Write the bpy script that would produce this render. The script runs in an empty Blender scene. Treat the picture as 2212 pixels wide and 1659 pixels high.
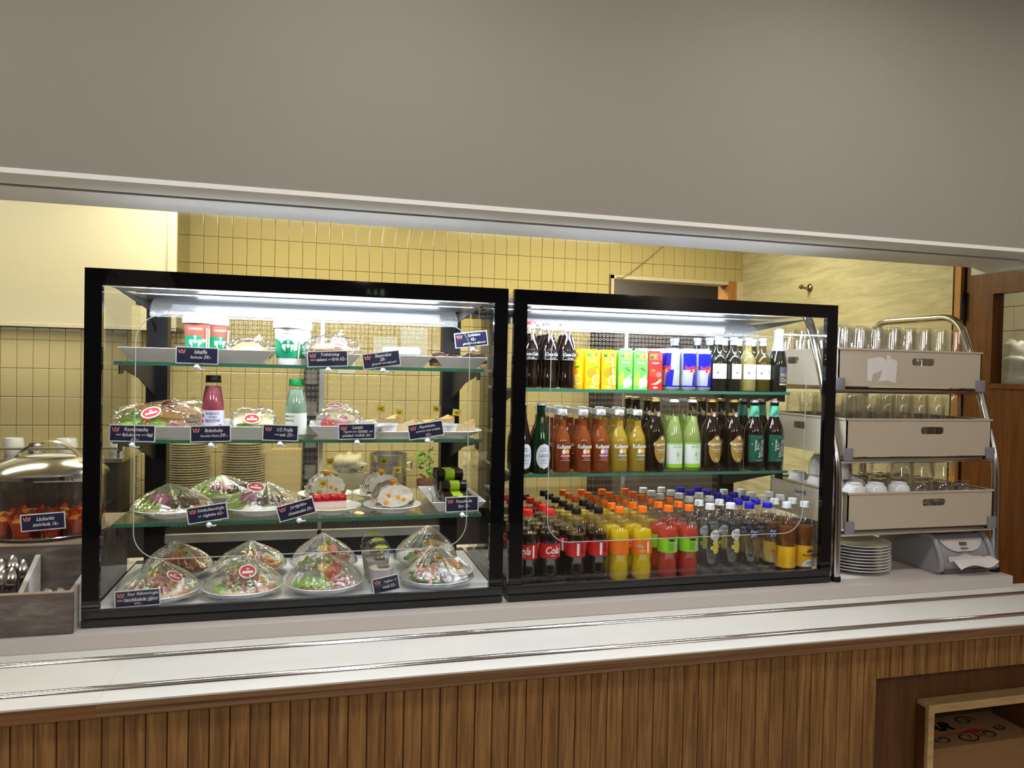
import bpy, bmesh, math, random
from mathutils import Vector, Matrix
random.seed(7)
sc = bpy.context.scene
C = sc.collection
PI = math.pi
ZB = 0.95                                   # height of the stone ledge the cases stand on

# ------------------------------------------------------------------ camera
F = 1600.0
CAM = Vector((0.57268, -2.11589, 0.69121 + ZB))
RR = Vector((0.96619761, -0.25689779, 0.02158043))
RU = Vector((-0.01598894, 0.02383463, 0.99958805))
RF = Vector((0.25730632, 0.96614463, -0.01892144))
cd = bpy.data.cameras.new('camera'); cam = bpy.data.objects.new('camera', cd); C.objects.link(cam)
cd.sensor_fit = 'HORIZONTAL'; cd.sensor_width = 36.0; cd.lens = 36.0 * F / 2212.0; cd.clip_start = 0.02
cam.matrix_world = Matrix(((RR.x, RU.x, -RF.x, CAM.x), (RR.y, RU.y, -RF.y, CAM.y), (RR.z, RU.z, -RF.z, CAM.z), (0, 0, 0, 1)))
sc.camera = cam

def at(px, py, X=None, Y=None, Z=None):
    """pixel of the photograph -> point on the plane X=, Y= or Z= (absolute metres)"""
    d = RR * ((px - 1106.0) / F) + RU * ((829.5 - py) / F) + RF
    if X is not None: t = (X - CAM.x) / d.x
    elif Y is not None: t = (Y - CAM.y) / d.y
    else: t = (Z - CAM.z) / d.z
    return CAM + d * t

# ------------------------------------------------------------------ view, world, large lights
vs = sc.view_settings
sc.display_settings.display_device = 'sRGB'
vs.view_transform = 'Standard'; vs.look = 'None'; vs.gamma = 1.0; vs.use_curve_mapping = False
vs.exposure = 0.0
try:
    sc.cycles.transparent_max_bounces = 40
    sc.cycles.max_bounces = 7
    sc.cycles.caustics_reflective = False
    sc.cycles.caustics_refractive = False
    sc.cycles.sample_clamp_indirect = 6.0
except Exception:
    pass
w = bpy.data.worlds.new('world'); sc.world = w; w.use_nodes = True
w.node_tree.nodes['Background'].inputs[0].default_value = (0.9, 0.93, 1.0, 1)
w.node_tree.nodes['Background'].inputs[1].default_value = 0.02

def area(name, loc, sx, sy, power, col, rot=(0, 0, 0)):
    l = bpy.data.lights.new(name, 'AREA'); l.shape = 'RECTANGLE'; l.size = sx; l.size_y = sy
    l.energy = power; l.color = col
    o = bpy.data.objects.new(name, l); C.objects.link(o); o.location = loc; o.rotation_euler = rot
    return o
KITCHEN_COL = (1.0, 0.93, 0.63)
ROOM_COL = (1.0, 0.97, 0.92)
area('kitchen_lamp_and_fill', (0.45, 1.45, 2.66), 1.3, 0.30, 22, KITCHEN_COL)
area('kitchen_lamp_and_fill', (2.15, 1.45, 2.66), 1.3, 0.30, 26, KITCHEN_COL)
area('kitchen_lamp_and_fill', (-0.95, 0.95, 2.66), 1.0, 0.30, 12, KITCHEN_COL)  # extra light added left of the other two to brighten the hood
area('corridor_fill_light', (2.6, 3.0, 2.6), 0.4, 0.4, 26, (1.0, 0.9, 0.75))  # no lamp known here; added to lift the corridor out of black
area('hood_fill_light', (-0.85, 2.06, ZB + 0.862), 0.9, 0.12, 2.6, (1.0, 0.97, 0.90))  # fill added to brighten the tiles under the hood
area('side_room_lamp_light', (4.6, 0.6, 2.6), 0.6, 0.6, 16, (1.0, 0.92, 0.70))
def fill_point(loc, power, col, rad):
    l = bpy.data.lights.new('dining_fill_light', 'POINT'); l.energy = power; l.color = col; l.shadow_soft_size = rad
    o = bpy.data.objects.new('dining_fill_light', l); C.objects.link(o); o.location = loc
for lx in (-1.2, 0.9, 3.0):
    fill_point((lx, -3.3, 2.42), 33, ROOM_COL, 0.16)  # unseen point fills, made up to light the bulkhead up to its top

for lx in (-0.6, 0.7, 2.0, 3.3):
    area('counter_fill_light', (lx, -1.0, 2.93), 0.25, 0.25, 7.5 if lx < 0 else 9.0, ROOM_COL)  # no fittings known; added to brighten the tray slide

# ------------------------------------------------------------------ materials
MATS = {}
def _new(name):
    m = bpy.data.materials.new(name); m.use_nodes = True
    nt = m.node_tree; nt.nodes.clear()
    out = nt.nodes.new('ShaderNodeOutputMaterial')
    return m, nt, out
def lin(c):
    def f(v):
        v = v / 255.0
        return v / 12.92 if v <= 0.04045 else ((v + 0.055) / 1.055) ** 2.4
    return tuple(f(v) for v in c)
def rgb(*c): return lin(c)
def M(name, col, rough=0.5, metal=0.0, var=0.06, scale=18.0, bump=0.0, bscale=60.0, spec=0.5, coat=0.0, trans=0.0, emit=None, stretch=None, sss=0.0):
    if name in MATS: return MATS[name]
    m, nt, out = _new(name)
    b = nt.nodes.new('ShaderNodeBsdfPrincipled')
    b.inputs['Roughness'].default_value = rough; b.inputs['Metallic'].default_value = metal
    b.inputs['Specular IOR Level'].default_value = spec
    b.inputs['Coat Weight'].default_value = coat
    if sss: b.inputs['Subsurface Weight'].default_value = sss; b.inputs['Subsurface Radius'].default_value = (0.01, 0.006, 0.004)
    tc = nt.nodes.new('ShaderNodeTexCoord'); mp = nt.nodes.new('ShaderNodeMapping')
    nt.links.new(tc.outputs['Object'], mp.inputs[0])
    if stretch: mp.inputs['Scale'].default_value = stretch
    nz = nt.nodes.new('ShaderNodeTexNoise'); nz.inputs['Scale'].default_value = scale; nz.inputs['Detail'].default_value = 4
    nt.links.new(mp.outputs[0], nz.inputs['Vector'])
    mx = nt.nodes.new('ShaderNodeMix'); mx.data_type = 'RGBA'
    mx.inputs[6].default_value = tuple(max(0, c * (1 - var)) for c in col) + (1,)
    mx.inputs[7].default_value = tuple(min(1, c * (1 + var)) for c in col) + (1,)
    nt.links.new(nz.outputs['Fac'], mx.inputs[0]); nt.links.new(mx.outputs[2], b.inputs['Base Color'])
    if bump:
        n2 = nt.nodes.new('ShaderNodeTexNoise'); n2.inputs['Scale'].default_value = bscale; n2.inputs['Detail'].default_value = 3
        nt.links.new(mp.outputs[0], n2.inputs['Vector'])
        bp = nt.nodes.new('ShaderNodeBump'); bp.inputs['Strength'].default_value = bump; bp.inputs['Distance'].default_value = 0.01
        nt.links.new(n2.outputs['Fac'], bp.inputs['Height']); nt.links.new(bp.outputs[0], b.inputs['Normal'])
    if emit:
        b.inputs['Emission Color'].default_value = (*emit[0], 1); b.inputs['Emission Strength'].default_value = emit[1]
    sh = b
    if trans:
        t = nt.nodes.new('ShaderNodeBsdfTranslucent'); nt.links.new(mx.outputs[2], t.inputs['Color'])
        ms = nt.nodes.new('ShaderNodeMixShader'); ms.inputs[0].default_value = trans
        nt.links.new(b.outputs[0], ms.inputs[1]); nt.links.new(t.outputs[0], ms.inputs[2]); sh = ms
    nt.links.new(sh.outputs[0], out.inputs[0])
    MATS[name] = m; return m
def G(name, tint=(1, 1, 1), f0=0.04, rough=0.0, power=5.0, fmax=1.0, haze=0.0, hazecol=(1, 1, 1), bump=0.0, bscale=60.0):
    """thin clear sheet: straight-through transparency plus a Schlick reflection (same from both sides)"""
    if name in MATS: return MATS[name]
    m, nt, out = _new(name)
    tr = nt.nodes.new('ShaderNodeBsdfTransparent'); tr.inputs[0].default_value = (*tint, 1)
    gl = nt.nodes.new('ShaderNodeBsdfGlossy'); gl.inputs['Roughness'].default_value = rough; gl.inputs[0].default_value = (1, 1, 1, 1)
    lw = nt.nodes.new('ShaderNodeLayerWeight'); lw.inputs[0].default_value = 0.5
    pw = nt.nodes.new('ShaderNodeMath'); pw.operation = 'POWER'; pw.inputs[1].default_value = power
    nt.links.new(lw.outputs['Facing'], pw.inputs[0])
    ma = nt.nodes.new('ShaderNodeMath'); ma.operation = 'MULTIPLY_ADD'; ma.inputs[1].default_value = fmax - f0; ma.inputs[2].default_value = f0
    nt.links.new(pw.outputs[0], ma.inputs[0])
    if bump:
        tc = nt.nodes.new('ShaderNodeTexCoord')
        n2 = nt.nodes.new('ShaderNodeTexNoise'); n2.inputs['Scale'].default_value = bscale; n2.inputs['Detail'].default_value = 3
        nt.links.new(tc.outputs['Object'], n2.inputs['Vector'])
        bp = nt.nodes.new('ShaderNodeBump'); bp.inputs['Strength'].default_value = bump; bp.inputs['Distance'].default_value = 0.01
        nt.links.new(n2.outputs['Fac'], bp.inputs['Height'])
        nt.links.new(bp.outputs[0], gl.inputs['Normal']); nt.links.new(bp.outputs[0], lw.inputs['Normal'])
    base = tr
    if haze:
        df = nt.nodes.new('ShaderNodeBsdfDiffuse'); df.inputs[0].default_value = (*hazecol, 1)
        tl = nt.nodes.new('ShaderNodeBsdfTranslucent'); tl.inputs[0].default_value = (*hazecol, 1)
        m0 = nt.nodes.new('ShaderNodeMixShader'); nt.links.new(df.outputs[0], m0.inputs[1]); nt.links.new(tl.outputs[0], m0.inputs[2])
        m1 = nt.nodes.new('ShaderNodeMixShader'); m1.inputs[0].default_value = haze
        nt.links.new(tr.outputs[0], m1.inputs[1]); nt.links.new(m0.outputs[0], m1.inputs[2]); base = m1
    ms = nt.nodes.new('ShaderNodeMixShader')
    nt.links.new(ma.outputs[0], ms.inputs[0]); nt.links.new(base.outputs[0], ms.inputs[1]); nt.links.new(gl.outputs[0], ms.inputs[2])
    nt.links.new(ms.outputs[0], out.inputs[0])
    MATS[name] = m; return m
def WOOD(name, c0, c1, scale=(1, 1, 1), rough=0.45, grain=6.0, bump=0.05, c2=None):
    """grain runs along the axis whose scale is smallest; each piece differs by its object random"""
    if name in MATS: return MATS[name]
    m, nt, out = _new(name)
    b = nt.nodes.new('ShaderNodeBsdfPrincipled'); b.inputs['Roughness'].default_value = rough
    tc = nt.nodes.new('ShaderNodeTexCoord'); mp = nt.nodes.new('ShaderNodeMapping'); mp.inputs['Scale'].default_value = scale
    oi = nt.nodes.new('ShaderNodeObjectInfo')
    mul = nt.nodes.new('ShaderNodeMath'); mul.operation = 'MULTIPLY'; mul.inputs[1].default_value = 37.0
    nt.links.new(oi.outputs['Random'], mul.inputs[0])
    va = nt.nodes.new('ShaderNodeVectorMath'); va.operation = 'ADD'
    cx = nt.nodes.new('ShaderNodeCombineXYZ')
    for i in range(3): nt.links.new(mul.outputs[0], cx.inputs[i])
    nt.links.new(tc.outputs['Object'], mp.inputs[0]); nt.links.new(mp.outputs[0], va.inputs[0]); nt.links.new(cx.outputs[0], va.inputs[1])
    n1 = nt.nodes.new('ShaderNodeTexNoise'); n1.inputs['Scale'].default_value = grain; n1.inputs['Detail'].default_value = 8; n1.inputs['Roughness'].default_value = 0.65; n1.inputs['Distortion'].default_value = 0.6
    nt.links.new(va.outputs[0], n1.inputs['Vector'])
    cr = nt.nodes.new('ShaderNodeValToRGB')
    cr.color_ramp.elements[0].position = 0.34; cr.color_ramp.elements[0].color = (*c0, 1)
    cr.color_ramp.elements[1].position = 0.66; cr.color_ramp.elements[1].color = (*c1, 1)
    if c2:
        e = cr.color_ramp.elements.new(0.5); e.color = (*c2, 1)
    nt.links.new(n1.outputs['Fac'], cr.inputs[0]); nt.links.new(cr.outputs[0], b.inputs['Base Color'])
    if bump:
        bp = nt.nodes.new('ShaderNodeBump'); bp.inputs['Strength'].default_value = bump; bp.inputs['Distance'].default_value = 0.01
        nt.links.new(n1.outputs['Fac'], bp.inputs['Height']); nt.links.new(bp.outputs[0], b.inputs['Normal'])
    nt.links.new(b.outputs[0], out.inputs[0]); MATS[name] = m; return m
def EM(name, col, s):
    if name in MATS: return MATS[name]
    m, nt, out = _new(name); e = nt.nodes.new('ShaderNodeEmission'); e.inputs[0].default_value = (*col, 1); e.inputs[1].default_value = s
    nt.links.new(e.outputs[0], out.inputs[0]); MATS[name] = m; return m

WHITE_CHINA = M('white_china', rgb(232, 232, 234), 0.18, var=0.015)
BLACK = M('black_frame', (0.004, 0.004, 0.005), 0.03, var=0.2, spec=0.4)
BLACK_PLASTIC = M('black_plastic', (0.005, 0.005, 0.006), 0.4, var=0.2, spec=0.25)
STEEL = M('steel', (0.62, 0.61, 0.59), 0.16, 1.0, var=0.05)
BRUSHED = M('brushed_steel', (0.55, 0.54, 0.52), 0.33, 1.0, var=0.08, stretch=(1, 30, 30))
PANE = G('pane_glass', (0.985, 0.995, 0.99), 0.035)
FILM = G('cling_film', (0.975, 0.975, 0.975), 0.10, 0.09, 2.0, 0.9, bump=0.5, bscale=55)
BAGFILM = G('bag_film', (0.98, 0.98, 0.98), 0.09, 0.09, 2.2, 0.85, bump=0.5, bscale=40)
GREEN_EDGE = M('green_glass_edge', (0.045, 0.17, 0.115), 0.08, var=0.3, scale=6, stretch=(1, 1, 1), coat=0.5)
WHITE_PRINT = M('white_print', (0.85, 0.85, 0.86), 0.5, var=0.01)
NAVY = M('navy_card', rgb(38, 40, 74), 0.32, var=0.12, scale=30)
CROWN_RED = M('crown_red', rgb(214, 52, 48), 0.45, var=0.03)
LIME = M('lime_paper', rgb(198, 214, 70), 0.6, var=0.12, scale=120)
CLEAR = G('clear_plastic', (0.97, 0.97, 0.98), 0.06, 0.03)
WHITE_PL = M('white_plastic', rgb(226, 229, 235), 0.35, var=0.02)

# ------------------------------------------------------------------ mesh helpers
class MB:
    def __init__(s): s.v = []; s.f = []
    def add(s, vs_, fs_):
        o = len(s.v); s.v += [tuple(v) for v in vs_]; s.f += [tuple(i + o for i in f) for f in fs_]; return s
    def box(s, x0, x1, y0, y1, z0, z1):
        return s.add([(x0, y0, z0), (x1, y0, z0), (x1, y1, z0), (x0, y1, z0), (x0, y0, z1), (x1, y0, z1), (x1, y1, z1), (x0, y1, z1)],
                     [(0, 3, 2, 1), (4, 5, 6, 7), (0, 1, 5, 4), (1, 2, 6, 5), (2, 3, 7, 6), (3, 0, 4, 7)])
    def lathe(s, prof, n=24, cx=0, cy=0, a0=0, a1=2 * PI, flute=None):
        full = abs(a1 - a0 - 2 * PI) < 1e-6
        k = n if full else n + 1
        vs_ = []; fs_ = []
        for (r, z) in prof:
            for i in range(k):
                a = a0 + (a1 - a0) * i / n
                rr = r * (1 + (flute[1] if (i % 2) else 0)) if (flute and flute[0][0] <= z <= flute[0][1]) else r
                vs_.append((cx + rr * math.sin(a), cy - rr * math.cos(a), z))
        for j in range(len(prof) - 1):
            for i in range(n):
                i2 = (i + 1) % k
                fs_.append((j * k + i, j * k + i2, (j + 1) * k + i2, (j + 1) * k + i))
        return s.add(vs_, fs_)
    def tube(s, path, r, n=10, cap=True):
        pts = [Vector(p) for p in path]; rad = r if isinstance(r, (list, tuple)) else [r] * len(pts)
        t0 = (pts[1] - pts[0]).normalized()
        up = Vector((0, 0, 1)) if abs(t0.z) < 0.9 else Vector((1, 0, 0))
        nrm = t0.cross(up).normalized(); vs_ = []; fs_ = []
        for i, p in enumerate(pts):
            t = (pts[min(i + 1, len(pts) - 1)] - pts[max(i - 1, 0)]).normalized()
            nrm = (nrm - t * nrm.dot(t)).normalized(); bi = t.cross(nrm)
            for j in range(n):
                a = 2 * PI * j / n
                vs_.append(p + (nrm * math.cos(a) + bi * math.sin(a)) * rad[i])
        for i in range(len(pts) - 1):
            for j in range(n):
                j2 = (j + 1) % n
                fs_.append((i * n + j, i * n + j2, (i + 1) * n + j2, (i + 1) * n + j))
        if cap:
            fs_.append(tuple(range(n - 1, -1, -1))); fs_.append(tuple((len(pts) - 1) * n + j for j in range(n)))
        return s.add(vs_, fs_)
    def prism(s, poly, y0, y1):
        """poly in (x,z), extruded along y"""
        n = len(poly)
        return s.add([(x, y0, z) for x, z in poly] + [(x, y1, z) for x, z in poly],
                     [tuple(range(n)), tuple(range(2 * n - 1, n - 1, -1))] + [(i, n + i, n + (i + 1) % n, (i + 1) % n) for i in range(n)])
    def prismz(s, poly, z0, z1):
        n = len(poly)
        return s.add([(x, y, z0) for x, y in poly] + [(x, y, z1) for x, y in poly],
                     [tuple(range(n - 1, -1, -1)), tuple(range(n, 2 * n))] + [(i, (i + 1) % n, n + (i + 1) % n, n + i) for i in range(n)])
    def grid(s, fn, nu, nv, closeu=False):
        k = nu if closeu else nu + 1
        vs_ = [fn(i / nu, j / nv) for j in range(nv + 1) for i in range(k)]
        fs_ = []
        for j in range(nv):
            for i in range(nu):
                i2 = (i + 1) % k
                fs_.append((j * k + i, j * k + i2, (j + 1) * k + i2, (j + 1) * k + i))
        return s.add(vs_, fs_)
    def xf(s, m, start=0):
        s.v[start:] = [tuple(m @ Vector(v)) for v in s.v[start:]]; return s
    def mesh(s, name, mat, smooth=True, angle=38):
        me = bpy.data.meshes.new(name); me.from_pydata(s.v, [], s.f)
        me.materials.append(mat)
        if smooth:
            me.polygons.foreach_set('use_smooth', [True] * len(me.polygons))
            if angle: me.set_sharp_from_angle(angle=math.radians(angle))
        me.update(); return me
    def build(s, name, mat, parent=None, smooth=True, loc=None, rot=None, angle=38, bevel=0.0, seg=2):
        me = s.mesh(name, mat, smooth, angle)
        if bevel:
            bm = bmesh.new(); bm.from_mesh(me); bmesh.ops.recalc_face_normals(bm, faces=bm.faces)
            ed = [e for e in bm.edges if len(e.link_faces) == 2 and e.calc_face_angle(0) > 0.6]
            bmesh.ops.bevel(bm, geom=ed, offset=bevel, segments=seg, profile=0.7, affect='EDGES', clamp_overlap=True)
            bm.to_mesh(me); bm.free()
            me.polygons.foreach_set('use_smooth', [True] * len(me.polygons)); me.set_sharp_from_angle(angle=math.radians(50))
        return put(name, me, parent, loc, rot)
def put(name, me, parent=None, loc=None, rot=None):
    o = bpy.data.objects.new(name, me); C.objects.link(o)
    if parent is not None: o.parent = parent
    if loc is not None: o.location = loc
    if rot is not None: o.rotation_euler = rot
    return o
def tag(o, label=None, cat=None, group=None, kind=None):
    if label: o['label'] = label
    if cat: o['category'] = cat
    if group: o['group'] = group
    if kind: o['kind'] = kind
    return o
def thing(name, label, cat, loc=(0, 0, 0), rotz=0.0, group=None):
    o = bpy.data.objects.new(name, None); C.objects.link(o); o.location = loc; o.rotation_euler = (0, 0, rotz)
    o.empty_display_size = 0.02
    return tag(o, label, cat, group)
def struct(o): return tag(o, kind='structure')
def dup(root, loc, rotz=0.0, label=None, group=None):
    r = root.copy(); C.objects.link(r); r.location = loc; r.rotation_euler = (0, 0, rotz)
    if label: r['label'] = label
    if group: r['group'] = group
    for ch in list(root.children):
        c = ch.copy(); C.objects.link(c); c.parent = r
        for g in list(ch.children):
            d = g.copy(); C.objects.link(d); d.parent = c
    return r

# ------------------------------------------------------------------ flat print: text and shapes
_T = {}
def text2d(s, shear=0.0, bold=0.0, align='CENTER'):
    key = (s, shear, bold, align)
    if key not in _T:
        cu = bpy.data.curves.new('t', 'FONT'); cu.body = s; cu.align_x = align; cu.shear = shear; cu.offset = bold; cu.resolution_u = 2
        o = bpy.data.objects.new('t', cu); C.objects.link(o)
        dg = bpy.context.evaluated_depsgraph_get(); me = o.evaluated_get(dg).to_mesh()
        vs_ = [(v.co.x, v.co.y) for v in me.vertices]; fs_ = [tuple(p.vertices) for p in me.polygons]
        o.evaluated_get(dg).to_mesh_clear(); bpy.data.objects.remove(o); bpy.data.curves.remove(cu)
        _T[key] = (vs_, fs_)
    return _T[key]
def textbox(s, size, **k):
    vs_, fs_ = text2d(s, **k); return [(x * size, y * size) for x, y in vs_], fs_
def fit_text(s, width, height=1e9, **k):
    vs_, fs_ = text2d(s, **k)
    if not vs_: return [], []
    x0 = min(v[0] for v in vs_); x1 = max(v[0] for v in vs_); y0 = min(v[1] for v in vs_); y1 = max(v[1] for v in vs_)
    sx = width / (x1 - x0); sy = min(sx * 1.25, height / max(y1 - y0, 1e-6)) if height < 1e8 else sx
    cx, cy = (x0 + x1) / 2, (y0 + y1) / 2
    return [((x - cx) * sx, (y - cy) * sy) for x, y in vs_], fs_
CROWN = [(-1.0, 0.62), (-0.62, -0.6), (0.62, -0.6), (1.0, 0.62), (0.42, 0.02), (0.0, 0.62), (-0.42, 0.02)]
def crown2d(w): return [(x * w / 2, y * w / 2) for x, y in CROWN]
def flat(mb, pts, faces, y=0.0, dx=0.0, dz=0.0, m=None):
    """2-D print on the plane facing -Y"""
    vs_ = [Vector((x + dx, y, z + dz)) for x, z in pts]
    if m is not None: vs_ = [m @ v for v in vs_]
    return mb.add(vs_, faces)
def flatpoly(mb, pts, y=0.0, dx=0.0, dz=0.0, m=None): return flat(mb, pts, [tuple(range(len(pts)))], y, dx, dz, m)
def ellipse2d(rx, rz, n=28): return [(rx * math.cos(2 * PI * i / n), rz * math.sin(2 * PI * i / n)) for i in range(n)]
def wrapv(x, z, r, a=0.0): return (r * math.sin(x / r + a), -r * math.cos(x / r + a), z)
def wrap(mb, pts, faces, r, dx=0.0, dz=0.0):
    return mb.add([wrapv(x + dx, z + dz, r) for x, z in pts], faces)
def wshape(mb, r, z0, z1, half, nu=8, nv=12, cx=0.0):
    """shape on a cylinder: half(t) gives the half width at height t"""
    def fn(u, v):
        h = half(v); return wrapv(cx + (u * 2 - 1) * h, z0 + (z1 - z0) * v, r)
    return mb.grid(fn, nu, nv)
def weillipse(mb, r, cx, cz, rx, rz, nu=8, nv=12):
    return wshape(mb, r, cz - rz, cz + rz, lambda t: rx * math.sqrt(max(0.0, 1 - (2 * t - 1) ** 2)) + 1e-5, nu, nv, cx)
def wrect(mb, r, x0, x1, z0, z1, nu=12): return mb.grid(lambda u, v: wrapv(x0 + (x1 - x0) * u, z0 + (z1 - z0) * v, r), nu, 1)
# =================================================================== THE SETTING
YW = 2.30; XR = 3.324                       # kitchen back wall, kitchen right wall
PAINT = M('bulkhead_paint', rgb(150, 144, 135), 0.75, var=0.03, scale=3, bump=0.05, bscale=260)
SOFFIT = M('soffit_white', rgb(240, 240, 238), 0.5, var=0.02)
FLOOR_M = M('floor_tiles', rgb(176, 166, 152), 0.5, var=0.12, scale=5)
GROUT = M('grout', rgb(112, 96, 62), 0.9, var=0.1)
TILE_M = M('cream_tile', rgb(206, 189, 134), 0.10, var=0.035, scale=4)
DARKWALL = M('dining_wall', rgb(150, 136, 122), 0.85, var=0.1, scale=2)
struct(MB().box(-3.2, 5.6, -5.6, 3.9, -0.02, 0.0).build('floor', FLOOR_M, smooth=False))
struct(MB().box(-3.2, 5.6, -5.6, -0.18, 2.95, 3.0).build('ceiling', M('ceiling_white', rgb(190, 184, 176), 0.9), smooth=False))
struct(MB().box(-3.2, 5.6, 0.15, 3.9, 2.72, 2.77).build('ceiling', M('kitchen_ceiling', rgb(214, 206, 182), 0.9), smooth=False))
struct(MB().box(-3.2, 5.6, -5.6, -5.5, 0, 2.95).build('wall_front', M('dining_back_wall', rgb(70, 58, 48), 0.85, var=0.1, scale=2), smooth=False))
struct(MB().box(-3.2, -3.1, -5.5, 3.9, 0, 2.95).build('wall_left', DARKWALL, smooth=False))
struct(MB().box(5.5, 5.6, -5.5, 3.9, 0, 2.95).build('wall_far_right', DARKWALL, smooth=False))
# bulkhead over the counter, with the slot of the roller shutter in its white underside
ZS = ZB + 1.120
bulk = struct(MB().box(-3.1, 5.5, -0.185, 0.15, ZS + 0.001, 2.95).build('wall_bulkhead', PAINT, smooth=False))
for xa, xb in ((-3.1, 2.965), (2.985, 5.5)):
    MB().box(xa, xb, -0.183, -0.063, ZS - 0.005, ZS + 0.001).build('underside_board', SOFFIT, bulk, smooth=False)
    MB().box(xa, xb, -0.037, 0.152, ZS - 0.005, ZS + 0.001).build('underside_board', SOFFIT, bulk, smooth=False)
MB().box(-3.1, 2.965, -0.187, -0.183, ZS - 0.006, ZS + 0.006).build('edge_trim', SOFFIT, bulk, smooth=False)
MB().box(-3.1, 2.965, -0.063, -0.037, ZS - 0.001, ZS + 0.0005).build('shutter_slot', BLACK_PLASTIC, bulk, smooth=False)
MB().box(2.965, 2.985, -0.188, 0.155, ZS - 0.034, ZS + 0.001).build('end_board', SOFFIT, bulk, smooth=False)

# kitchen back wall: grout plane + one object for each tile in view
DX0, DX1, DZ1 = 2.3866, 3.2832, ZB + 1.310  # doorway
bw = MB(); bw.box(-3.1, DX0, YW, YW + 0.1, 0, 2.72); bw.box(DX0, XR + 0.1, YW, YW + 0.1, DZ1, 2.72)
bw = struct(bw.build('wall_back', GROUT, smooth=False))
def tile_mesh(wd, ht, th=0.006, b=0.003):
    a = [(0, 0), (wd, 0), (wd, ht), (0, ht)]; i = [(b, b), (wd - b, b), (wd - b, ht - b), (b, ht - b)]
    m = MB(); m.add([(x, 0, z) for x, z in a] + [(x, -th + b * 0.5, z) for x, z in a] + [(x, -th, z) for x, z in i],
                    [(4, 5, 9, 8), (5, 6, 10, 9), (6, 7, 11, 10), (7, 4, 8, 11), (8, 9, 10, 11), (0, 1, 5, 4), (1, 2, 6, 5), (2, 3, 7, 6), (3, 0, 4, 7)])
    return m
TP, TH, GAP = 0.0752, 0.150, 0.0022
tm = tile_mesh(TP - GAP, TH - GAP).mesh('tile', TILE_M, smooth=False)
rest = MB(); tv = tile_mesh(TP - GAP, TH - GAP)
zrow0 = ZB + 1.2449; xcol0 = -0.0329
for r in range(-11, 4):
    z = zrow0 + r * TH
    for c in range(-22, 45):
        x = xcol0 + c * TP
        if x + TP > DX0 + 0.003 and z < DZ1 - 0.004: continue
        if x + TP > XR: continue
        if z + TH > 2.72: continue
        rz = z - ZB
        seen = (rz > 0.84 and -0.14 < x < 3.3 and rz < 1.5) or (x < -0.38 and x > -0.95 and 0.15 < rz < 0.85) or (0.20 < rz < 0.84 and -0.14 < x < 0.9)
        if seen: put('tile', tm, bw, (x + GAP / 2, YW, z + GAP / 2))
        else:
            o = len(rest.v); rest.v += [(vx + x + GAP / 2, vy + YW, vz + z + GAP / 2) for vx, vy, vz in tv.v]; rest.f += [tuple(i + o for i in f) for f in tv.f]
tag(rest.build('tiling', TILE_M, bw, smooth=False), kind='stuff')
# cut tiles above the doorway
cm = tile_mesh(TP - GAP, 0.0, 0.006, 0.0005)
zc = zrow0 + TH
hcut = zrow0 + TH - DZ1
if hcut > 0.02:
    cme = tile_mesh(TP - GAP, hcut - GAP).mesh('tile', TILE_M, smooth=False)
    for c in range(-22, 45):
        x = xcol0 + c * TP
        if x > DX0 - TP * 0.9 and x + TP < XR: put('tile', cme, bw, (x + GAP / 2, YW, DZ1 + GAP / 2))
# narrow cut tiles in the corner beside the laminate wall
xl = xcol0 + TP * math.floor((XR - xcol0) / TP)
if XR - xl > 0.008:
    for zt, ht in [(DZ1, zrow0 + TH - DZ1)] + [(zrow0 + r * TH, TH) for r in (1, 2)]:
        put('tile', tile_mesh(XR - xl - GAP, ht - GAP, 0.006, 0.002).mesh('tile', TILE_M, smooth=False), bw, (xl + GAP / 2, YW, zt + GAP / 2))
# doorway: dark corridor, frame
CORR = M('corridor_wall', rgb(104, 98, 88), 0.9, var=0.06)
struct(MB().box(DX0 - 1.2, XR + 0.8, 3.62, 3.7, 0, 2.72).build('wall_corridor', CORR, smooth=False))
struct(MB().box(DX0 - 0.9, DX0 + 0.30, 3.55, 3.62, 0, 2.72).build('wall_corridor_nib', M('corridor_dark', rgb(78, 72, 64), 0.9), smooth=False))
ORANGE_WOOD = WOOD('orange_pine', rgb(176, 118, 52), rgb(206, 150, 80), (14, 14, 1.2), 0.4)
PALE_PAINT = M('pale_paint', rgb(222, 212, 186), 0.5)
dj = struct(MB().box(DX1 - 0.062, DX1, YW - 0.012, YW + 0.12, 0, DZ1).build('door_1', ORANGE_WOOD, smooth=False))
MB().box(DX1, XR, YW - 0.016, YW + 0.1, 0, DZ1).build('jamb', PALE_PAINT, dj, smooth=False)
MB().box(DX0, DX1, YW - 0.010, YW + 0.1, DZ1 - 0.022, DZ1).build('lintel_trim', PALE_PAINT, dj, smooth=False)
MB().box(DX0, DX0 + 0.018, YW - 0.010, YW + 0.1, 0, DZ1).build('jamb', PALE_PAINT, dj, smooth=False)
# thin cord from the door head to the ceiling
p = [at(1332, 599, Y=YW - 0.012), at(1345, 600, Y=YW - 0.016), at(1370, 583, Y=YW - 0.016), at(1395, 563, Y=YW - 0.016), at(1415, 547, Y=YW - 0.016), at(1428, 535, Y=YW - 0.016), at(1443, 524, Y=YW - 0.016), at(1452, 512, Y=YW - 0.016)]
tag(MB().tube(p, 0.0028, 6).build('hanging_cable', M('cord_grey', rgb(150, 138, 106), 0.6)), 'thin grey cord running up the cream tiles above the doorway', 'cord')

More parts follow.
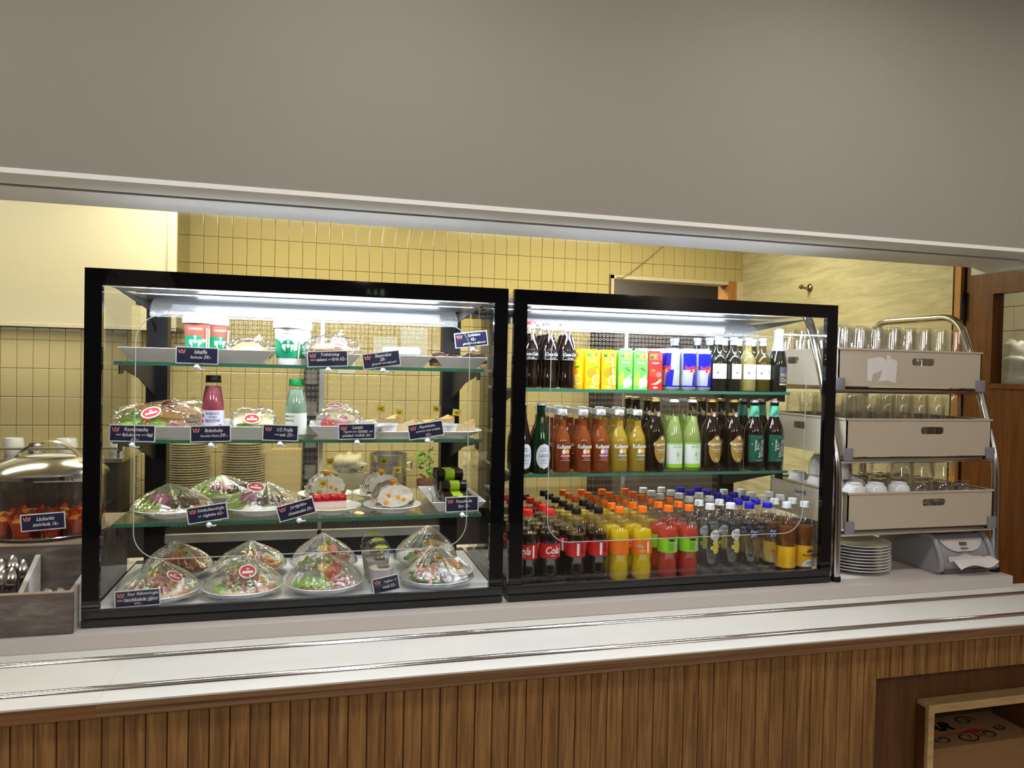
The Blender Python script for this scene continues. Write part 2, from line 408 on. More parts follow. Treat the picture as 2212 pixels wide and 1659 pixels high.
# right kitchen wall: limed wood laminate, then the brown door with a window
LAM = WOOD('limed_laminate', rgb(188, 180, 140), rgb(224, 216, 178), (9, 1.1, 9), 0.5, 3.2, 0.02)
wr = struct(MB().box(XR, XR + 0.08, 0.575, YW, 0, 2.72).build('wall_right', LAM, smooth=False))
struct(MB().box(XR, XR + 0.08, -5.5, -0.44, 0, 2.95).build('wall_right_front', DARKWALL, smooth=False))
struct(MB().box(XR, XR + 0.08, -0.44, 0.575, ZB + 1.30, 2.95).build('wall_right_header', WOOD('door_brown', rgb(88, 48, 16), rgb(126, 74, 28), (12, 12, 0.9), 0.35, 3.0), smooth=False))
DBROWN = MATS['door_brown']
d2 = MB(); d2.box(XR - 0.02, XR + 0.06, 0.528, 0.560, 0, ZB + 1.30)
d2 = struct(d2.build('door_2', ORANGE_WOOD, smooth=False))
MB().box(XR - 0.012, XR + 0.05, 0.560, 0.577, 0, ZB + 1.32).build('door_seal', BLACK_PLASTIC, d2, smooth=False)
MB().box(XR + 0.0, XR + 0.05, 0.514, 0.528, 0, ZB + 1.30).build('door_gap', BLACK_PLASTIC, d2, smooth=False)
WZ0, WZ1, WY0, WY1 = ZB + 0.674, ZB + 1.055, -0.20, 0.388
lf = MB(); lf.box(XR, XR + 0.045, WY1, 0.514, 0, ZB + 1.30); lf.box(XR, XR + 0.045, -0.42, WY0, 0, ZB + 1.30)
lf.box(XR, XR + 0.045, WY0, WY1, 0, WZ0); lf.box(XR, XR + 0.045, WY0, WY1, WZ1, ZB + 1.30)
lf.build('door_leaf', DBROWN, d2, smooth=False)
MB().box(XR + 0.02, XR + 0.026, WY0, WY1, WZ0, WZ1).build('window_pane', PANE, d2, smooth=False)
wt = MB(); wt.box(XR - 0.008, XR + 0.05, WY1 - 0.012, WY1 + 0.004, WZ0, WZ1); wt.box(XR - 0.008, XR + 0.05, WY0, WY1, WZ0 - 0.016, WZ0 + 0.004)
wt.build('window_bead', DBROWN, d2, smooth=False)
hg = at(2081, 662, X=XR)
MB().tube([(XR - 0.010, 0.522, hg.z - 0.06), (XR - 0.010, 0.522, hg.z + 0.06)], 0.012, 10).build('hinge', BLACK_PLASTIC, d2)
# side room seen through that window
sw = struct(MB().box(4.72, 4.8, -0.6, 3.3, 0, 2.72).build('wall_side_room', M('side_grout', rgb(130, 124, 104), 0.9), smooth=False))
stm = tile_mesh(0.196, 0.146); stm.xf(Matrix.Rotation(-PI / 2, 4, 'Z')); stm = stm.mesh('tile', M('side_tile', rgb(228, 224, 206), 0.15, var=0.03), smooth=False)
for r in range(-1, 6):
    for c in range(0, 9):
        put('tile', stm, sw, (4.72, 2.2 - c * 0.2 + (0.1 if r % 2 else 0), ZB + 0.55 + r * 0.15))
# coat hook on the laminate
hk = at(1750, 622, X=XR)
h = thing('wall_hook', 'brass coat hook screwed to the pale wood panel wall', 'hook', hk)
BRASS = M('aged_brass', rgb(150, 130, 92), 0.3, 1.0)
mb = MB(); mb.lathe([(0.0, 0.0), (0.022, 0.0), (0.024, 0.004), (0.020, 0.010), (0.010, 0.014)], 20); mb.xf(Matrix.Rotation(-PI / 2, 4, 'Y')); mb.build('rose', BRASS, h)
MB().tube([(-0.008, 0, 0), (-0.03, 0.0, -0.004), (-0.052, 0.0, 0.002)], [0.010, 0.007, 0.008], 10).build('arm', BRASS, h)
mb = MB(); mb.lathe([(0, -0.015), (0.009, -0.011), (0.0145, 0), (0.009, 0.011), (0, 0.015)], 16); mb.build('knob', BRASS, h, loc=(-0.058, 0, 0.003))

# stainless worktop along the back wall + extractor hood
wk = thing('kitchen_worktop', 'long stainless worktop along the tiled kitchen wall', 'worktop', (0, 0, 0))
MB().box(-2.0, 2.24, 1.66, 2.29, 0.885, 0.915).build('top', M('worktop_steel', (0.45, 0.43, 0.38), 0.12, 1.0, var=0.05), wk, smooth=False)
MB().box(-2.0, 2.22, 1.70, 2.28, 0.0, 0.885).build('cabinet', M('dark_cabinet', rgb(60, 54, 46), 0.5), wk, smooth=False)
hd = thing('extractor_hood', 'large white extractor hood above the tiled wall', 'hood', (0, 0, 0))
HOODW = M('hood_white', rgb(236, 230, 208), 0.42, var=0.02)
m = MB(); m.box(-1.75, -0.127, 1.80, 1.815, ZB + 0.858, 2.70); m.build('front_panel', HOODW, hd, smooth=False)
m = MB(); m.box(-1.75, -0.102, 1.816, 2.29, ZB + 0.868, 2.70); m.build('body', M('hood_steel', (0.50, 0.46, 0.36), 0.14, 1.0, var=0.04), hd, smooth=False)
m = MB(); m.box(-0.126, -0.088, 1.79, 1.83, ZB + 0.858, 2.70); m.build('corner_strip', HOODW, hd, smooth=False, bevel=0.004)
m = MB(); m.box(-1.75, -0.09, 1.795, 1.83, ZB + 0.846, ZB + 0.857); m.build('bottom_edge', HOODW, hd, smooth=False)

# ------------------------------------------------------------------ the counter
STONE = M('ledge_stone', rgb(206, 198, 194), 0.35, var=0.07, scale=240)
LAMW = M('slide_laminate', rgb(226, 224, 218), 0.30, var=0.015)
PLY = WOOD('ply_edge', rgb(84, 56, 34), rgb(150, 112, 76), (0.8, 10, 110), 0.5, 1.6, 0.05)
PLY2 = WOOD('solid_edge', rgb(104, 66, 36), rgb(146, 100, 60), (1.2, 10, 26), 0.5, 2.0, 0.05)
OAK = WOOD('oak_board', rgb(104, 72, 36), rgb(168, 126, 74), (30, 30, 1.5), 0.5, 2.4, 0.05, rgb(138, 98, 52))
OAKD = WOOD('niche_wood', rgb(88, 54, 24), rgb(116, 74, 36), (20, 20, 1.5), 0.55, 2.0, 0.03)
ct = thing('serving_counter', 'serving counter with white tray slide, chrome rails and vertical oak boards', 'counter', (0, 0, 0))
SL = ZB - 0.0395
MB().box(-3.0, 2.978, -0.050, 0.74, SL, ZB).build('stone_ledge', STONE, ct, smooth=False, bevel=0.004)
MB().box(-3.0, 0.1320, -0.373, -0.02, SL - 0.004, SL).build('slide_top', LAMW, ct, smooth=False)
MB().box(0.1326, 3.30, -0.373, -0.02, SL - 0.004, SL).build('slide_top', LAMW, ct, smooth=False)
MB().box(-3.0, 0.1320, -0.375, -0.33, SL - 0.033, SL - 0.004).build('edge_strip', PLY2, ct, smooth=False)
MB().box(0.1320, 3.30, -0.375, -0.33, SL - 0.033, SL - 0.004).build('edge_strip', PLY, ct, smooth=False)
RAILM = M('rail_chrome', (0.70, 0.68, 0.67), 0.14, 1.0, var=0.03)
def rail(x0, x1, y):
    pr = [(-0.009, 0), (-0.0085, 0.004), (-0.005, 0.0075), (0, 0.0085), (0.005, 0.0075), (0.0085, 0.004), (0.009, 0)]
    m = MB(); n = len(pr)
    m.add([(x0, y + a, SL + b) for a, b in pr] + [(x1, y + a, SL + b) for a, b in pr], [(i, i + 1, n + i + 1, n + i) for i in range(n - 1)] + [tuple(range(n)), tuple(range(n, 2 * n))])
    m.build('slide_rail', RAILM, ct)
rail(-3.0, 0.1055, -0.124); rail(0.1065, 2.972, -0.124)
rail(-3.0, -0.0305, -0.305); rail(-0.0295, 3.28, -0.305)
BP = 0.0434; BX0 = 0.6172
NX0, NZ1 = 2.142, ZB - 0.168                # open niche in the counter front
def board(h, wd=BP):
    pr = [(0.0001, 0.0015), (0.0018, -0.0045), (wd * 0.5, -0.0048), (wd - 0.0018, -0.0045), (wd - 0.0001, 0.0015)]
    m = MB(); n = len(pr)
    m.add([(x, y, 0) for x, y in pr] + [(x, y, h) for x, y in pr], [(i, i + 1, n + i + 1, n + i) for i in range(n - 1)] + [tuple(range(n))])
    return m.mesh('board', OAK, smooth=False)
ztop = SL - 0.033
bl = board(ztop - 0.02); bs = board(ztop - NZ1)
x = BX0 - 46 * BP
while x < 3.28:
    if x + BP / 2 < NX0: put('board', bl, ct, (x, -0.356, 0.02))
    else: put('board', bs, ct, (x, -0.356, NZ1))
    x += BP
MB().box(-3.0, NX0, -0.348, -0.30, 0.02, ztop).build('core', OAKD, ct, smooth=False)
MB().box(NX0, 3.30, -0.348, -0.30, NZ1, ztop).build('core', OAKD, ct, smooth=False)
MB().box(-3.0, 2.97, -0.02, 0.0, 0.0, SL - 0.001).build('inner_panel', OAKD, ct, smooth=False)
MB().box(NX0 - 0.03, NX0 - 0.004, -0.30, -0.02, 0.0, NZ1).build('inner_side', OAKD, ct, smooth=False)
MB().box(NX0, 3.30, -0.30, -0.02, NZ1 - 0.01, NZ1 + 0.01).build('inner_top', OAKD, ct, smooth=False)
MB().box(NX0, 2.388, -0.244, -0.232, 0.0, NZ1 - 0.011).build('inner_panel', OAKD, ct, smooth=False)
MB().box(2.388, 2.914, -0.244, -0.232, ZB - 0.2995, NZ1 - 0.011).build('inner_panel', OAKD, ct, smooth=False)
MB().box(2.914, 3.30, -0.244, -0.232, 0.0, NZ1 - 0.011).build('inner_panel', OAKD, ct, smooth=False)
# =================================================================== THE TWO DISPLAY CASES
CW, CH = 1.120, 0.930
def rrect(x0, x1, z0, z1, r, n=8):
    out = []
    for cx, cz, a0 in ((x1 - r, z1 - r, 0), (x0 + r, z1 - r, PI / 2), (x0 + r, z0 + r, PI), (x1 - r, z0 + r, 1.5 * PI)):
        for i in range(n + 1):
            a = a0 + PI / 2 * i / n; out.append((cx + r * math.cos(a), cz + r * math.sin(a)))
    return out
RIM = M('glass_rim', rgb(225, 232, 232), 0.2, trans=0.35, var=0.02)
DECKM = M('deck_white', rgb(224, 228, 234), 0.32, var=0.03)
DECKD = M('deck_dark', rgb(58, 58, 60), 0.25, var=0.08)
ALU = M('aluminium', (0.60, 0.61, 0.63), 0.30, 1.0, var=0.06)
PLEXI = G('plexi', (0.97, 0.97, 0.97), 0.035, 0.02)
HOLES = G('hole_rims', (0.80, 0.80, 0.80), 0.05, 0.1, 3, 0.5, haze=0.48, hazecol=(0.66, 0.66, 0.64))
DEFL = G('deflector', (0.80, 0.82, 0.86), 0.10, 0.10, 3.0, 0.9, haze=0.30, hazecol=(0.75, 0.78, 0.84), bump=0.4, bscale=150)
LED_H = M('led_housing', rgb(228, 232, 238), 0.35)
LED = EM('led_light', (0.88, 0.94, 1.0), 185.0); LED2 = EM('rear_led_light', (0.88, 0.94, 1.0), 75.0)
UPLIGHT_TINT = G('uplight_tint', (0.30, 0.30, 0.31), 0.05, 0.3, 3, 0.5)  # tint of the added sheet that weakens the tube's upward light
SLATG = M('slat_grey', rgb(150, 152, 158), 0.32, 0.4, var=0.08, stretch=(1, 40, 1))
hm = MB()
zc = 0.862; k = 0
while zc > 0.13:
    off = 0.0
    xx = 0.118
    while xx < CW - 0.115:
        n = 10; ri, ro = 0.0038, 0.0050
        hm.add([(xx + ri * math.cos(2 * PI * i / n), 0, zc + ri * math.sin(2 * PI * i / n)) for i in range(n)] +
               [(xx + ro * math.cos(2 * PI * i / n), 0, zc + ro * math.sin(2 * PI * i / n)) for i in range(n)],
               [(i, (i + 1) % n, n + (i + 1) % n, n + i) for i in range(n)])
        xx += 0.0150
    zc -= 0.0148 + min(0.0115, 0.00045 * k); k += 1
hole_mesh = hm.mesh('holes', HOLES, smooth=False)
CHAR = M('charcoal_rail', (0.016, 0.017, 0.018), 0.32, var=0.1)
def make_case(x0, label, shelves, sx0, sx1, sy0, deckm):
    t = thing('display_case', label, 'display case', (x0, 0, ZB))
    H, W = CH, CW
    m = MB(); b = 0.041
    m.box(0, W, 0, 0.018, H - 0.043, H); m.box(0, b, 0, 0.018, 0.044, H - 0.043); m.box(W - b, W, 0, 0.018, 0.044, H - 0.043)
    m.build('front_frame', BLACK, t, smooth=False)
    m = MB(); m.box(0, W, 0, 0.018, 0.0235, 0.044); m.build('bottom_rail', CHAR, t, smooth=False, bevel=0.0015)
    m = MB(); m.box(0.0, W, -0.004, 0.016, 0.003, 0.0215); m.build('kick_strip', CHAR, t, smooth=False, bevel=0.003)
    # front pane with its rounded self-service opening
    o = rrect(b, W - b, 0.044, H - 0.043, 0.001); i_ = rrect(0.1195, W - 0.1115, 0.171, 0.818, 0.072)
    n = len(o); pm = MB()
    pm.add([(x, 0.006, z) for x, z in o] + [(x, 0.006, z) for x, z in i_], [(j, (j + 1) % n, n + (j + 1) % n, n + j) for j in range(n)])
    pm.build('front_glass', PANE, t, smooth=False)
    fl = MB(); fl.add([(x, 0.0075, z) for x, z in i_], [tuple(range(n))]); fl.build('hatch_glass', PANE, t, smooth=False)
    pth = [(x, 0.006, z) for x, z in i_] + [(i_[0][0], 0.006, i_[0][1])]
    MB().tube(pth, 0.0013, 6, cap=False).build('hatch_edge', RIM, t)
    for xa in (0.004, W - 0.010):
        m = MB(); m.add([(xa + 0.003, 0.018, 0.03), (xa + 0.003, 0.60, 0.03), (xa + 0.003, 0.60, H - 0.02), (xa + 0.003, 0.018, H - 0.02)], [(0, 1, 2, 3)])
        m.build('side_glass', PANE, t, smooth=False)
    m = MB(); m.add([(0.006, 0.018, H - 0.006), (W - 0.006, 0.018, H - 0.006), (W - 0.006, 0.56, H - 0.006), (0.006, 0.56, H - 0.006)], [(0, 1, 2, 3)])
    m.build('top_glass', PANE, t, smooth=False)
    m = MB(); m.box(0, W, 0.56, 0.62, H - 0.05, H); m.build('rear_header', BLACK_PLASTIC, t, smooth=False)
    m = MB(); m.box(0.0, W, 0.012, 0.62, 0.0, 0.018); m.build('base', BLACK_PLASTIC, t, smooth=False)
    m = MB(); m.box(0.011, W - 0.011, 0.020, 0.545, 0.018, 0.025); m.build('deck', deckm, t, smooth=False)
    for xa, xb in ((0.035, 0.100), (W - 0.100, W - 0.035)):
        m = MB(); m.box(xa, xb, 0.550, 0.605, 0.018, H - 0.05); m.build('rear_post', BLACK_PLASTIC, t, smooth=False)
    m = MB(); m.box(0.590, 0.603, 0.540, 0.552, 0.10, H - 0.05); m.build('rear_mullion', ALU, t, smooth=False)
    m = MB(); m.box(0.100, W - 0.100, 0.540, 0.560, 0.090, 0.118); r = m.build('rear_rail', M('rail_grey', rgb(176, 176, 174), 0.4, 0.6), t, smooth=False)
    for i in range(9):
        mb = MB(); mb.lathe([(0, -0.002), (0.004, -0.002), (0.0045, 0)], 10); mb.xf(Matrix.Translation((0.14 + i * 0.105, 0.540, 0.104)) @ Matrix.Rotation(PI / 2, 4, 'X')); mb.build('screw', BLACK_PLASTIC, r)
    m = MB(); m.box(0.100, W - 0.100, 0.545, 0.600, 0.018, 0.090); m.build('rear_plinth', BLACK_PLASTIC, t, smooth=False)
    m = MB(); m.add([(0.1, 0.556, 0.118), (W - 0.1, 0.556, 0.118), (W - 0.1, 0.556, H - 0.05), (0.1, 0.556, H - 0.05)], [(0, 1, 2, 3)])
    rp = m.build('rear_panel', PLEXI, t, smooth=False)
    tag(put('hole_rims', hole_mesh, rp, (0, 0.5535, 0)), kind='stuff')
    # lamps: one bar behind the front frame, one at the back; clear curved air deflector between
    MB().tube([(0.05, 0.034, H - 0.027), (W - 0.05, 0.034, H - 0.027)], 0.007, 12).build('lamp_tube', LED, t)
    m = MB(); m.box(0.04, W - 0.04, 0.0185, 0.060, H - 0.0135, H - 0.011); m.build('uplight_filter', UPLIGHT_TINT, t, smooth=False)  # unseen tinted sheet added to dim the tube's light on the soffit
    for xa in (0.040, W - 0.052):
        m = MB(); m.box(xa, xa + 0.012, 0.022, 0.046, H - 0.040, H - 0.014); m.build('lamp_socket', LED_H, t, smooth=False)
    m = MB(); m.box(0.12, W - 0.12, 0.500, 0.545, 0.862, 0.882); l2 = m.build('lamp_bar', LED_H, t, smooth=False, bevel=0.004)
    m = MB(); m.box(0.20, W - 0.13, 0.496, 0.520, 0.857, 0.861); m.build('lamp_strip', LED2, l2, smooth=False)
    for y0, y1, z0 in ((0.075, 0.200, H - 0.018), (0.203, 0.330, H - 0.024), (0.333, 0.545, H - 0.030)):
        m = MB(); m.box(0.012, W - 0.012, y0, y1, z0 - 0.004, z0); m.build('canopy_panel', SLATG, t, smooth=False)
    def dfn(u, v):
        a = -0.15 + v * 1.75; return (0.09 + (W - 0.18) * u, 0.40 - 0.14 * math.cos(a) + 0.06, 0.838 + 0.060 * math.sin(a))
    m = MB(); m.grid(dfn, 24, 12); m.build('air_deflector', DEFL, t)
    for xa in (0.062, W - 0.066):
        m = MB(); m.prism([(0, 0), (0.004, 0), (0.004, 0.1), (0, 0.1)], 0, 1); m = MB()
        m.add([(xa, 0.045, H - 0.045), (xa, 0.56, H - 0.045), (xa, 0.56, H - 0.145), (xa, 0.44, H - 0.075), (xa + 0.004, 0.045, H - 0.045), (xa + 0.004, 0.56, H - 0.045), (xa + 0.004, 0.56, H - 0.145), (xa + 0.004, 0.44, H - 0.075)],
              [(0, 1, 2, 3), (7, 6, 5, 4), (0, 4, 5, 1), (1, 5, 6, 2), (2, 6, 7, 3), (3, 7, 4, 0)])
        m.build('canopy_arm', BLACK_PLASTIC, t, smooth=False)
    for zz in shelves:
        m = MB(); m.add([(sx0, sy0 + 0.001, zz), (sx1, sy0 + 0.001, zz), (sx1, 0.545, zz), (sx0, 0.545, zz), (sx0, sy0 + 0.001, zz - 0.009), (sx1, sy0 + 0.001, zz - 0.009), (sx1, 0.545, zz - 0.009), (sx0, 0.545, zz - 0.009)], [(0, 1, 2, 3), (4, 7, 6, 5)])
        s = m.build('glass_shelf', PANE, t, smooth=False)
        m = MB(); m.box(sx0, sx1, sy0, sy0 + 0.0015, zz - 0.0095, zz + 0.0002); m.box(sx0 - 0.001, sx0, sy0, 0.545, zz - 0.0095, zz); m.box(sx1, sx1 + 0.001, sy0, 0.545, zz - 0.0095, zz)
        m.build('green_edge', GREEN_EDGE, s, smooth=False)
        for xa in (sx0 + 0.008, sx1 - 0.011):
            m = MB()
            pr = [(sy0 + 0.015, -0.010), (0.55, -0.010), (0.55, -0.110), (0.50, -0.105), (0.30, -0.050), (sy0 + 0.06, -0.022), (sy0 + 0.055, -0.034), (sy0 + 0.015, -0.034)]
            m.add([(xa, y, zz + z) for y, z in pr] + [(xa + 0.003, y, zz + z) for y, z in pr], [tuple(range(8)), tuple(range(15, 7, -1))] + [(i, (i + 1) % 8, 8 + (i + 1) % 8, 8 + i) for i in range(8)])
            m.build('shelf_bracket', BLACK_PLASTIC, t, smooth=False)
    return t
S1, S2, S3 = ZB + 0.692, ZB + 0.482, ZB + 0.258
R1, R2 = ZB + 0.634, ZB + 0.361
DK = ZB + 0.025
XL, X2 = 0.0, 1.138
make_case(XL, 'black-framed glass display case filled with sandwiches and cakes', (S1 - ZB, S2 - ZB, S3 - ZB), 0.058, 1.062, 0.050, DECKM)
make_case(X2, 'black-framed glass display case filled with bottles and cans of drink', (R1 - ZB, R2 - ZB), 0.045, 1.036, 0.130, DECKD)
# =================================================================== DRINKS
PET = G('pet_clear', (0.985, 0.985, 0.985), 0.06, 0.02, 3.2, 0.8)
GL_CLEAR = G('bottle_glass_clear', (0.96, 0.975, 0.97), 0.06, 0.01, 3.2, 0.85)
GL_GREEN = M('bottle_glass_green', rgb(14, 44, 18), 0.05, var=0.1, coat=0.6, trans=0.15)
GL_BROWN = M('bottle_glass_brown', rgb(26, 13, 6), 0.05, var=0.1, coat=0.6)
GL_DARK = M('bottle_glass_dark', rgb(22, 24, 16), 0.04, var=0.1, coat=0.6)
GL_OLIVE = M('bottle_glass_olive', rgb(70, 62, 22), 0.05, var=0.1, coat=0.6, trans=0.25)
GL_PALE = M('bottle_glass_straw', rgb(150, 142, 84), 0.05, var=0.06, coat=0.6, trans=0.35)
COLA = M('cola', rgb(22, 10, 7), 0.06, var=0.2, coat=0.4)
def LIQ(name, c, tr=0.45, rough=0.08): return M(name, rgb(*c), rough, var=0.05, trans=tr, coat=0.3)
def cyl_profile(*pts): return list(pts)
def bottle(name, label, cat, group, prof, liq, cap, shell, fill=None, capmat=None, decals=(), capstyle='screw', n=28, sub=None):
    """prof: outer profile (r,z); liq: liquid material; cap=(r, z0, z1); decals: list of (part name, builder, material, children)"""
    t = thing(name, label, cat, group=group)
    pr = [(0.0, 0.0)] + list(prof)
    b = MB().lathe(pr, n).build('bottle_body', shell, t)
    if liq is not None:
        e = 0.0013; q = [(0.0, 0.002)]
        for i, (r, z) in enumerate(prof):
            if z >= fill:
                r0, z0 = prof[i - 1]; f = (fill - z0) / max(1e-9, z - z0); rr = r0 + (r - r0) * f - e
                q += [(rr, fill), (0.0, fill)]; break
            q.append((max(0.001, r - e), max(z, 0.002)))
        MB().lathe(q, n).build('liquid', liq, t)
    r, z0, z1 = cap
    m = MB()
    if capstyle == 'screw':
        m.lathe([(r * 1.04, z0), (r * 1.06, z0 + 0.0015), (r * 1.06, z0 + 0.0035), (r, z0 + 0.004), (r, z1 - 0.0015), (r * 0.93, z1), (0, z1)], 32, flute=((z0 + 0.0039, z1 - 0.001), -0.03))
    elif capstyle == 'crown':
        m.lathe([(r * 1.12, z0), (r * 1.02, z0 + 0.0025), (r, z1 - 0.0015), (r * 0.85, z1), (0, z1 + 0.0004)], 26, flute=((z0, z0 + 0.001), -0.09))
    elif capstyle == 'cava':
        m.lathe([(0.0232, z0), (0.0180, 0.170), (0.0160, 0.186), (0.0170, 0.205), (0.0172, 0.217), (0.0120, z1), (0, z1)], 22)
    else:   # foil
        m.lathe([(r * 1.0, z0), (r * 0.98, z1 - 0.012), (r * 1.12, z1 - 0.011), (r * 1.12, z1 - 0.003), (r * 0.98, z1), (0, z1)], 22)
    m.build('cap', capmat, t)
    for nm, mb, mat, kids in decals:
        o = mb.build(nm, mat, t, angle=0)
        for kn, kmb, kmat in kids: kmb.build(kn, kmat, o, smooth=False)
    return t
def wtext(r, s, width, z, dx=0.0, height=1e9, **k):
    m = MB(); p, f = fit_text(s, width, height, **k); wrap(m, p, f, r, dx, z); return m
def ring(r, z0, z1, n=28):
    return MB().lathe([(r, z0), (r, z1)], n)
RED = M('label_red', rgb(196, 24, 32), 0.32, var=0.03)
BLACKP = M('print_black', rgb(24, 22, 24), 0.4)
CAPR = M('cap_red', rgb(222, 34, 36), 0.35); CAPK = M('cap_black', rgb(16, 16, 18), 0.3); CAPO = M('cap_orange', rgb(250, 116, 16), 0.35)
CAPW = M('cap_white', rgb(228, 232, 236), 0.35); CAPB = M('cap_blue', rgb(20, 22, 190), 0.3); CAPG = M('cap_green', rgb(16, 140, 76), 0.3)
CAPGOLD = M('cap_gold', rgb(206, 180, 100), 0.3, 0.6); CAPSIL = M('cap_silver', rgb(214, 216, 218), 0.25, 0.7)
FOIL = M('cap_foil', rgb(150, 156, 172), 0.35, 0.3)
SODA = [(0.024, 0.0), (0.030, 0.004), (0.0322, 0.014), (0.0325, 0.040), (0.0300, 0.056), (0.0292, 0.066), (0.0318, 0.080), (0.0322, 0.084), (0.0322, 0.128), (0.0330, 0.134), (0.0326, 0.146), (0.0290, 0.164), (0.0225, 0.182), (0.0160, 0.198), (0.0132, 0.206), (0.0130, 0.212), (0.0150, 0.2125), (0.0150, 0.215), (0.0125, 0.2155), (0.0125, 0.228)]
def cola_label(kind):
    r = 0.0331
    script = wtext(r, 'Cola', 0.046, 0.110, dx=-0.010, height=0.026, shear=0.35, bold=0.02)
    t2 = wtext(r, 'TASTE', 0.014, 0.0925, dx=-0.010, bold=0.02)
    band = MB(); wrect(band, r, 0.020, 0.0255, 0.088, 0.126)
    return [('label', ring(0.0327, 0.084, 0.129), RED, [('script', script, WHITE_PRINT), ('small_text', t2, WHITE_PRINT), ('info_panel', band, WHITE_PRINT)])]
def cola_back():
    r = 0.0331
    b = MB(); wrect(b, r, -0.022, -0.014, 0.088, 0.127)
    bt = MB(); weillipse(bt, r, -0.004, 0.104, 0.0028, 0.009); wrect(bt, r, -0.0055, -0.0025, 0.113, 0.124, 3)
    sm = MB()
    for i in range(5): wrect(sm, r, 0.006, 0.020, 0.112 + i * 0.003, 0.1130 + i * 0.003, 5)
    return [('label', ring(0.0327, 0.084, 0.129), RED, [('info_panel', b, WHITE_PRINT), ('bottle_emblem', bt, BLACKP), ('small_print', sm, M('print_pale_red', rgb(216, 120, 120), 0.5))])]
cola_red = bottle('soda_bottle', 'plastic cola bottle with red screw cap and red label', 'bottle', 'red-capped cola bottles', SODA, COLA, (0.0146, 0.214, 0.233), PET, 0.160, CAPR, cola_label(0))
cola_blk = bottle('soda_bottle', 'plastic cola bottle with black screw cap and dark red label', 'bottle', 'black-capped cola bottles', SODA, COLA, (0.0146, 0.214, 0.233), PET, 0.152, CAPK, cola_back())
ORANGE_L = M('label_orange', rgb(240, 118, 22), 0.35, var=0.04); LIMEL = M('label_lime', rgb(140, 206, 44), 0.35, var=0.08)
def fanta_dec():
    r = 0.0331
    bk = MB(); p, f = fit_text('NTA', 0.028, 0.019, bold=0.05, shear=0.1); wrap(bk, p, f, r, -0.010, 0.108)
    tx = MB(); p, f = fit_text('NTA', 0.025, 0.0165, bold=0.01, shear=0.1); wrap(tx, p, f, r + 0.0004, -0.010, 0.1085)
    og = MB(); weillipse(og, r + 0.0002, -0.002, 0.0945, 0.009, 0.006)
    wb = MB(); wrect(wb, r, 0.014, 0.021, 0.088, 0.125)
    return [('label', ring(0.0327, 0.084, 0.129), ORANGE_L, [('letter_outline', bk, M('print_navy', rgb(30, 34, 70), 0.4)), ('letters', tx, WHITE_PRINT), ('orange_emblem', og, M('print_orange', rgb(250, 160, 40), 0.4)), ('info_panel', wb, WHITE_PRINT)])]
def exotic_dec():
    r = 0.0331
    pn = MB(); wrect(pn, r, 0.004, 0.018, 0.088, 0.116, 4)
    dk = MB(); weillipse(dk, r, -0.008, 0.1245, 0.012, 0.0035)
    bar = MB()
    for i in range(9): wrect(bar, r + 0.0003, 0.006, 0.016, 0.091 + i * 0.0026, 0.0922 + i * 0.0026, 3)
    gr = MB()
    for i in range(6): wrect(gr, r, -0.020, -0.002, 0.092 + i * 0.004, 0.0932 + i * 0.004, 5)
    return [('label', ring(0.0327, 0.084, 0.129), LIMEL, [('info_panel', pn, WHITE_PRINT), ('emblem', dk, MATS['print_navy']), ('barcode', bar, M('print_violet', rgb(90, 86, 140), 0.4)), ('small_print', gr, M('print_green', rgb(70, 130, 30), 0.4))])]
fanta = bottle('soda_bottle', 'plastic bottle of yellow soda with orange cap and orange label', 'bottle', 'yellow soda bottles', SODA, LIQ('yellow_soda', (255, 226, 36), 0.3), (0.0146, 0.214, 0.233), PET, 0.158, CAPO, fanta_dec())
exotic = bottle('soda_bottle', 'plastic bottle of coral red soda with orange cap and lime label', 'bottle', 'coral red soda bottles', SODA, LIQ('red_soda', (230, 96, 78), 0.45), (0.0146, 0.214, 0.233), PET, 0.160, CAPO, exotic_dec())
AQUA = [(0.026, 0.0), (0.0305, 0.004), (0.0320, 0.012), (0.0320, 0.155), (0.0312, 0.168), (0.0280, 0.182), (0.0215, 0.196), (0.0150, 0.204), (0.0138, 0.208), (0.0138, 0.214), (0.0160, 0.2145), (0.0160, 0.217), (0.0132, 0.2175), (0.0132, 0.23)]
WATER = G('water', (0.93, 0.95, 0.97), 0.03, 0.02, 4, 0.5)
def aqua_dec(blue):
    r = 0.0327
    d = MB(); weillipse(d, 0.0324, 0.004, 0.136, 0.0200, 0.0185, 12, 16)
    tmat = M('print_navy2', rgb(36, 34, 74), 0.4) if not blue else WHITE_PRINT
    a = wtext(r, 'Aqua', 0.031, 0.1415, dx=0.004); b = wtext(r, "d'Or", 0.027, 0.1275, dx=0.004)
    out = [('label', d, WHITE_PRINT if not blue else M('label_navy', rgb(34, 34, 92), 0.35), [('lettering', a, tmat), ('lettering', b, tmat)])]
    if not blue:
        yl = M('print_lemon', rgb(226, 206, 60), 0.4, trans=0.2); pr = M('print_lemon_rind', rgb(244, 236, 170), 0.4)
        for (x, z, s) in ((0.004, 0.110, 1), (0.010, 0.097, -1), (-0.004, 0.094, 1), (0.006, 0.082, -1)):
            o = MB(); wshape(o, r - 0.0002, z - 0.008, z + 0.008, lambda t: 0.0115 * math.sqrt(max(0, 1 - (2 * t - 1) ** 2)) + 1e-5, 6, 8, x)
            i = MB(); wshape(i, r + 0.0001, z - 0.0064, z + 0.0064, lambda t: 0.0095 * math.sqrt(max(0, 1 - (2 * t - 1) ** 2)) + 1e-5, 6, 8, x)
            out.append(('lemon_print', o, pr, [('lemon_flesh', i, yl)]))
    return out
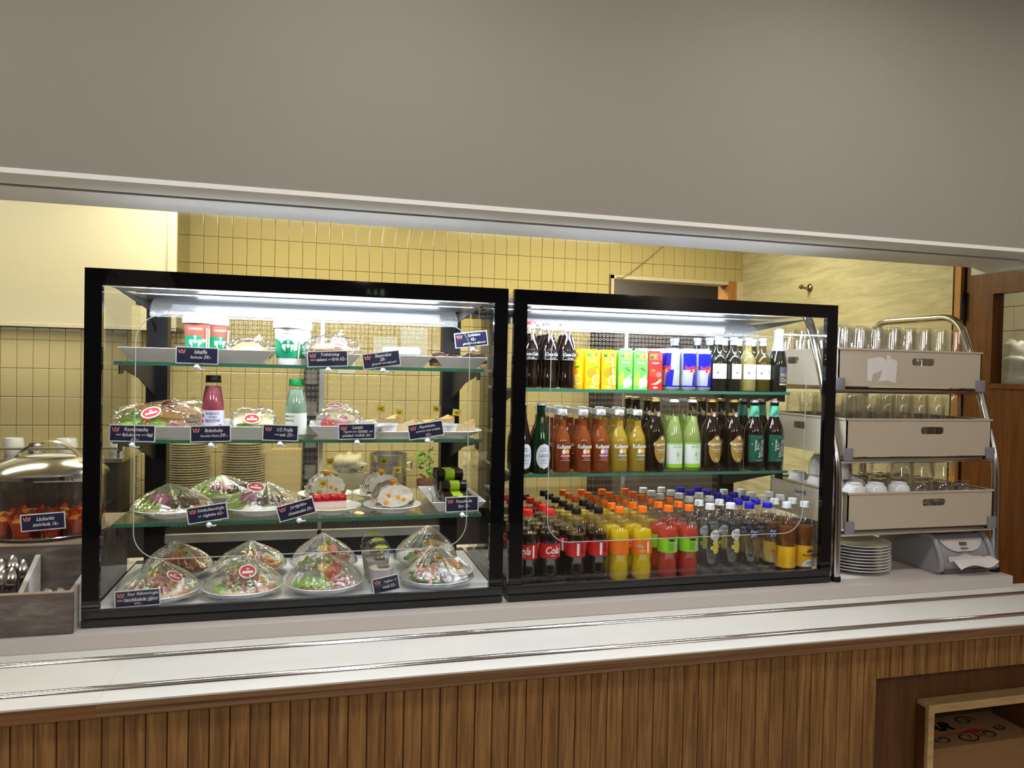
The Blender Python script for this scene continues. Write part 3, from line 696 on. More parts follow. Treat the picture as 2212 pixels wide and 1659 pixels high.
aqua_w = bottle('water_bottle', 'clear water bottle with white cap and printed lemon slices', 'bottle', 'lemon water bottles', AQUA, WATER, (0.0150, 0.2165, 0.2355), PET, 0.176, CAPW, aqua_dec(False))
aqua_b = bottle('water_bottle', 'clear water bottle with blue cap and round navy label', 'bottle', 'blue-capped water bottles', AQUA, WATER, (0.0162, 0.2165, 0.2335), PET, 0.168, CAPB, aqua_dec(True))
TROC = [(0.026, 0.0), (0.0305, 0.004), (0.0322, 0.012), (0.0322, 0.085), (0.0328, 0.092), (0.0330, 0.118), (0.0310, 0.140), (0.0262, 0.166), (0.0200, 0.190), (0.0150, 0.203), (0.0135, 0.207), (0.0135, 0.212), (0.0156, 0.2125), (0.0156, 0.215), (0.0130, 0.2155), (0.0130, 0.228)]
def troc_dec():
    r = 0.0334
    u = MB(); wshape(u, r, 0.064, 0.074, lambda t: 0.014 * math.sqrt(max(0, 1 - t * t)) + 1e-5, 8, 6)
    st = MB()
    for x in (-0.008, 0.0, 0.008): wshape(st, r + 0.0003, 0.064, 0.073, lambda t: 0.0022 * (1 - t * 0.7), 2, 4, x)
    a = wtext(r, 'TROCADERO', 0.056, 0.054, height=0.012, bold=0.02)
    w_ = MB(); wshape(w_, r, 0.0145, 0.040, lambda t: 0.030 * math.sqrt(max(0, 1 - t * t)) + 1e-5, 12, 8)
    z = wtext(r + 0.0004, 'ZERO', 0.030, 0.0285, height=0.008)
    return [('label', ring(0.0328, 0.0135, 0.086), M('label_yellow', rgb(246, 190, 34), 0.35, var=0.04),
             [('umbrella_emblem', u, M('print_maroon', rgb(130, 50, 70), 0.4)), ('umbrella_stripe', st, M('print_blue', rgb(40, 60, 150), 0.4)), ('lettering', a, M('print_brown', rgb(70, 40, 20), 0.4)), ('white_field', w_, WHITE_PRINT), ('zero_lettering', z, M('print_plum', rgb(130, 70, 90), 0.4))])]
TEA = LIQ('amber_soda', (150, 92, 46), 0.5)
troc = bottle('soda_bottle', 'plastic bottle of amber soda with white cap and yellow label', 'bottle', 'amber soda bottles', TROC, TEA, (0.0152, 0.214, 0.2335), PET, 0.150, CAPW, troc_dec())
# --- bottom deck: 14 columns of six
cols = [(1.2211, ['r'] * 5), (1.2926, ['r', 'r', 'r', 'r', 'k', 'k']), (1.3824, ['k'] * 6), (1.4560, ['k', 'k', 'k', 'o', 'o', 'o']), (1.5290, ['o'] * 6), (1.6090, ['o'] * 6),
        (1.7010, ['e', 'e', 'o', 'o', 'o', 'o']), (1.7750, ['e', 'e', 'e', 'w', 'w', 'w']), (1.8520, ['w'] * 6), (1.9300, ['w', 'w', 'w', 'w', 'b', 'b']), (2.0020, ['b'] * 6), (2.0720, ['b', 'b', 'b', 'b', 't']), (2.1460, ['t'] * 5), (2.2180, ['t', 't', 't', 't'])]
kinds = {'r': cola_red, 'k': cola_blk, 'o': fanta, 'e': exotic, 'w': aqua_w, 'b': aqua_b, 't': troc}
used = set(); rnd = random.Random(3)
for ci, (x, ks) in enumerate(cols):
    for j, kk in enumerate(ks):
        y = 0.092 + j * 0.0685 + rnd.uniform(-0.002, 0.002); xx = x + rnd.uniform(-0.0015, 0.0015) - j * 0.0008
        rz = rnd.uniform(-0.25, 0.25) if kk in 'wbt' else rnd.uniform(-0.5, 0.5)
        if (ci, j) in ((0, 0),): rz = -0.35
        if (ci, j) == (12, 0): rz = 1.5
        if (ci, j) in ((9, 0), (8, 0), (11, 0), (13, 0)): rz = 0.1
        if (ci, j) == (4, 0): rz = 2.4
        if (ci, j) == (5, 0): rz = -0.3
        root = kinds[kk]
        if kk not in used: used.add(kk); root.location = (xx, y, DK); root.rotation_euler = (0, 0, rz)
        else: dup(root, (xx, y, DK), rz)

# --- middle shelf
KUL = [(0.025, 0.0), (0.0285, 0.003), (0.0298, 0.010), (0.0298, 0.098), (0.0288, 0.108), (0.0235, 0.125), (0.0165, 0.140), (0.0140, 0.150), (0.0128, 0.185), (0.0140, 0.187), (0.0140, 0.190), (0.0122, 0.1905), (0.0122, 0.200)]
def kul_dec(fr, band, bandtxt, flower=False):
    r = 0.0302
    a = wtext(r, 'Kullamust', 0.058, 0.0865, height=0.0165, bold=0.02)
    ap = MB(); weillipse(ap, r, -0.006, 0.070, 0.0065, 0.0085)
    fr1 = MB()
    if flower:
        for i in range(7):
            an = 2 * PI * i / 7; weillipse(fr1, r + 0.0001, 0.007 + 0.0055 * math.cos(an), 0.070 + 0.0055 * math.sin(an), 0.0036, 0.0036, 3, 5)
    else: weillipse(fr1, r + 0.0002, 0.006, 0.0705, 0.0072, 0.0085)
    b = MB(); wrect(b, r, -0.016, 0.016, 0.0535, 0.0595)
    s1 = wtext(r, bandtxt, 0.020, 0.049, height=0.004, shear=0.3); s2 = wtext(r, 'TRYCKERI KRISTIANSTAD', 0.034, 0.0425, height=0.0028)
    br = MB()
    for x in (-0.013, -0.002, 0.004): weillipse(br, r + 0.0003, x, 0.0625, 0.003, 0.003, 3, 5)
    return [('lettering', a, WHITE_PRINT, []), ('apple_half', ap, M('print_cream', rgb(240, 232, 210), 0.5), []), ('fruit_print', fr1, fr, []), ('flavour_band', b, band, []), ('small_text', s1, WHITE_PRINT, []), ('small_text', s2, WHITE_PRINT, []), ('berries_print', br, M('print_berry', rgb(206, 60, 60), 0.5), [])]
CIDER_R = LIQ('rose_cider', (176, 92, 40), 0.5); CIDER_Y = LIQ('yellow_cider', (210, 182, 66), 0.5)
PINKB = M('print_pink', rgb(236, 150, 180), 0.5); LILAC = M('print_lilac', rgb(196, 160, 206), 0.5); TEAL = M('print_teal', rgb(130, 206, 196), 0.5); APPLEY = M('print_apple', rgb(226, 186, 70), 0.5)
kulp = bottle('cider_bottle', 'small glass bottle of rose apple must with pink label band', 'bottle', 'rose apple must bottles', KUL, CIDER_R, (0.0150, 0.1880, 0.2055), GL_CLEAR, 0.171, CAPW, kul_dec(APPLEY, PINKB, 'och lingon'))
kull = bottle('cider_bottle', 'small glass bottle of amber apple must with lilac flower print', 'bottle', 'lilac flower apple must bottles', KUL, CIDER_R, (0.0150, 0.1880, 0.2055), GL_CLEAR, 0.171, CAPW, kul_dec(LILAC, LILAC, 'Apple, Aronia', True))
kuly = bottle('cider_bottle', 'small glass bottle of yellow apple must with teal label band', 'bottle', 'yellow apple must bottles', KUL, CIDER_Y, (0.0150, 0.1880, 0.2055), GL_CLEAR, 0.171, CAPW, kul_dec(APPLEY, TEAL, 'Original'))
LAT = [(0.028, 0.0), (0.0325, 0.004), (0.0335, 0.012), (0.0335, 0.085), (0.0310, 0.110), (0.0230, 0.145), (0.0165, 0.175), (0.0140, 0.195), (0.0138, 0.212), (0.0152, 0.213), (0.0152, 0.219), (0.0130, 0.2195), (0.0130, 0.224)]
def lat_dec():
    r = 0.0338
    d = MB(); weillipse(d, 0.0336, 0.0, 0.056, 0.0265, 0.0405, 12, 18)
    i1 = MB(); 
    k = M('print_grey', rgb(70, 72, 84), 0.5)
    a = wtext(r, 'ÅBRO', 0.014, 0.082, height=0.005); b = wtext(r, 'Premium', 0.022, 0.0745, height=0.007, shear=0.35); c = wtext(r, 'Lättöl', 0.036, 0.060, height=0.016, shear=0.35); e = wtext(r, 'Ljust &', 0.022, 0.044, height=0.008, shear=0.35); f = wtext(r, 'Glutenfri', 0.022, 0.035, height=0.007, shear=0.35)
    return [('label', d, M('label_pale', rgb(214, 220, 230), 0.4, var=0.02), [('lettering', a, k), ('lettering', b, k), ('lettering', c, k), ('lettering', e, k), ('lettering', f, k)])]
latg = bottle('beer_bottle', 'green glass light beer bottle with white oval label', 'bottle', 'green light beer bottles', LAT, None, (0.0142, 0.2185, 0.2275), GL_GREEN, None, CAPSIL, lat_dec(), 'crown')
latb = bottle('beer_bottle', 'dark brown light beer bottle with white oval label', 'bottle', 'dark brown light beer bottles', LAT, None, (0.0142, 0.2185, 0.2275), GL_BROWN, None, CAPSIL, lat_dec(), 'crown')
BRY = [(0.030, 0.0), (0.0335, 0.004), (0.0342, 0.012), (0.0342, 0.125), (0.0335, 0.136), (0.0290, 0.155), (0.0205, 0.172), (0.0165, 0.184), (0.0140, 0.225), (0.0150, 0.2255), (0.0150, 0.236), (0.0130, 0.2365), (0.0130, 0.240)]
GOLD = M('label_gold', rgb(176, 146, 70), 0.35, 0.35, var=0.12, scale=60)
def bry_dec():
    r = 0.0349
    def half(t):
        if t < 0.55: return 0.028 * math.sqrt(max(0, 1 - ((0.55 - t) / 0.57) ** 2))
        if t < 0.78: return 0.028
        return 0.028 * (1 - (t - 0.78) / 0.22) * 0.62 + 0.006
    d = MB(); wshape(d, 0.0345, 0.030, 0.122, half, 12, 22)
    a = wtext(r, 'Bryggmästarens', 0.064, 0.092, height=0.024, shear=0.3, bold=0.015); b = wtext(r, 'Premium Gold', 0.040, 0.075, height=0.010, shear=0.3, bold=0.01)
    c = wtext(r, 'SVENSKT BRYGGERI', 0.026, 0.067, height=0.003); e = wtext(r, '5,2', 0.011, 0.040, height=0.007, bold=0.03); cr = MB(); weillipse(cr, r, 0, 0.112, 0.004, 0.005)
    nk = ring(0.0163, 0.188, 0.198, 20); em = MB(); weillipse(em, 0.0166, 0, 0.193, 0.007, 0.0085)
    return [('label', d, GOLD, [('lettering', a, WHITE_PRINT), ('lettering', b, WHITE_PRINT), ('small_text', c, WHITE_PRINT), ('strength', e, WHITE_PRINT), ('emblem', cr, WHITE_PRINT)]), ('neck_label', nk, GOLD, [('emblem', em, WHITE_PRINT)])]
bry = bottle('beer_bottle', 'brown beer bottle with ornate gold label and gold cap', 'bottle', 'gold label beer bottles', BRY, None, (0.0146, 0.235, 0.2445), GL_BROWN, None, CAPGOLD, bry_dec(), 'crown')
def lion(mb, r, cx, cz, s):
    """heraldic lion holding a crossbow, as blocky strokes"""
    def stroke(pts, w):
        for (xa, za), (xb, zb) in zip(pts, pts[1:]):
            dx, dz = xb - xa, zb - za; L = math.hypot(dx, dz) or 1e-6; nx, nz = -dz / L * w / 2, dx / L * w / 2
            mb.add([wrapv(cx + s * x, cz + s * z, r) for x, z in ((xa + nx, za + nz), (xb + nx, zb + nz), (xb - nx, zb - nz), (xa - nx, za - nz))], [(0, 1, 2, 3)])
    stroke([(0.25, 0.75), (0.45, 0.6), (0.3, 0.45), (0.2, 0.6), (0.25, 0.75)], 0.28)
    stroke([(0.3, 0.5), (0.15, 0.1), (0.35, -0.25), (0.25, -0.5), (0.4, -0.85)], 0.3)
    stroke([(0.15, 0.1), (-0.15, -0.1), (-0.4, -0.05)], 0.16); stroke([(0.2, 0.3), (-0.2, 0.15), (-0.35, 0.25)], 0.15)
    stroke([(0.1, -0.25), (-0.1, -0.5), (0.05, -0.8), (-0.2, -0.85)], 0.2)
    stroke([(0.4, -0.3), (0.7, -0.1), (0.6, 0.3), (0.8, 0.55), (0.65, 0.7)], 0.10)
    stroke([(-0.45, 0.8), (-0.5, -0.3)], 0.12); stroke([(-0.85, 0.35), (-0.47, 0.65), (-0.1, 0.35)], 0.1)
def grn_dec():
    r = 0.0349; SG = M('label_bottle_green', rgb(22, 84, 66), 0.35, 0.1, var=0.08); SIL = M('print_silver', rgb(190, 196, 196), 0.35, 0.4); MINT = M('label_mint', rgb(88, 186, 156), 0.4)
    d = MB(); wrect(d, 0.0345, -0.042, 0.042, 0.030, 0.124, 18)
    l = MB(); lion(l, r, 0.000, 0.078, 0.036); a = wtext(r, 'ÅBRO', 0.018, 0.1165, height=0.005); b = wtext(r, 'ORIGINAL LAGER', 0.026, 0.036, height=0.0035)
    nk = MB().lathe([(0.0185, 0.186), (0.0148, 0.224)], 22)
    nb = MB(); p, f = fit_text('ÅBRO', 0.022, 0.006); nb.add([wrapv(z + 0.004, x + 0.203, 0.0172 - x * 0.09) for x, z in p], f)
    return [('label', d, SG, [('lion_emblem', l, SIL), ('lettering', a, SIL), ('small_text', b, WHITE_PRINT)]), ('neck_label', nk, MINT, [('neck_lettering', nb, WHITE_PRINT)])]
grn = bottle('beer_bottle', 'brown beer bottle with bottle green lion label and mint neck', 'bottle', 'green label beer bottles', BRY, None, (0.0146, 0.235, 0.2445), GL_BROWN, None, CAPSIL, grn_dec(), 'crown')
PEAR = [(0.026, 0.0), (0.0305, 0.004), (0.0318, 0.012), (0.0318, 0.100), (0.0290, 0.128), (0.0220, 0.160), (0.0160, 0.190), (0.0138, 0.225), (0.0152, 0.2255), (0.0152, 0.234), (0.0128, 0.2345), (0.0128, 0.239)]
def pear_dec():
    r = 0.0324
    d = MB(); wrect(d, 0.0321, -0.040, 0.040, 0.026, 0.092, 18)
    g0 = MB(); wrect(g0, r, -0.040, 0.040, 0.0135, 0.026, 18); g1 = MB(); wrect(g1, r, -0.040, 0.040, 0.092, 0.097, 18)
    a = wtext(r, 'REKORDERLIG', 0.036, 0.084, height=0.005); pr = MB(); wshape(pr, r, 0.050, 0.068, lambda t: 0.0055 * math.sin(PI * min(1, (t + 0.02))) * (1.25 - 0.85 * t) + 1e-4, 6, 10)
    s = wtext(r, 'PÄRON', 0.012, 0.042, height=0.003)
    return [('label', d, M('label_white', rgb(214, 224, 222), 0.4), [('lettering', a, M('print_sage', rgb(110, 130, 120), 0.4)), ('pear_emblem', pr, M('print_pear', rgb(150, 206, 40), 0.4)), ('small_text', s, MATS['print_sage'])]), ('lime_band', g0, LIMEL, []), ('lime_band', g1, LIMEL, [])]
pear = bottle('cider_bottle', 'clear bottle of pale green pear cider with white label', 'bottle', 'pear cider bottles', PEAR, LIQ('pear_cider', (196, 214, 134), 0.55), (0.0150, 0.2335, 0.2425), GL_CLEAR, 0.186, CAPW, pear_dec(), 'crown')
def row(root, first, spots, z):
    """spots: (x, y, rotz)"""
    for i, (x, y, rz) in enumerate(spots):
        if i == 0 and first: root.location = (x, y, z); root.rotation_euler = (0, 0, rz)
        else: dup(root, (x, y, z), rz)
Y0 = 0.172
row(latb, True, [(1.2175, Y0, 0.2), (1.225, Y0 + 0.075, 0.0)], R2)
row(latg, True, [(1.2815, Y0, 0.1)], R2)
def behind(x, n, d=0.066, skew=0.006): return [(x + skew * (i % 2), Y0 + d * i, rnd.uniform(-0.4, 0.4)) for i in range(n)]
row(kulp, True, [(1.3543, Y0, 0.15)] + behind(1.3543, 5)[1:] + [(1.4267, Y0, 0.12)] + behind(1.4267, 5)[1:], R2)
row(kull, True, [(1.4887, Y0, 0.1)] + behind(1.4887, 4)[1:], R2)
row(kuly, True, [(1.5548, Y0, 0.1)] + behind(1.5548, 4)[1:] + [(1.6202, Y0, 0.1)] + behind(1.6202, 4)[1:], R2)
row(bry, True, [(1.6850, Y0, 0.35), (1.690, Y0 + 0.072, 0), (1.678, Y0 + 0.144, 0), (1.682, Y0 + 0.216, 0), (1.8961, Y0, 0.12), (1.900, Y0 + 0.075, 0), (1.9807, Y0, 0.12), (1.978, Y0 + 0.075, 0.2), (1.905, Y0 + 0.15, 0)], R2)
row(pear, True, [(1.7530, Y0, 0.1), (1.8210, Y0, 0.1), (1.756, Y0 + 0.07, 0), (1.824, Y0 + 0.07, 0), (1.755, Y0 + 0.14, 0)], R2)
row(grn, True, [(2.0631, Y0, 0.15), (2.1431, Y0, 0.15), (2.066, Y0 + 0.076, 0.3), (2.142, Y0 + 0.076, 0.3)], R2)

# --- top shelf
COKEG = [(0.022, 0.0), (0.0262, 0.003), (0.0275, 0.010), (0.0280, 0.022), (0.0268, 0.040), (0.0245, 0.060), (0.0246, 0.072), (0.0272, 0.088), (0.0282, 0.100), (0.0284, 0.118), (0.0280, 0.130), (0.0238, 0.146), (0.0165, 0.168), (0.0130, 0.182), (0.0122, 0.200), (0.0134, 0.2015), (0.0134, 0.207), (0.0118, 0.2075), (0.0118, 0.211)]
def cokeg_dec():
    r = 0.0288
    band = ring(0.0285, 0.092, 0.124); a = wtext(r, 'Coca-Cola', 0.050, 0.1105, height=0.017, shear=0.35, bold=0.012); b = wtext(r, 'ZERO SUGAR', 0.022, 0.0985, height=0.0035)
    st = MB(); wrect(st, r, -0.022, 0.022, 0.0935, 0.0945, 8); sd = MB(); wrect(sd, r, -0.0265, -0.0255, 0.092, 0.124, 1)
    return [('black_band', band, M('label_black', rgb(20, 20, 22), 0.35), [('script', a, WHITE_PRINT), ('lettering', b, WHITE_PRINT), ('rule', st, WHITE_PRINT), ('rule', sd, WHITE_PRINT)])]
coke_k = bottle('cola_bottle', 'small contour glass cola bottle with dark crown cap', 'bottle', 'glass cola bottles with dark caps', COKEG, COLA, (0.0136, 0.2065, 0.2150), GL_CLEAR, 0.176, CAPSIL, cokeg_dec(), 'crown')
coke_r = bottle('cola_bottle', 'small contour glass cola bottle with red crown cap', 'bottle', 'glass cola bottles with red caps', COKEG, COLA, (0.0136, 0.2065, 0.2150), GL_CLEAR, 0.176, CAPR, cokeg_dec(), 'crown')
row(coke_r, True, [(1.2440, Y0 + 0.004, -0.25), (1.246, Y0 + 0.066, 0)], R1)
row(coke_k, True, [(1.3045, Y0, 0.15), (1.3648, Y0, 0.15), (1.312, Y0 + 0.062, 0.3), (1.372, Y0 + 0.062, 0.3), (1.309, Y0 + 0.124, 0.3)], R1)
# juice cartons
def carton(label, body, fruit_builder, flavour, group, straw=False):
    t = thing('juice_carton', label, 'carton', group=group)
    wd, dp, h = 0.050, 0.038, 0.126
    b = MB(); b.box(-wd / 2, wd / 2, -dp / 2, dp / 2, 0, h); b.build('box', body, t, smooth=False, bevel=0.0015)
    b = MB(); b.prism([(-wd / 2 + 0.002, h), (wd / 2 - 0.002, h), (wd / 2 - 0.006, h + 0.005), (-wd / 2 + 0.006, h + 0.005)], -0.006, 0.006); b.build('top_fold', body, t, smooth=False)
    y = -dp / 2 - 0.0004
    wp = MB(); flatpoly(wp, [(-wd / 2 + 0.002, 0.100), (wd / 2 - 0.002, 0.100), (wd / 2 - 0.002, 0.123), (-wd / 2 + 0.002, 0.123)], y); pnl = wp.build('name_panel', M('panel_tint_' + group[:6], tuple(min(1, c * 1.25 + 0.05) for c in fruit_builder[0]), 0.4), t, smooth=False)
    for ch, dx, cm in (('M', -0.0135, M('print_mer_green', rgb(80, 160, 60), 0.4)), ('E', 0.001, M('print_mer_orange', rgb(240, 150, 30), 0.4)), ('R', 0.0135, M('print_mer_red', rgb(206, 50, 36), 0.4))):
        l = MB(); p, f = fit_text(ch, 0.0135 if ch == 'M' else 0.010, 0.0165, bold=0.006); flat(l, p, f, y - 0.0004, dx, 0.1115); l.build('letter', cm, pnl, smooth=False)
    l = MB(); p, f = fit_text(flavour, 0.026, 0.0065, bold=0.02); flat(l, p, f, y, 0, 0.0905); l.build('flavour_text', WHITE_PRINT, t, smooth=False)
    fruit_builder[1](t, y)
    l = MB(); flatpoly(l, [(x * 1.0, z + 0.0085) for x, z in ellipse2d(0.009, 0.003, 16)], y - 0.0002); l.build('volume_mark', WHITE_PRINT, t, smooth=False)
    if straw:
        s = MB(); s.tube([(0.006, y - 0.004, 0.108), (0.010, y - 0.004, 0.07), (0.015, y - 0.004, 0.018)], 0.0022, 8); s.build('straw', WHITE_PL, t)
        s = MB(); s.box(0.000, 0.012, y - 0.008, y - 0.001, 0.075, 0.120); s.build('straw_sleeve', CLEAR, t, smooth=False)
    return t
def poly(t, nm, pts, y, mat): m = MB(); flatpoly(m, pts, y); return m.build(nm, mat, t, smooth=False)
def sh(pts, dx, dz, a=0.0): 
    ca, sa = math.cos(a), math.sin(a); return [(x * ca - z * sa + dx, x * sa + z * ca + dz) for x, z in pts]
def oranges(t, y):
    O = M('print_fruit_orange', rgb(238, 140, 24), 0.4, var=0.1, scale=200); L = M('print_leaf', rgb(90, 150, 50), 0.4); Yy = M('print_flesh', rgb(252, 190, 40), 0.4)
    poly(t, 'orange_print', sh(ellipse2d(0.0175, 0.0165), -0.004, 0.054), y, O); poly(t, 'leaf_print', sh(ellipse2d(0.010, 0.0035, 12), 0.012, 0.072, 0.2), y - 0.0002, L)
    poly(t, 'slice_rind', [(min(0.0245, max(-0.0245, x)), z) for x, z in sh(ellipse2d(0.0155, 0.0165), 0.013, 0.031)], y - 0.0003, WHITE_PRINT)
    poly(t, 'slice_flesh', [(min(0.0245, x), z) for x, z in sh(ellipse2d(0.0125, 0.0135), 0.0135, 0.031)], y - 0.0005, Yy)
    poly(t, 'wedge_print', [(-0.024, 0.030), (-0.019, 0.044), (-0.004, 0.028), (-0.006, 0.014), (-0.024, 0.016)], y - 0.0001, M('print_wedge', rgb(250, 170, 30), 0.4))
def pears(t, y):
    P_ = M('print_pear_body', rgb(160, 206, 70), 0.4, var=0.1); L = M('print_leaf', rgb(90, 150, 50), 0.4)
    poly(t, 'pear_print', [(-0.024, 0.014), (-0.007, 0.012), (-0.0005, 0.026), (-0.004, 0.044), (-0.008, 0.060), (-0.012, 0.066), (-0.016, 0.060), (-0.018, 0.048), (-0.024, 0.038)], y, P_)
    poly(t, 'leaf_print', [(-0.004, 0.072), (0.006, 0.076), (0.015, 0.068), (0.020, 0.060), (0.008, 0.064)], y - 0.0002, M('print_leaf_dark', rgb(60, 130, 70), 0.4))
    poly(t, 'pear_slice', sh(ellipse2d(0.0155, 0.0165), 0.0085, 0.024), y - 0.0003, WHITE_PRINT)
    poly(t, 'pear_tip', [(0.002, 0.036), (0.016, 0.040), (0.022, 0.052), (0.012, 0.046)], y - 0.00025, WHITE_PRINT)
def berries(t, y):
    S_ = M('print_strawberry', rgb(226, 60, 50), 0.4, var=0.12, scale=120)
    poly(t, 'berry_print', sh(ellipse2d(0.014, 0.012), -0.006, 0.056, 0.5), y, S_); poly(t, 'berry_print', sh(ellipse2d(0.010, 0.010), 0.012, 0.052), y - 0.0001, M('print_pinkberry', rgb(236, 110, 100), 0.4))
    poly(t, 'berry_slice', [(-0.018, 0.018), (0.002, 0.026), (0.019, 0.040), (0.022, 0.030), (0.006, 0.018)], y - 0.0003, M('print_slice', rgb(246, 190, 140), 0.4))
    poly(t, 'leaf_print', [(-0.018, 0.066), (-0.006, 0.070), (0.000, 0.064), (-0.010, 0.062)], y - 0.0002, M('print_leaf', rgb(90, 150, 50), 0.4))
YO = rgb(250, 196, 22); PG = rgb(104, 206, 84); SR = rgb(214, 44, 44)
CY = M('carton_yellow', YO, 0.3, var=0.03); CG = M('carton_green', PG, 0.3, var=0.03); CRd = M('carton_red', SR, 0.3, var=0.03)
c1 = carton('yellow orange juice carton without a straw in front', CY, (YO, oranges), 'Orange', 'orange juice cartons')
c1.location = (1.4486, Y0, R1)
dup(c1, (1.4060, Y0 + 0.012, R1), -0.9, 'yellow orange juice carton turned edge-on beside a cola bottle')
c2 = carton('yellow orange juice carton with a white straw on its front', CY, (YO, oranges), 'Orange', 'orange juice cartons', True); c2.location = (1.5060, Y0, R1)
for xx in (1.450, 1.508): dup(c1, (xx, Y0 + 0.045, R1), 0.0, 'yellow orange juice carton standing in the second row')
c3 = carton('green pear juice carton standing in the front row', CG, (PG, pears), 'Päron', 'pear juice cartons'); c3.location = (1.5640, Y0, R1)
dup(c3, (1.6190, Y0, R1), 0.0); 
for xx in (1.566, 1.621): dup(c3, (xx, Y0 + 0.045, R1), 0.0, 'green pear juice carton standing in the second row')
c5 = carton('red strawberry juice carton beside the silver can', CRd, (SR, berries), 'Jordgubbar', 'strawberry juice cartons'); c5.location = (1.6720, Y0, R1)
# energy drink cans
CANP = [(0.020, 0.0), (0.0225, 0.003), (0.0262, 0.008), (0.0265, 0.012), (0.0265, 0.128), (0.0225, 0.137), (0.0222, 0.139), (0.0232, 0.1405), (0.0232, 0.143), (0.0212, 0.143), (0.0208, 0.1395), (0.0, 0.1395)]
def can():
    t = thing('drink_can', 'slim blue and silver energy drink can', 'can', group='energy drink cans')
    S_ = M('can_silver', rgb(206, 212, 222), 0.25, 0.55, var=0.03); B_ = M('can_blue', rgb(28, 34, 178), 0.25, 0.25, var=0.05)
    MB().lathe([(0, 0)] + CANP, 28).build('can_body', S_, t)
    r = 0.0267
    b = MB(); b.grid(lambda u, v: wrapv(-0.033 + (0.033 + 0.0190 + 0.003 * v) * u, 0.070 + 0.056 * v, r), 12, 2); p1 = b.build('blue_field', B_, t, angle=0)
    b = MB(); b.grid(lambda u, v: wrapv(0.0 + 0.006 * v + 0.026 * u, 0.014 + 0.056 * v, r), 8, 2); b.build('blue_field', B_, t, angle=0)
    b = MB(); b.grid(lambda u, v: wrapv(0.026 + 0.026 * u, 0.070 + 0.056 * v, r), 8, 1); b.build('silver_field', S_, t, angle=0)
    b = ring(0.0266, 0.012, 0.017); b.build('base_band', B_, t)
    a = wtext(r + 0.0006, 'Red', 0.022, 0.0775, dx=-0.014, height=0.013, bold=0.03); a.build('lettering', M('print_redpink', rgb(236, 50, 70), 0.4), p1, smooth=False)
    a = wtext(r + 0.0006, 'Bull', 0.022, 0.0775, dx=0.012, height=0.013, bold=0.03); a.build('lettering', MATS['print_redpink'], p1, smooth=False)
    sn = MB(); weillipse(sn, r + 0.0005, 0.004, 0.066, 0.0065, 0.0065); sn.build('sun_emblem', M('print_sun', rgb(246, 196, 60), 0.4), t, angle=0)
    bl = MB()
    bl.add([wrapv(x, z, r + 0.0008) for x, z in ((-0.010, 0.066), (-0.002, 0.0705), (0.004, 0.067), (0.0, 0.063), (-0.006, 0.062))], [(0, 1, 2, 3, 4)])
    bl.add([wrapv(x, z, r + 0.0008) for x, z in ((0.018, 0.066), (0.010, 0.0705), (0.005, 0.067), (0.009, 0.063), (0.014, 0.062))], [(4, 3, 2, 1, 0)])
    bl.build('bull_emblem', M('print_red', rgb(206, 40, 50), 0.4), t, smooth=False)
    s = wtext(r + 0.0004, 'ENERGY DRINK', 0.030, 0.0555, height=0.0028); s.build('small_text', MATS['print_redpink'], t, smooth=False)
    return t
cn = can()
cn.location = (1.7400, Y0 - 0.002, R1); cn.rotation_euler = (0, 0, -1.35); cn['label'] = 'energy drink can turned to its silver back beside the strawberry carton'
for i, (x, y, rz) in enumerate([(1.7990, Y0 - 0.004, 0.12), (1.8560, Y0 - 0.004, 0.12), (1.742, Y0 + 0.056, 0.3), (1.800, Y0 + 0.056, 0.2), (1.857, Y0 + 0.056, 0.5), (1.674, Y0 + 0.10, 0.2), (1.726, Y0 + 0.112, 0.2), (1.640, Y0 + 0.155, 0.2)]):
    dup(cn, (x, y, R1), rz, 'blue and silver energy drink can in the front row facing out' if i < 2 else 'blue and silver energy drink can standing in the rows behind')
# small wine bottles
WINE = [(0.025, 0.0), (0.0280, 0.003), (0.0288, 0.010), (0.0288, 0.095), (0.0275, 0.110), (0.0200, 0.126), (0.0135, 0.136), (0.0122, 0.150), (0.0120, 0.185)]
def wine_dec():
    d = MB(); wrect(d, 0.0291, -0.036, 0.036, 0.043, 0.094, 16); r = 0.0294; k = M('print_grey', rgb(70, 72, 84), 0.5)
    e = MB(); weillipse(e, r, 0.012, 0.068, 0.0055, 0.0075); e2 = MB(); weillipse(e2, r + 0.0003, 0.012, 0.068, 0.0042, 0.006); s = wtext(r, 'No 12', 0.010, 0.086, dx=-0.016, height=0.003); o = MB(); weillipse(o, r, -0.018, 0.064, 0.0032, 0.0038)
    s2 = wtext(r + 0.0005, 'M', 0.0055, 0.068, dx=0.012)
    return [('label', d, M('label_wine_white', rgb(226, 230, 238), 0.4, var=0.01), [('emblem', e, k), ('emblem_field', e2, WHITE_PRINT), ('small_text', s, k), ('dot_mark', o, k), ('initial', s2, k)])]
wine_d = bottle('wine_bottle', 'small dark red wine bottle with plain white label', 'bottle', 'small dark wine bottles', WINE, None, (0.0129, 0.160, 0.187), GL_DARK, None, FOIL, wine_dec(), 'foil')
wine_p = bottle('wine_bottle', 'small straw-coloured white wine bottle with white label', 'bottle', 'small straw wine bottles', WINE, None, (0.0129, 0.160, 0.187), GL_PALE, None, FOIL, wine_dec(), 'foil')
wine_o = bottle('wine_bottle', 'small olive wine bottle with white label', 'bottle', 'small olive wine bottles', WINE, None, (0.0129, 0.160, 0.187), GL_OLIVE, None, FOIL, wine_dec(), 'foil')
row(wine_d, True, [(1.9160, Y0, 0.1), (1.9740, Y0, 0.6), (1.918, Y0 + 0.062, 0), (1.905, Y0 + 0.125, 0), (1.850, Y0 + 0.19, 0), (1.875, Y0 + 0.25, 0)], R1)
row(wine_p, True, [(2.0310, Y0, 0.25)], R1)
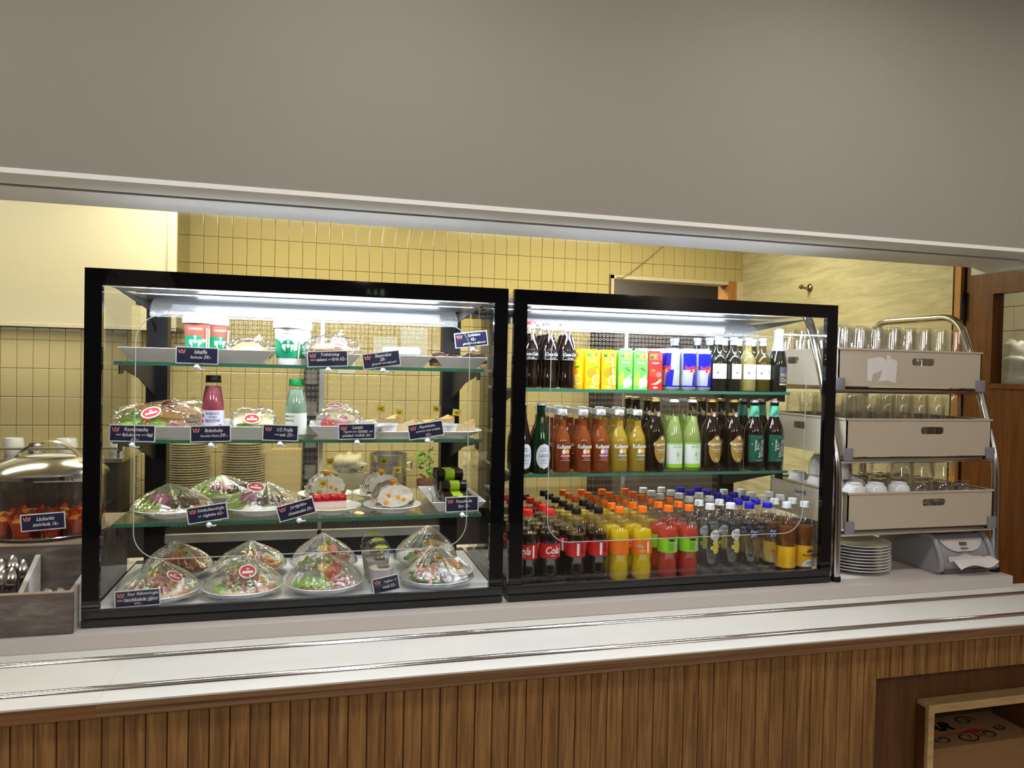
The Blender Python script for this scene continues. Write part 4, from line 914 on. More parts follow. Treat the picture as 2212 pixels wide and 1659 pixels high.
row(wine_o, True, [(2.0890, Y0, 0.0), (1.976, Y0 + 0.062, 0), (2.034, Y0 + 0.062, 0), (2.092, Y0 + 0.062, 0)], R1)
CAVA = [(0.026, 0.0), (0.0295, 0.003), (0.0305, 0.010), (0.0305, 0.095), (0.0285, 0.115), (0.0220, 0.145), (0.0170, 0.170), (0.0150, 0.185), (0.0150, 0.205)]
def cava_dec():
    d = MB(); wrect(d, 0.0308, -0.020, 0.020, 0.024, 0.088, 10); r = 0.0312; g = M('print_gold', rgb(222, 190, 110), 0.4)
    a = wtext(r, 'PATA', 0.030, 0.060, height=0.018); b = wtext(r, 'Cava', 0.028, 0.043, height=0.014); l = MB(); wrect(l, r, -0.020, 0.020, 0.025, 0.029, 8)
    return [('label', d, M('label_slate', rgb(72, 74, 92), 0.4), [('lettering', a, g), ('lettering', b, g), ('gold_rule', l, g)])]
cava = bottle('sparkling_wine_bottle', 'small sparkling wine bottle with grey foil neck and slate label', 'bottle', None, CAVA, None, (0.0185, 0.144, 0.222), GL_DARK, None, FOIL, cava_dec(), 'cava')
cava.location = (2.1500, Y0 - 0.004, R1); cava.rotation_euler = (0, 0, 0.25)
# =================================================================== FOOD IN THE LEFT CASE
from mathutils import noise as NZ
def blobm(r3, amp=0.12, seed=0, n=16, k=10, freq=1.6, flatb=False):
    m = MB(); off = Vector((seed * 7.3, seed * 3.1, seed * 1.7))
    def fn(u, v):
        a = 2 * PI * u; b = PI * (v - 0.5); d = Vector((math.cos(b) * math.sin(a), -math.cos(b) * math.cos(a), math.sin(b)))
        s = 1 + amp * NZ.noise(d * freq + off) * 2
        z = d.z * s
        if flatb and z < -0.35: z = -0.35
        return (d.x * s * r3[0], d.y * s * r3[1], z * r3[2])
    return m.grid(fn, n, k, True)
def blob(name, mat, t, loc, r3, amp=0.12, seed=0, rot=(0, 0, 0), **kw): return blobm(r3, amp, seed, **kw).build(name, mat, t, loc=loc, rot=rot, angle=0)
def leaf(name, mat, t, loc, sx, sy, seed, rot=(0, 0, 0), ruf=0.012):
    m = MB()
    def fn(u, v):
        x, y = (u - 0.5) * 2, (v - 0.5) * 2; e = max(abs(x), abs(y)); l = math.hypot(x, y) or 1; q = e / l
        px_, py_ = x * q, y * q; rr = math.hypot(px_, py_)
        z = 0.6 * ruf * rr ** 2 * math.sin(5 * math.atan2(py_, px_) + seed) + 0.3 * ruf * rr ** 3 * math.sin(13 * math.atan2(py_, px_) + 2 * seed) + 0.5 * ruf * NZ.noise(Vector((px_ * 2 + seed, py_ * 2, seed)))
        return (px_ * sx, py_ * sy, z + 0.3 * ruf * rr)
    return m.grid(fn, 12, 12).build(name, mat, t, loc=loc, rot=rot, angle=0)
def slab(name, mat, t, loc, sx, sy, h, rot=(0, 0, 0), bevel=0.006, seed=0):
    m = MB(); m.prismz([(sx * math.copysign(abs(math.cos(a)) ** 0.55, math.cos(a)), sy * math.copysign(abs(math.sin(a)) ** 0.55, math.sin(a))) for a in [2 * PI * i / 28 for i in range(28)]], 0, h)
    return m.build(name, mat, t, loc=loc, rot=rot, bevel=bevel)
def disc(name, mat, t, loc, r, h, rot=(0, 0, 0), inner=None):
    m = MB(); m.lathe([(0, 0), (r, 0), (r, h), (0, h)], 20); o = m.build(name, mat, t, loc=loc, rot=rot)
    if inner:
        nm, im, ir = inner; q = MB(); q.lathe([(0, h), (ir, h), (ir * 0.9, h + 0.0012), (0, h + 0.0016)], 16); q.build(nm, im, o)
    return o
def tent(t, R, zr, h, ax=0.0, ay=0.0, seed=0, bulge=0.80, mat=None):
    """cling film pulled from the plate rim up to a peak, gathered in pleats"""
    rg = random.Random(seed); N = 84; ph = [rg.uniform(0, 6.28) for _ in range(4)]; fr = [7, 13, 21, 31]
    pl = [rg.uniform(-1, 1) for _ in range(N)]
    m = MB()
    def fn(u, v):
        a = 2 * PI * u
        if v < 0.08: rr = R * (0.94 + 0.75 * v); z = zr - 0.010 + 0.12 * v; return (rr * math.sin(a), -rr * math.cos(a), z)
        w_ = (v - 0.08) / 0.92
        pleat = sum(math.sin(f * a + p_) for f, p_ in zip(fr, ph)) / 4 * 0.6 + pl[int(u * N) % N] * 0.5
        s = (1 - w_) * (1 + 0.10 * math.sin(PI * w_)) + 0.05 * w_
        rr = R * s * (1 + pleat * 0.085 * math.sin(PI * min(1, w_ * 1.15)))
        z = zr + (h - zr) * (w_ ** bulge) + pleat * 0.0055 * math.sin(PI * w_)
        return (rr * math.sin(a) + ax * w_, -rr * math.cos(a) + ay * w_, z)
    m.grid(fn, N, 14, True)
    return m.build('cling_film', mat or FILM, t, angle=26)
def sticker(t, loc, rot, w_=0.048, h=0.034):
    m = MB(); m.prism(ellipse2d(w_ / 2, h / 2), -0.0005, 0.0); o = m.build('sticker', WHITE_PRINT, t, loc=loc, rot=rot, smooth=False)
    m = MB(); flatpoly(m, ellipse2d(w_ * 0.42, h * 0.40), -0.0009); m.build('red_oval', CROWN_RED, o, smooth=False)
    m = MB(); flatpoly(m, [(-w_ * 0.30, -h * 0.16), (w_ * 0.30, -h * 0.16), (w_ * 0.30, h * 0.02), (-w_ * 0.30, h * 0.02)], -0.0013); flatpoly(m, crown2d(w_ * 0.2), -0.0013, 0, h * 0.17); m.build('white_print', WHITE_PRINT, o, smooth=False)
    return o
STICK = M('wood_stick', rgb(214, 190, 140), 0.6)
def flag(t, loc, h=0.045, yaw=0.0, side=1, lean=0.0):
    m = MB(); m.tube([(0, 0, -0.012), (0, 0, h)], 0.0011, 6); o = m.build('flag', STICK, t, loc=loc, rot=(0, lean, yaw))
    m = MB(); fw, fh = 0.026, 0.020
    m.grid(lambda u, v: (side * fw * u, 0.0015 * math.sin(u * 4), h - fh + fh * v), 6, 1); m.build('paper', LIME, o)
    m = MB(); c = crown2d(0.016); m.add([(side * fw * 0.5 + x, -0.0006 + 0.0015 * math.sin((0.5 + x / fw) * 4) - 0.001, h - fh / 2 + z) for x, z in c], [tuple(range(7))])
    m.add([(side * fw * 0.5 + x, +0.0022, h - fh / 2 + z) for x, z in c], [tuple(range(7))]); m.build('crown', CROWN_RED, o, smooth=False)
    return o
def plate_mesh(R, h=0.022):
    return MB().lathe([(0, 0.004), (R * 0.52, 0.004), (R * 0.52, 0.0), (R * 0.56, 0.0), (R * 0.58, 0.004), (R * 0.84, h * 0.62), (R * 0.985, h - 0.001), (R, h), (R * 0.985, h + 0.0015), (R * 0.83, h * 0.62 + 0.003), (R * 0.60, 0.0075), (0, 0.0075)], 48).mesh('plate', WHITE_CHINA)
PL113 = plate_mesh(0.113, 0.030); PL106 = plate_mesh(0.107, 0.029); PL108 = plate_mesh(0.110, 0.024); PL88 = plate_mesh(0.088, 0.020)
CRUST = M('crust', rgb(206, 152, 84), 0.7, var=0.25, scale=60, bump=0.4, bscale=120); CRUMB = M('crumb', rgb(236, 220, 182), 0.8, var=0.1, scale=90, bump=0.4, bscale=180)
RYE = M('rye_bread', rgb(150, 112, 70), 0.8, var=0.25, scale=80, bump=0.4)
LETT = M('lettuce', rgb(172, 216, 92), 0.4, var=0.35, scale=22, trans=0.3, bump=0.3); LETT2 = M('dark_lettuce', rgb(122, 176, 70), 0.4, var=0.35, scale=22, trans=0.25, bump=0.3)
HAM = M('ham', rgb(226, 176, 156), 0.4, var=0.12, scale=40, trans=0.15); PRAWN = M('prawn', rgb(238, 176, 162), 0.35, var=0.22, scale=120, trans=0.15, sss=0.2)
EGGW = M('egg_white', rgb(236, 236, 230), 0.35); EGGY = M('egg_yolk', rgb(240, 190, 60), 0.5); TOM = M('tomato', rgb(214, 62, 36), 0.3, var=0.15, scale=80); LEM = M('lemon', rgb(240, 214, 80), 0.35, var=0.1)
CUC = M('cucumber', rgb(196, 216, 150), 0.35); CUCS = M('cucumber_skin', rgb(54, 100, 40), 0.4); MAYO = M('mayonnaise', rgb(240, 236, 218), 0.35); CHEESE = M('cheese', rgb(238, 224, 150), 0.45, var=0.05); MEATB = M('meatball', rgb(104, 78, 60), 0.6, var=0.3, scale=80, bump=0.4); BEET = M('beet_salad', rgb(206, 120, 160), 0.45, var=0.2)
ROAST = M('roast_beef', rgb(150, 62, 54), 0.4, var=0.25, scale=60); ONION = M('fried_onion', rgb(186, 130, 62), 0.6, var=0.25, scale=120)
sp = [(0.011 * math.cos(a), 0.0, 0.011 * math.sin(a)) for a in [(-0.3 + 3.6 * i / 9) for i in range(10)]]
PRM = MB().tube(sp, [0.0045, 0.0054, 0.0056, 0.0054, 0.0050, 0.0044, 0.0038, 0.0030, 0.0022, 0.0030], 7).mesh('prawn', PRAWN)
def prawns(t, n, cx, cy, cz, sx, sy, sz, seed):
    rg = random.Random(seed)
    for i in range(n):
        a = rg.uniform(0, 6.28); q = math.sqrt(rg.random())
        x, y = q * math.cos(a), q * math.sin(a)
        put('prawn', PRM, t, (cx + sx * x, cy + sy * y, cz + sz * (1 - q * q) * rg.uniform(0.6, 1.05)), (rg.uniform(-1.5, 1.5), rg.uniform(-1, 1), rg.uniform(0, 6.28)))
def wrapped(label, loc, R, pm, rotz=0.0, h=0.1, ax=0.0, ay=0.0, seed=0, fill=None, group=None, stick=None, name='wrapped_sandwich', cat='sandwich', zr=None):
    t = thing(name, label, cat, loc, rotz, group)
    put('plate', pm, t)
    fill(t, seed)
    tent(t, R, (zr if zr else 0.028), h, ax, ay, seed)
    if stick: sticker(t, *stick)
    return t
def prawn_fill(t, s):
    rg = random.Random(s)
    slab('bread', CRUMB, t, (0, 0, 0.010), 0.078, 0.052, 0.016, rot=(0, 0, rg.uniform(-0.3, 0.3))); slab('crust', CRUST, t, (0.060, -0.035, 0.010), 0.030, 0.018, 0.020, rot=(0, 0, 0.4))
    leaf('lettuce', LETT, t, (-0.045, -0.030, 0.028), 0.036, 0.032, s, rot=(0.3, -0.2, 0.5)); leaf('lettuce', LETT2, t, (0.0, 0.02, 0.030), 0.06, 0.045, s + 2)
    disc('egg_slice', EGGW, t, (0.048, -0.006, 0.038), 0.020, 0.005, (0.9, 0.3, 0), ('yolk', EGGY, 0.012)); disc('egg_slice', EGGW, t, (0.030, 0.016, 0.042), 0.020, 0.005, (0.7, -0.3, 0), ('yolk', EGGY, 0.012))
    prawns(t, 26, 0.0, -0.012, 0.028, 0.058, 0.040, 0.036, s); blob('mayonnaise', MAYO, t, (-0.01, 0.0, 0.050), (0.022, 0.018, 0.014), 0.15, s)
    disc('lemon_slice', LEM, t, (-0.012, 0.012, 0.062), 0.018, 0.004, (1.2, 0.2, 0.4)); flag(t, (-0.016, 0.0, 0.055), 0.030, 0.2)
def beef_fill(t, s):
    slab('bread', RYE, t, (0, 0, 0.010), 0.075, 0.055, 0.018); leaf('lettuce', LETT2, t, (-0.03, -0.03, 0.030), 0.05, 0.035, s, rot=(0.3, 0, 0))
    blob('roast_beef', ROAST, t, (0.0, -0.012, 0.046), (0.050, 0.030, 0.020), 0.3, s, freq=3); blob('roast_beef', ROAST, t, (0.012, 0.02, 0.048), (0.045, 0.026, 0.020), 0.3, s + 1, freq=3)
    blob('fried_onion', ONION, t, (0.045, -0.02, 0.036), (0.036, 0.028, 0.018), 0.4, s + 2, freq=4); disc('orange_slice', M('orange_slice', rgb(236, 150, 50), 0.4), t, (0.0, -0.02, 0.066), 0.020, 0.005, (1.1, 0, 0.2))
    disc('cucumber_slice', CUC, t, (0.022, -0.01, 0.074), 0.018, 0.004, (1.2, 0.3, 0), ('seeds', CUCS, 0.004)); flag(t, (0.0, 0.01, 0.068), 0.030)
def veg_fill(t, s):
    slab('bread', RYE, t, (-0.012, -0.012, 0.010), 0.072, 0.048, 0.018); leaf('lettuce', LETT, t, (-0.055, -0.035, 0.032), 0.036, 0.026, s, rot=(0.5, -0.2, 0.3)); leaf('lettuce', LETT, t, (-0.012, -0.045, 0.032), 0.034, 0.024, s + 4, rot=(0.6, 0.1, -0.2))
    disc('tomato_slice', TOM, t, (0.016, -0.018, 0.040), 0.026, 0.006, (0.5, 0.1, 0)); disc('cucumber_slice', CUCS, t, (0.026, 0.008, 0.050), 0.021, 0.005, (0.7, 0.1, 0), ('flesh', CUC, 0.018)); disc('pepper_ring', M('yellow_pepper', rgb(240, 190, 40), 0.3), t, (0.0, 0.006, 0.060), 0.022, 0.008, (0.4, 0, 0)); disc('tomato_slice', TOM, t, (0.026, 0.006, 0.063), 0.018, 0.006, (0.5, 0.3, 0))
    prawns(t, 14, 0.048, -0.022, 0.026, 0.030, 0.030, 0.022, s); flag(t, (-0.004, 0.0, 0.062), 0.034)
def ramekin(t, loc, r=0.034, h=0.030, rot=(0, 0, 0), fillm=None, name='ramekin'):
    m = MB(); m.lathe([(0, 0), (r * 0.86, 0), (r * 0.9, 0.003), (r * 0.97, h - 0.006), (r, h - 0.005), (r, h), (r * 0.93, h), (r * 0.88, 0.008)], 56, flute=((0.0029, h - 0.0055), -0.035)); o = m.build(name, WHITE_CHINA, t, loc=loc, rot=rot)
    if fillm: q = MB(); q.lathe([(0, h * 0.72), (r * 0.92, h * 0.70)], 24); q.build('filling', fillm, o)
    return o
def salad_fill(t, s):
    blob('lettuce_heap', LETT2, t, (-0.02, 0.0, 0.028), (0.06, 0.05, 0.018), 0.3, s, freq=3, n=24, k=14); prawns(t, 16, -0.035, -0.035, 0.026, 0.040, 0.030, 0.026, s)
    blob('egg_half', EGGW, t, (-0.038, -0.052, 0.042), (0.014, 0.014, 0.012), 0.08, s); blob('ham_roll', HAM, t, (-0.02, -0.03, 0.055), (0.034, 0.012, 0.014), 0.25, s, rot=(0, -0.5, 0.3)); disc('tomato_slice', TOM, t, (-0.045, 0.0, 0.046), 0.018, 0.006, (0.4, 0.2, 0))
    ramekin(t, (0.050, -0.012, 0.024), 0.056, 0.034, (0.22, 0.10, 0), MAYO); slab('bread_roll', CRUST, t, (0.052, 0.004, 0.054), 0.030, 0.020, 0.010, (0.2, 0.1, 0)); flag(t, (-0.006, 0.0, 0.062), 0.030)
def ball_fill(t, s):
    rg = random.Random(s)
    slab('bread', CRUMB, t, (0.01, -0.008, 0.008), 0.080, 0.056, 0.016); slab('crust', CRUST, t, (0.070, -0.02, 0.010), 0.026, 0.024, 0.024); leaf('lettuce', LETT, t, (-0.055, -0.03, 0.030), 0.040, 0.036, s, rot=(0.5, -0.3, 0.3)); leaf('lettuce', LETT, t, (-0.02, 0.03, 0.036), 0.05, 0.03, s + 1, rot=(0.2, 0.1, 0))
    blob('beet_salad', BEET, t, (-0.028, -0.012, 0.042), (0.028, 0.024, 0.020), 0.2, s, freq=3)
    for i in range(7): blob('meatball', MEATB, t, (0.0 + 0.019 * (i % 4) + 0.004, -0.032 + 0.026 * (i // 4), 0.036 + 0.004 * (i % 2)), (0.0135, 0.0135, 0.012), 0.12, s + i, n=12, k=8)
    disc('cucumber_slice', CUCS, t, (0.0, 0.02, 0.056), 0.019, 0.004, (0.8, -0.2, 0), ('flesh', CUC, 0.0165))
def deck_xy(px, Y): return at(px, 1250, Y=Y).x
def apexh(px, py, Y, z): return at(px, py, Y=Y).z - z
yd = 0.142
wrapped('film-wrapped prawn sandwich behind the navy large prawn sandwich sign', (0.155, yd, DK), 0.113, PL113, 0.0, apexh(345, 1212, yd, DK), 0.0, 0.02, 1, prawn_fill, 'wrapped open sandwiches', ((0.048, -0.030, 0.070), (-0.85, 0.55, 0.4)))
wrapped('film-wrapped prawn sandwich with round red sticker facing out', (0.382, yd, DK), 0.113, PL113, 0.15, apexh(530, 1205, yd, DK), 0.01, 0.02, 2, prawn_fill, 'wrapped open sandwiches', ((0.008, -0.052, 0.080), (-0.75, 0.0, 0), 0.048, 0.044))
wrapped('film-wrapped rye sandwich with tomato and green leaves at the front', (0.611, yd, DK), 0.113, PL113, 0.0, apexh(692, 1195, yd, DK), -0.01, 0.02, 3, veg_fill, 'wrapped open sandwiches')
wrapped('film-wrapped salad plate with big fluted ramekin tipped on it', (0.946, yd, DK), 0.116, PL113, 0.0, apexh(942, 1180, yd, DK), -0.01, 0.02, 4, salad_fill, 'wrapped salad plates', name='wrapped_salad', cat='salad')
yb = 0.37
wrapped('film-wrapped roast beef sandwich with orange slice behind the prawn sandwich', (deck_xy(385, yb), yb, DK), 0.108, PL106, 0.1, apexh(390, 1165, yb, DK), -0.01, -0.02, 5, beef_fill, 'wrapped open sandwiches')
wrapped('film-wrapped prawn sandwich at the back between roast beef and vegetable ones', (deck_xy(543, yb), yb, DK), 0.108, PL106, 0.6, apexh(528, 1166, yb, DK), -0.01, -0.01, 6, prawn_fill, 'wrapped open sandwiches')
wrapped('film-wrapped sandwich with yellow pepper and tomato at the back', (deck_xy(700, yb), yb, DK), 0.108, PL106, 0.2, apexh(686, 1150, yb, DK), -0.01, -0.01, 7, veg_fill, 'wrapped open sandwiches')
wrapped('film-wrapped salad plate behind the big fluted ramekin', (deck_xy(918, yb), yb, DK), 0.108, PL106, 0.9, apexh(920, 1134, yb, DK), 0.0, -0.01, 8, salad_fill, 'wrapped salad plates', name='wrapped_salad', cat='salad')
# yoghurt cups with dome lids
YOG = M('yoghurt', rgb(226, 224, 224), 0.4, trans=0.2); MUES = M('muesli', rgb(160, 130, 90), 0.8, var=0.4, scale=200)
def yog(label, loc):
    t = thing('yoghurt_cup', label, 'cup', loc, 0, 'yoghurt cups')
    MB().lathe([(0, 0.0), (0.027, 0.0), (0.0385, 0.085), (0.0405, 0.086), (0.0405, 0.090)], 32).build('cup', CLEAR, t)
    MB().lathe([(0, 0.002), (0.0262, 0.002), (0.0362, 0.070), (0, 0.071)], 28).build('yoghurt', YOG, t)
    blob('muesli', MUES, t, (0.006, 0, 0.0745), (0.016, 0.016, 0.004), 0.4, 3, freq=5)
    MB().lathe([(0.0415, 0.086), (0.0415, 0.092), (0.0385, 0.094), (0.036, 0.112), (0.027, 0.127), (0.014, 0.134), (0, 0.135)], 32).build('dome_lid', CLEAR, t)
    m = MB().lathe([(0.020, 0.1308), (0.012, 0.1354), (0, 0.1364)], 24); s = m.build('lid_sticker', LIME, t)
    q = MB(); c = crown2d(0.014); q.add([(x, z, 0.1368 - 0.0) for x, z in c], [tuple(range(7))]); q.build('crown', CROWN_RED, s, smooth=False)
    return t
xy = at(823, 1250, Y=0.105)
yog('dome-lidded yoghurt cup at the front behind its navy price sign', (xy.x, 0.105, DK)); yog('dome-lidded yoghurt cup in the middle of the row', (xy.x - 0.004, 0.200, DK)); yog('dome-lidded yoghurt cup at the back of the row', (xy.x - 0.010, 0.295, DK))

# --- lower shelf (S3)
y3 = 0.165
wrapped('film-wrapped meatball sandwich with green lettuce and bright pleats', (0.188, y3, S3), 0.111, PL108, 0.0, apexh(355, 1047, y3, S3), -0.015, 0.02, 11, ball_fill, 'wrapped meatball sandwiches', zr=0.022)
wrapped('film-wrapped meatball sandwich with an oval red sticker on top', (0.425, y3, S3), 0.108, PL108, 0.0, apexh(563, 1043, y3, S3), 0.015, 0.02, 12, ball_fill, 'wrapped meatball sandwiches', ((-0.010, -0.048, 0.082), (-0.75, 0.15, 0.0), 0.050, 0.034), zr=0.022)
wrapped('film-wrapped meatball sandwich behind the two front ones', (at(482, 1090, Y=0.39).x, 0.39, S3), 0.108, PL108, 0.7, apexh(470, 1026, 0.39, S3), -0.01, 0, 13, ball_fill, 'wrapped meatball sandwiches', zr=0.022)
CREAM = M('cream', rgb(240, 234, 220), 0.45, var=0.05, bump=0.4, bscale=120); MERI = M('meringue', rgb(232, 218, 198), 0.7, var=0.15, scale=60, bump=0.5, bscale=90); CHOC = M('chocolate', rgb(36, 22, 18), 0.25, var=0.2); MAND = M('mandarin', rgb(244, 160, 30), 0.3, var=0.15, scale=60)
def plain_plate(label, loc, me, group): return tag(put('plate', me, None, loc), label, 'plate', group)
def rollcake(label, loc, rotz, group='meringue roll slices'):
    t = thing('roll_cake', label, 'cake', loc, rotz, group); rg = random.Random(int(loc[0] * 1000))
    m = MB(); Rr, H_, D = 0.060, 0.072, 0.024
    def fn(u, v):
        a = -0.25 + (PI + 0.5) * u
        x = Rr * math.cos(a); z = 0.012 + H_ * 0.86 * max(-0.12, math.sin(a)); k = 1 + 0.05 * math.sin(19 * a + 5 * v) + 0.10 * NZ.noise(Vector((x * 55, v * 4, z * 55)))
        return (x * k, -D + 2 * D * v, z * k)
    m.grid(fn, 64, 8); m.build('meringue', MERI, t, angle=0)
    m = MB()
    def fc(u, v):
        a = 2 * PI * u; q = v; x = 0.056 * q * math.cos(a) * (1 + 0.05 * math.sin(13 * a) * q); z = 0.034 + (0.038 if math.sin(a) > 0 else 0.030) * q * math.sin(a)
        return (x, -D - 0.004 - 0.005 * NZ.noise(Vector((x * 60, z * 60, 1.0))) - 0.004 * (1 - q), max(0.002, z))
    m.grid(fc, 32, 8, True); m.build('cream_face', CREAM, t, angle=0)
    m = MB(); m.grid(lambda u, v: ((lambda a: (0.056 * v * math.cos(a), D, max(0.002, 0.03 + 0.045 * v * math.sin(a))))(2 * PI * u)), 24, 2, True); m.build('cream_back', CREAM, t)
    for i, (x, z) in enumerate(((-0.022, 0.042), (0.008, 0.034), (0.024, 0.026), (-0.03, 0.02))): blob('mandarin_piece', MAND, t, (x, -D - 0.006, z), (0.008, 0.005, 0.006), 0.2, i)
    for k in range(4):
        y = -D + 0.004 + k * 0.013
        pts = [(Rr * 1.02 * math.cos(a) * 1.04, y + 0.004 * math.sin(9 * a), 0.012 + H_ * 0.86 * math.sin(a) * 1.06 + 0.0015) for a in [PI * (0.34 + 0.58 * i / 16) for i in range(17)]]
        MB().tube(pts, 0.0011, 5).build('chocolate_drizzle', CHOC, t)
    blob('mandarin_wedge', MAND, t, (0.0, -0.012, 0.080), (0.018, 0.010, 0.008), 0.1, 2, rot=(0, 0.35, 0.3)); flag(t, (0.004, 0.004, 0.078), 0.044, 0.1)
    return t
xr = at(848, 1080, Y=0.135); plain_plate('white cake plate under the meringue roll slice on the glass shelf front', (xr.x, 0.142, S3), PL88, 'small cake plates')
rollcake('meringue roll slice with bright cream, mandarin wedge and flag in front', (xr.x, 0.148, S3 + 0.0085), 0.25)
for px, lb, rz in ((702, 'meringue roll slice standing behind the red strawberry cheesecake', 0.35), (820, 'meringue roll slice half hidden behind the front meringue slice', 0.45)):
    q = at(px, 1080, Y=0.36); plain_plate('white cake plate under a meringue roll slice at the back', (q.x, 0.36, S3), PL88, 'small cake plates'); rollcake(lb, (q.x, 0.36, S3 + 0.0085), rz)
q = at(716, 1090, Y=0.142); plain_plate('white cake plate under the strawberry cheesecake', (q.x, 0.142, S3), PL88, 'small cake plates')
t = thing('cheesecake', 'strawberry cheesecake slice with red jelly top and lime flag', 'cake', (q.x - 0.006, 0.138, S3 + 0.0085), 0.12)
MB().box(-0.050, 0.046, -0.028, 0.028, 0, 0.009).build('biscuit_base', M('biscuit', rgb(226, 200, 150), 0.8, var=0.15, scale=120), t, smooth=False, bevel=0.002)
MB().box(-0.050, 0.046, -0.028, 0.028, 0.0092, 0.028).build('cheese_layer', M('cheese_layer', rgb(240, 214, 208), 0.5, var=0.05), t, smooth=False, bevel=0.002)
JELLY = M('strawberry_jelly', rgb(176, 22, 40), 0.12, var=0.3, scale=60)
MB().box(-0.050, 0.046, -0.028, 0.028, 0.0282, 0.036).build('jelly', JELLY, t, smooth=False, bevel=0.002)
for i in range(8): blob('strawberry', M('strawberry', rgb(212, 44, 48), 0.25, var=0.25, scale=90), t, (-0.040 + 0.0235 * (i % 4) + 0.004, -0.014 + 0.028 * (i // 4), 0.038), (0.013, 0.012, 0.008), 0.15, i)
flag(t, (-0.006, 0.0, 0.040), 0.048, 0.0, -1)
tag(blob('almond_biscuit', M('biscuit', rgb(226, 200, 150), 0.8), None, (at(776, 1108, Y=0.075).x, 0.080, S3 + 0.004), (0.016, 0.010, 0.006), 0.2, 4), 'small beige biscuit crumb lying on the glass shelf', 'biscuit')
# punsch rolls on a rectangular dish
def dish(name, label, x0, x1, y0, y1, z, h=0.034, inset=0.032, cat='dish', group=None, rotz=0.0):
    cx, cy = (x0 + x1) / 2, (y0 + y1) / 2; t = thing(name, label, cat, (cx, cy, z), rotz, group)
    a, b = (x1 - x0) / 2, (y1 - y0) / 2
    def ringp(ax_, ay_, zz): return [(-ax_, -ay_, zz), (ax_, -ay_, zz), (ax_, ay_, zz), (-ax_, ay_, zz)]
    lv = [ringp(a - inset, b - inset, 0.0), ringp(a, b, h), ringp(a - 0.003, b - 0.003, h + 0.001), ringp(a - inset + 0.004, b - inset + 0.004, 0.006)]
    m = MB(); m.add([p for l in lv for p in l], [(3, 2, 1, 0)] + [(k * 4 + i, k * 4 + (i + 1) % 4, (k + 1) * 4 + (i + 1) % 4, (k + 1) * 4 + i) for k in range(3) for i in range(4)] + [(12, 13, 14, 15)])
    m.build('bowl', WHITE_CHINA, t, smooth=False, bevel=0.003); return t
q0, q1 = at(925, 1090, Y=0.10), at(1046, 1085, Y=0.10)
dish('serving_dish', 'white rectangular dish holding the green and brown marzipan rolls', q0.x + 0.005, q1.x + 0.0, 0.072, 0.385, S3, 0.032, 0.026, group='white rectangular serving dishes')
MARZ = M('marzipan', rgb(178, 208, 34), 0.5, var=0.06)
def prm_roll():
    t = thing('marzipan_roll', 'green marzipan roll with dark chocolate ends on the dish', 'pastry', group='marzipan rolls')
    def cyl(x0, x1, r): m = MB(); m.tube([(x0, 0, 0), (x0 + 0.002, 0, 0), (x1 - 0.002, 0, 0), (x1, 0, 0)], [r * 0.82, r, r, r * 0.82], 18); return m
    cyl(-0.017, 0.017, 0.0178).build('marzipan', MARZ, t); cyl(-0.044, -0.0165, 0.0184).build('chocolate_end', CHOC, t); cyl(0.0165, 0.044, 0.0184).build('chocolate_end', CHOC, t)
    return t
pr0 = prm_roll(); cx = (q0.x + q1.x) / 2 + 0.012
spots = [(0.0, 0.150, 0.0265, 0.0), (0.002, 0.195, 0.0265, 0.1), (0.0, 0.240, 0.0265, 0), (0.0, 0.285, 0.0265, 0.05), (0.004, 0.330, 0.0265, 0), (0.0, 0.218, 0.058, 0.12), (-0.006, 0.258, 0.058, 0.02), (-0.004, 0.302, 0.058, 0), (-0.010, 0.250, 0.0905, 0.05), (-0.012, 0.288, 0.0905, 0.0), (0.012, 0.108, 0.0265, 0.05)]
for i, (dx, y, z, rz) in enumerate(spots):
    if i == 0: pr0.location = (cx + dx, y, S3 + z); pr0.rotation_euler = (0, 0, rz)
    else: dup(pr0, (cx + dx, y, S3 + z), rz)
tg = thing('serving_tongs', 'small wire serving tongs leaning in the marzipan roll dish', 'tongs', (q0.x + 0.028, 0.10, S3 + 0.032))
for s in (-1, 1):
    MB().tube([(0.008 * s, 0.10, 0.012), (0.010 * s, 0.06, 0.014), (0.013 * s, 0.0, 0.006), (0.012 * s - 0.01, -0.022, 0.0)], 0.0018, 6).build('arm', STEEL, tg)
MB().tube([(-0.008, 0.10, 0.012), (-0.007, 0.112, 0.03), (0, 0.114, 0.045), (0.007, 0.112, 0.03), (0.008, 0.10, 0.012)], 0.0018, 6).build('spring_bow', STEEL, tg)
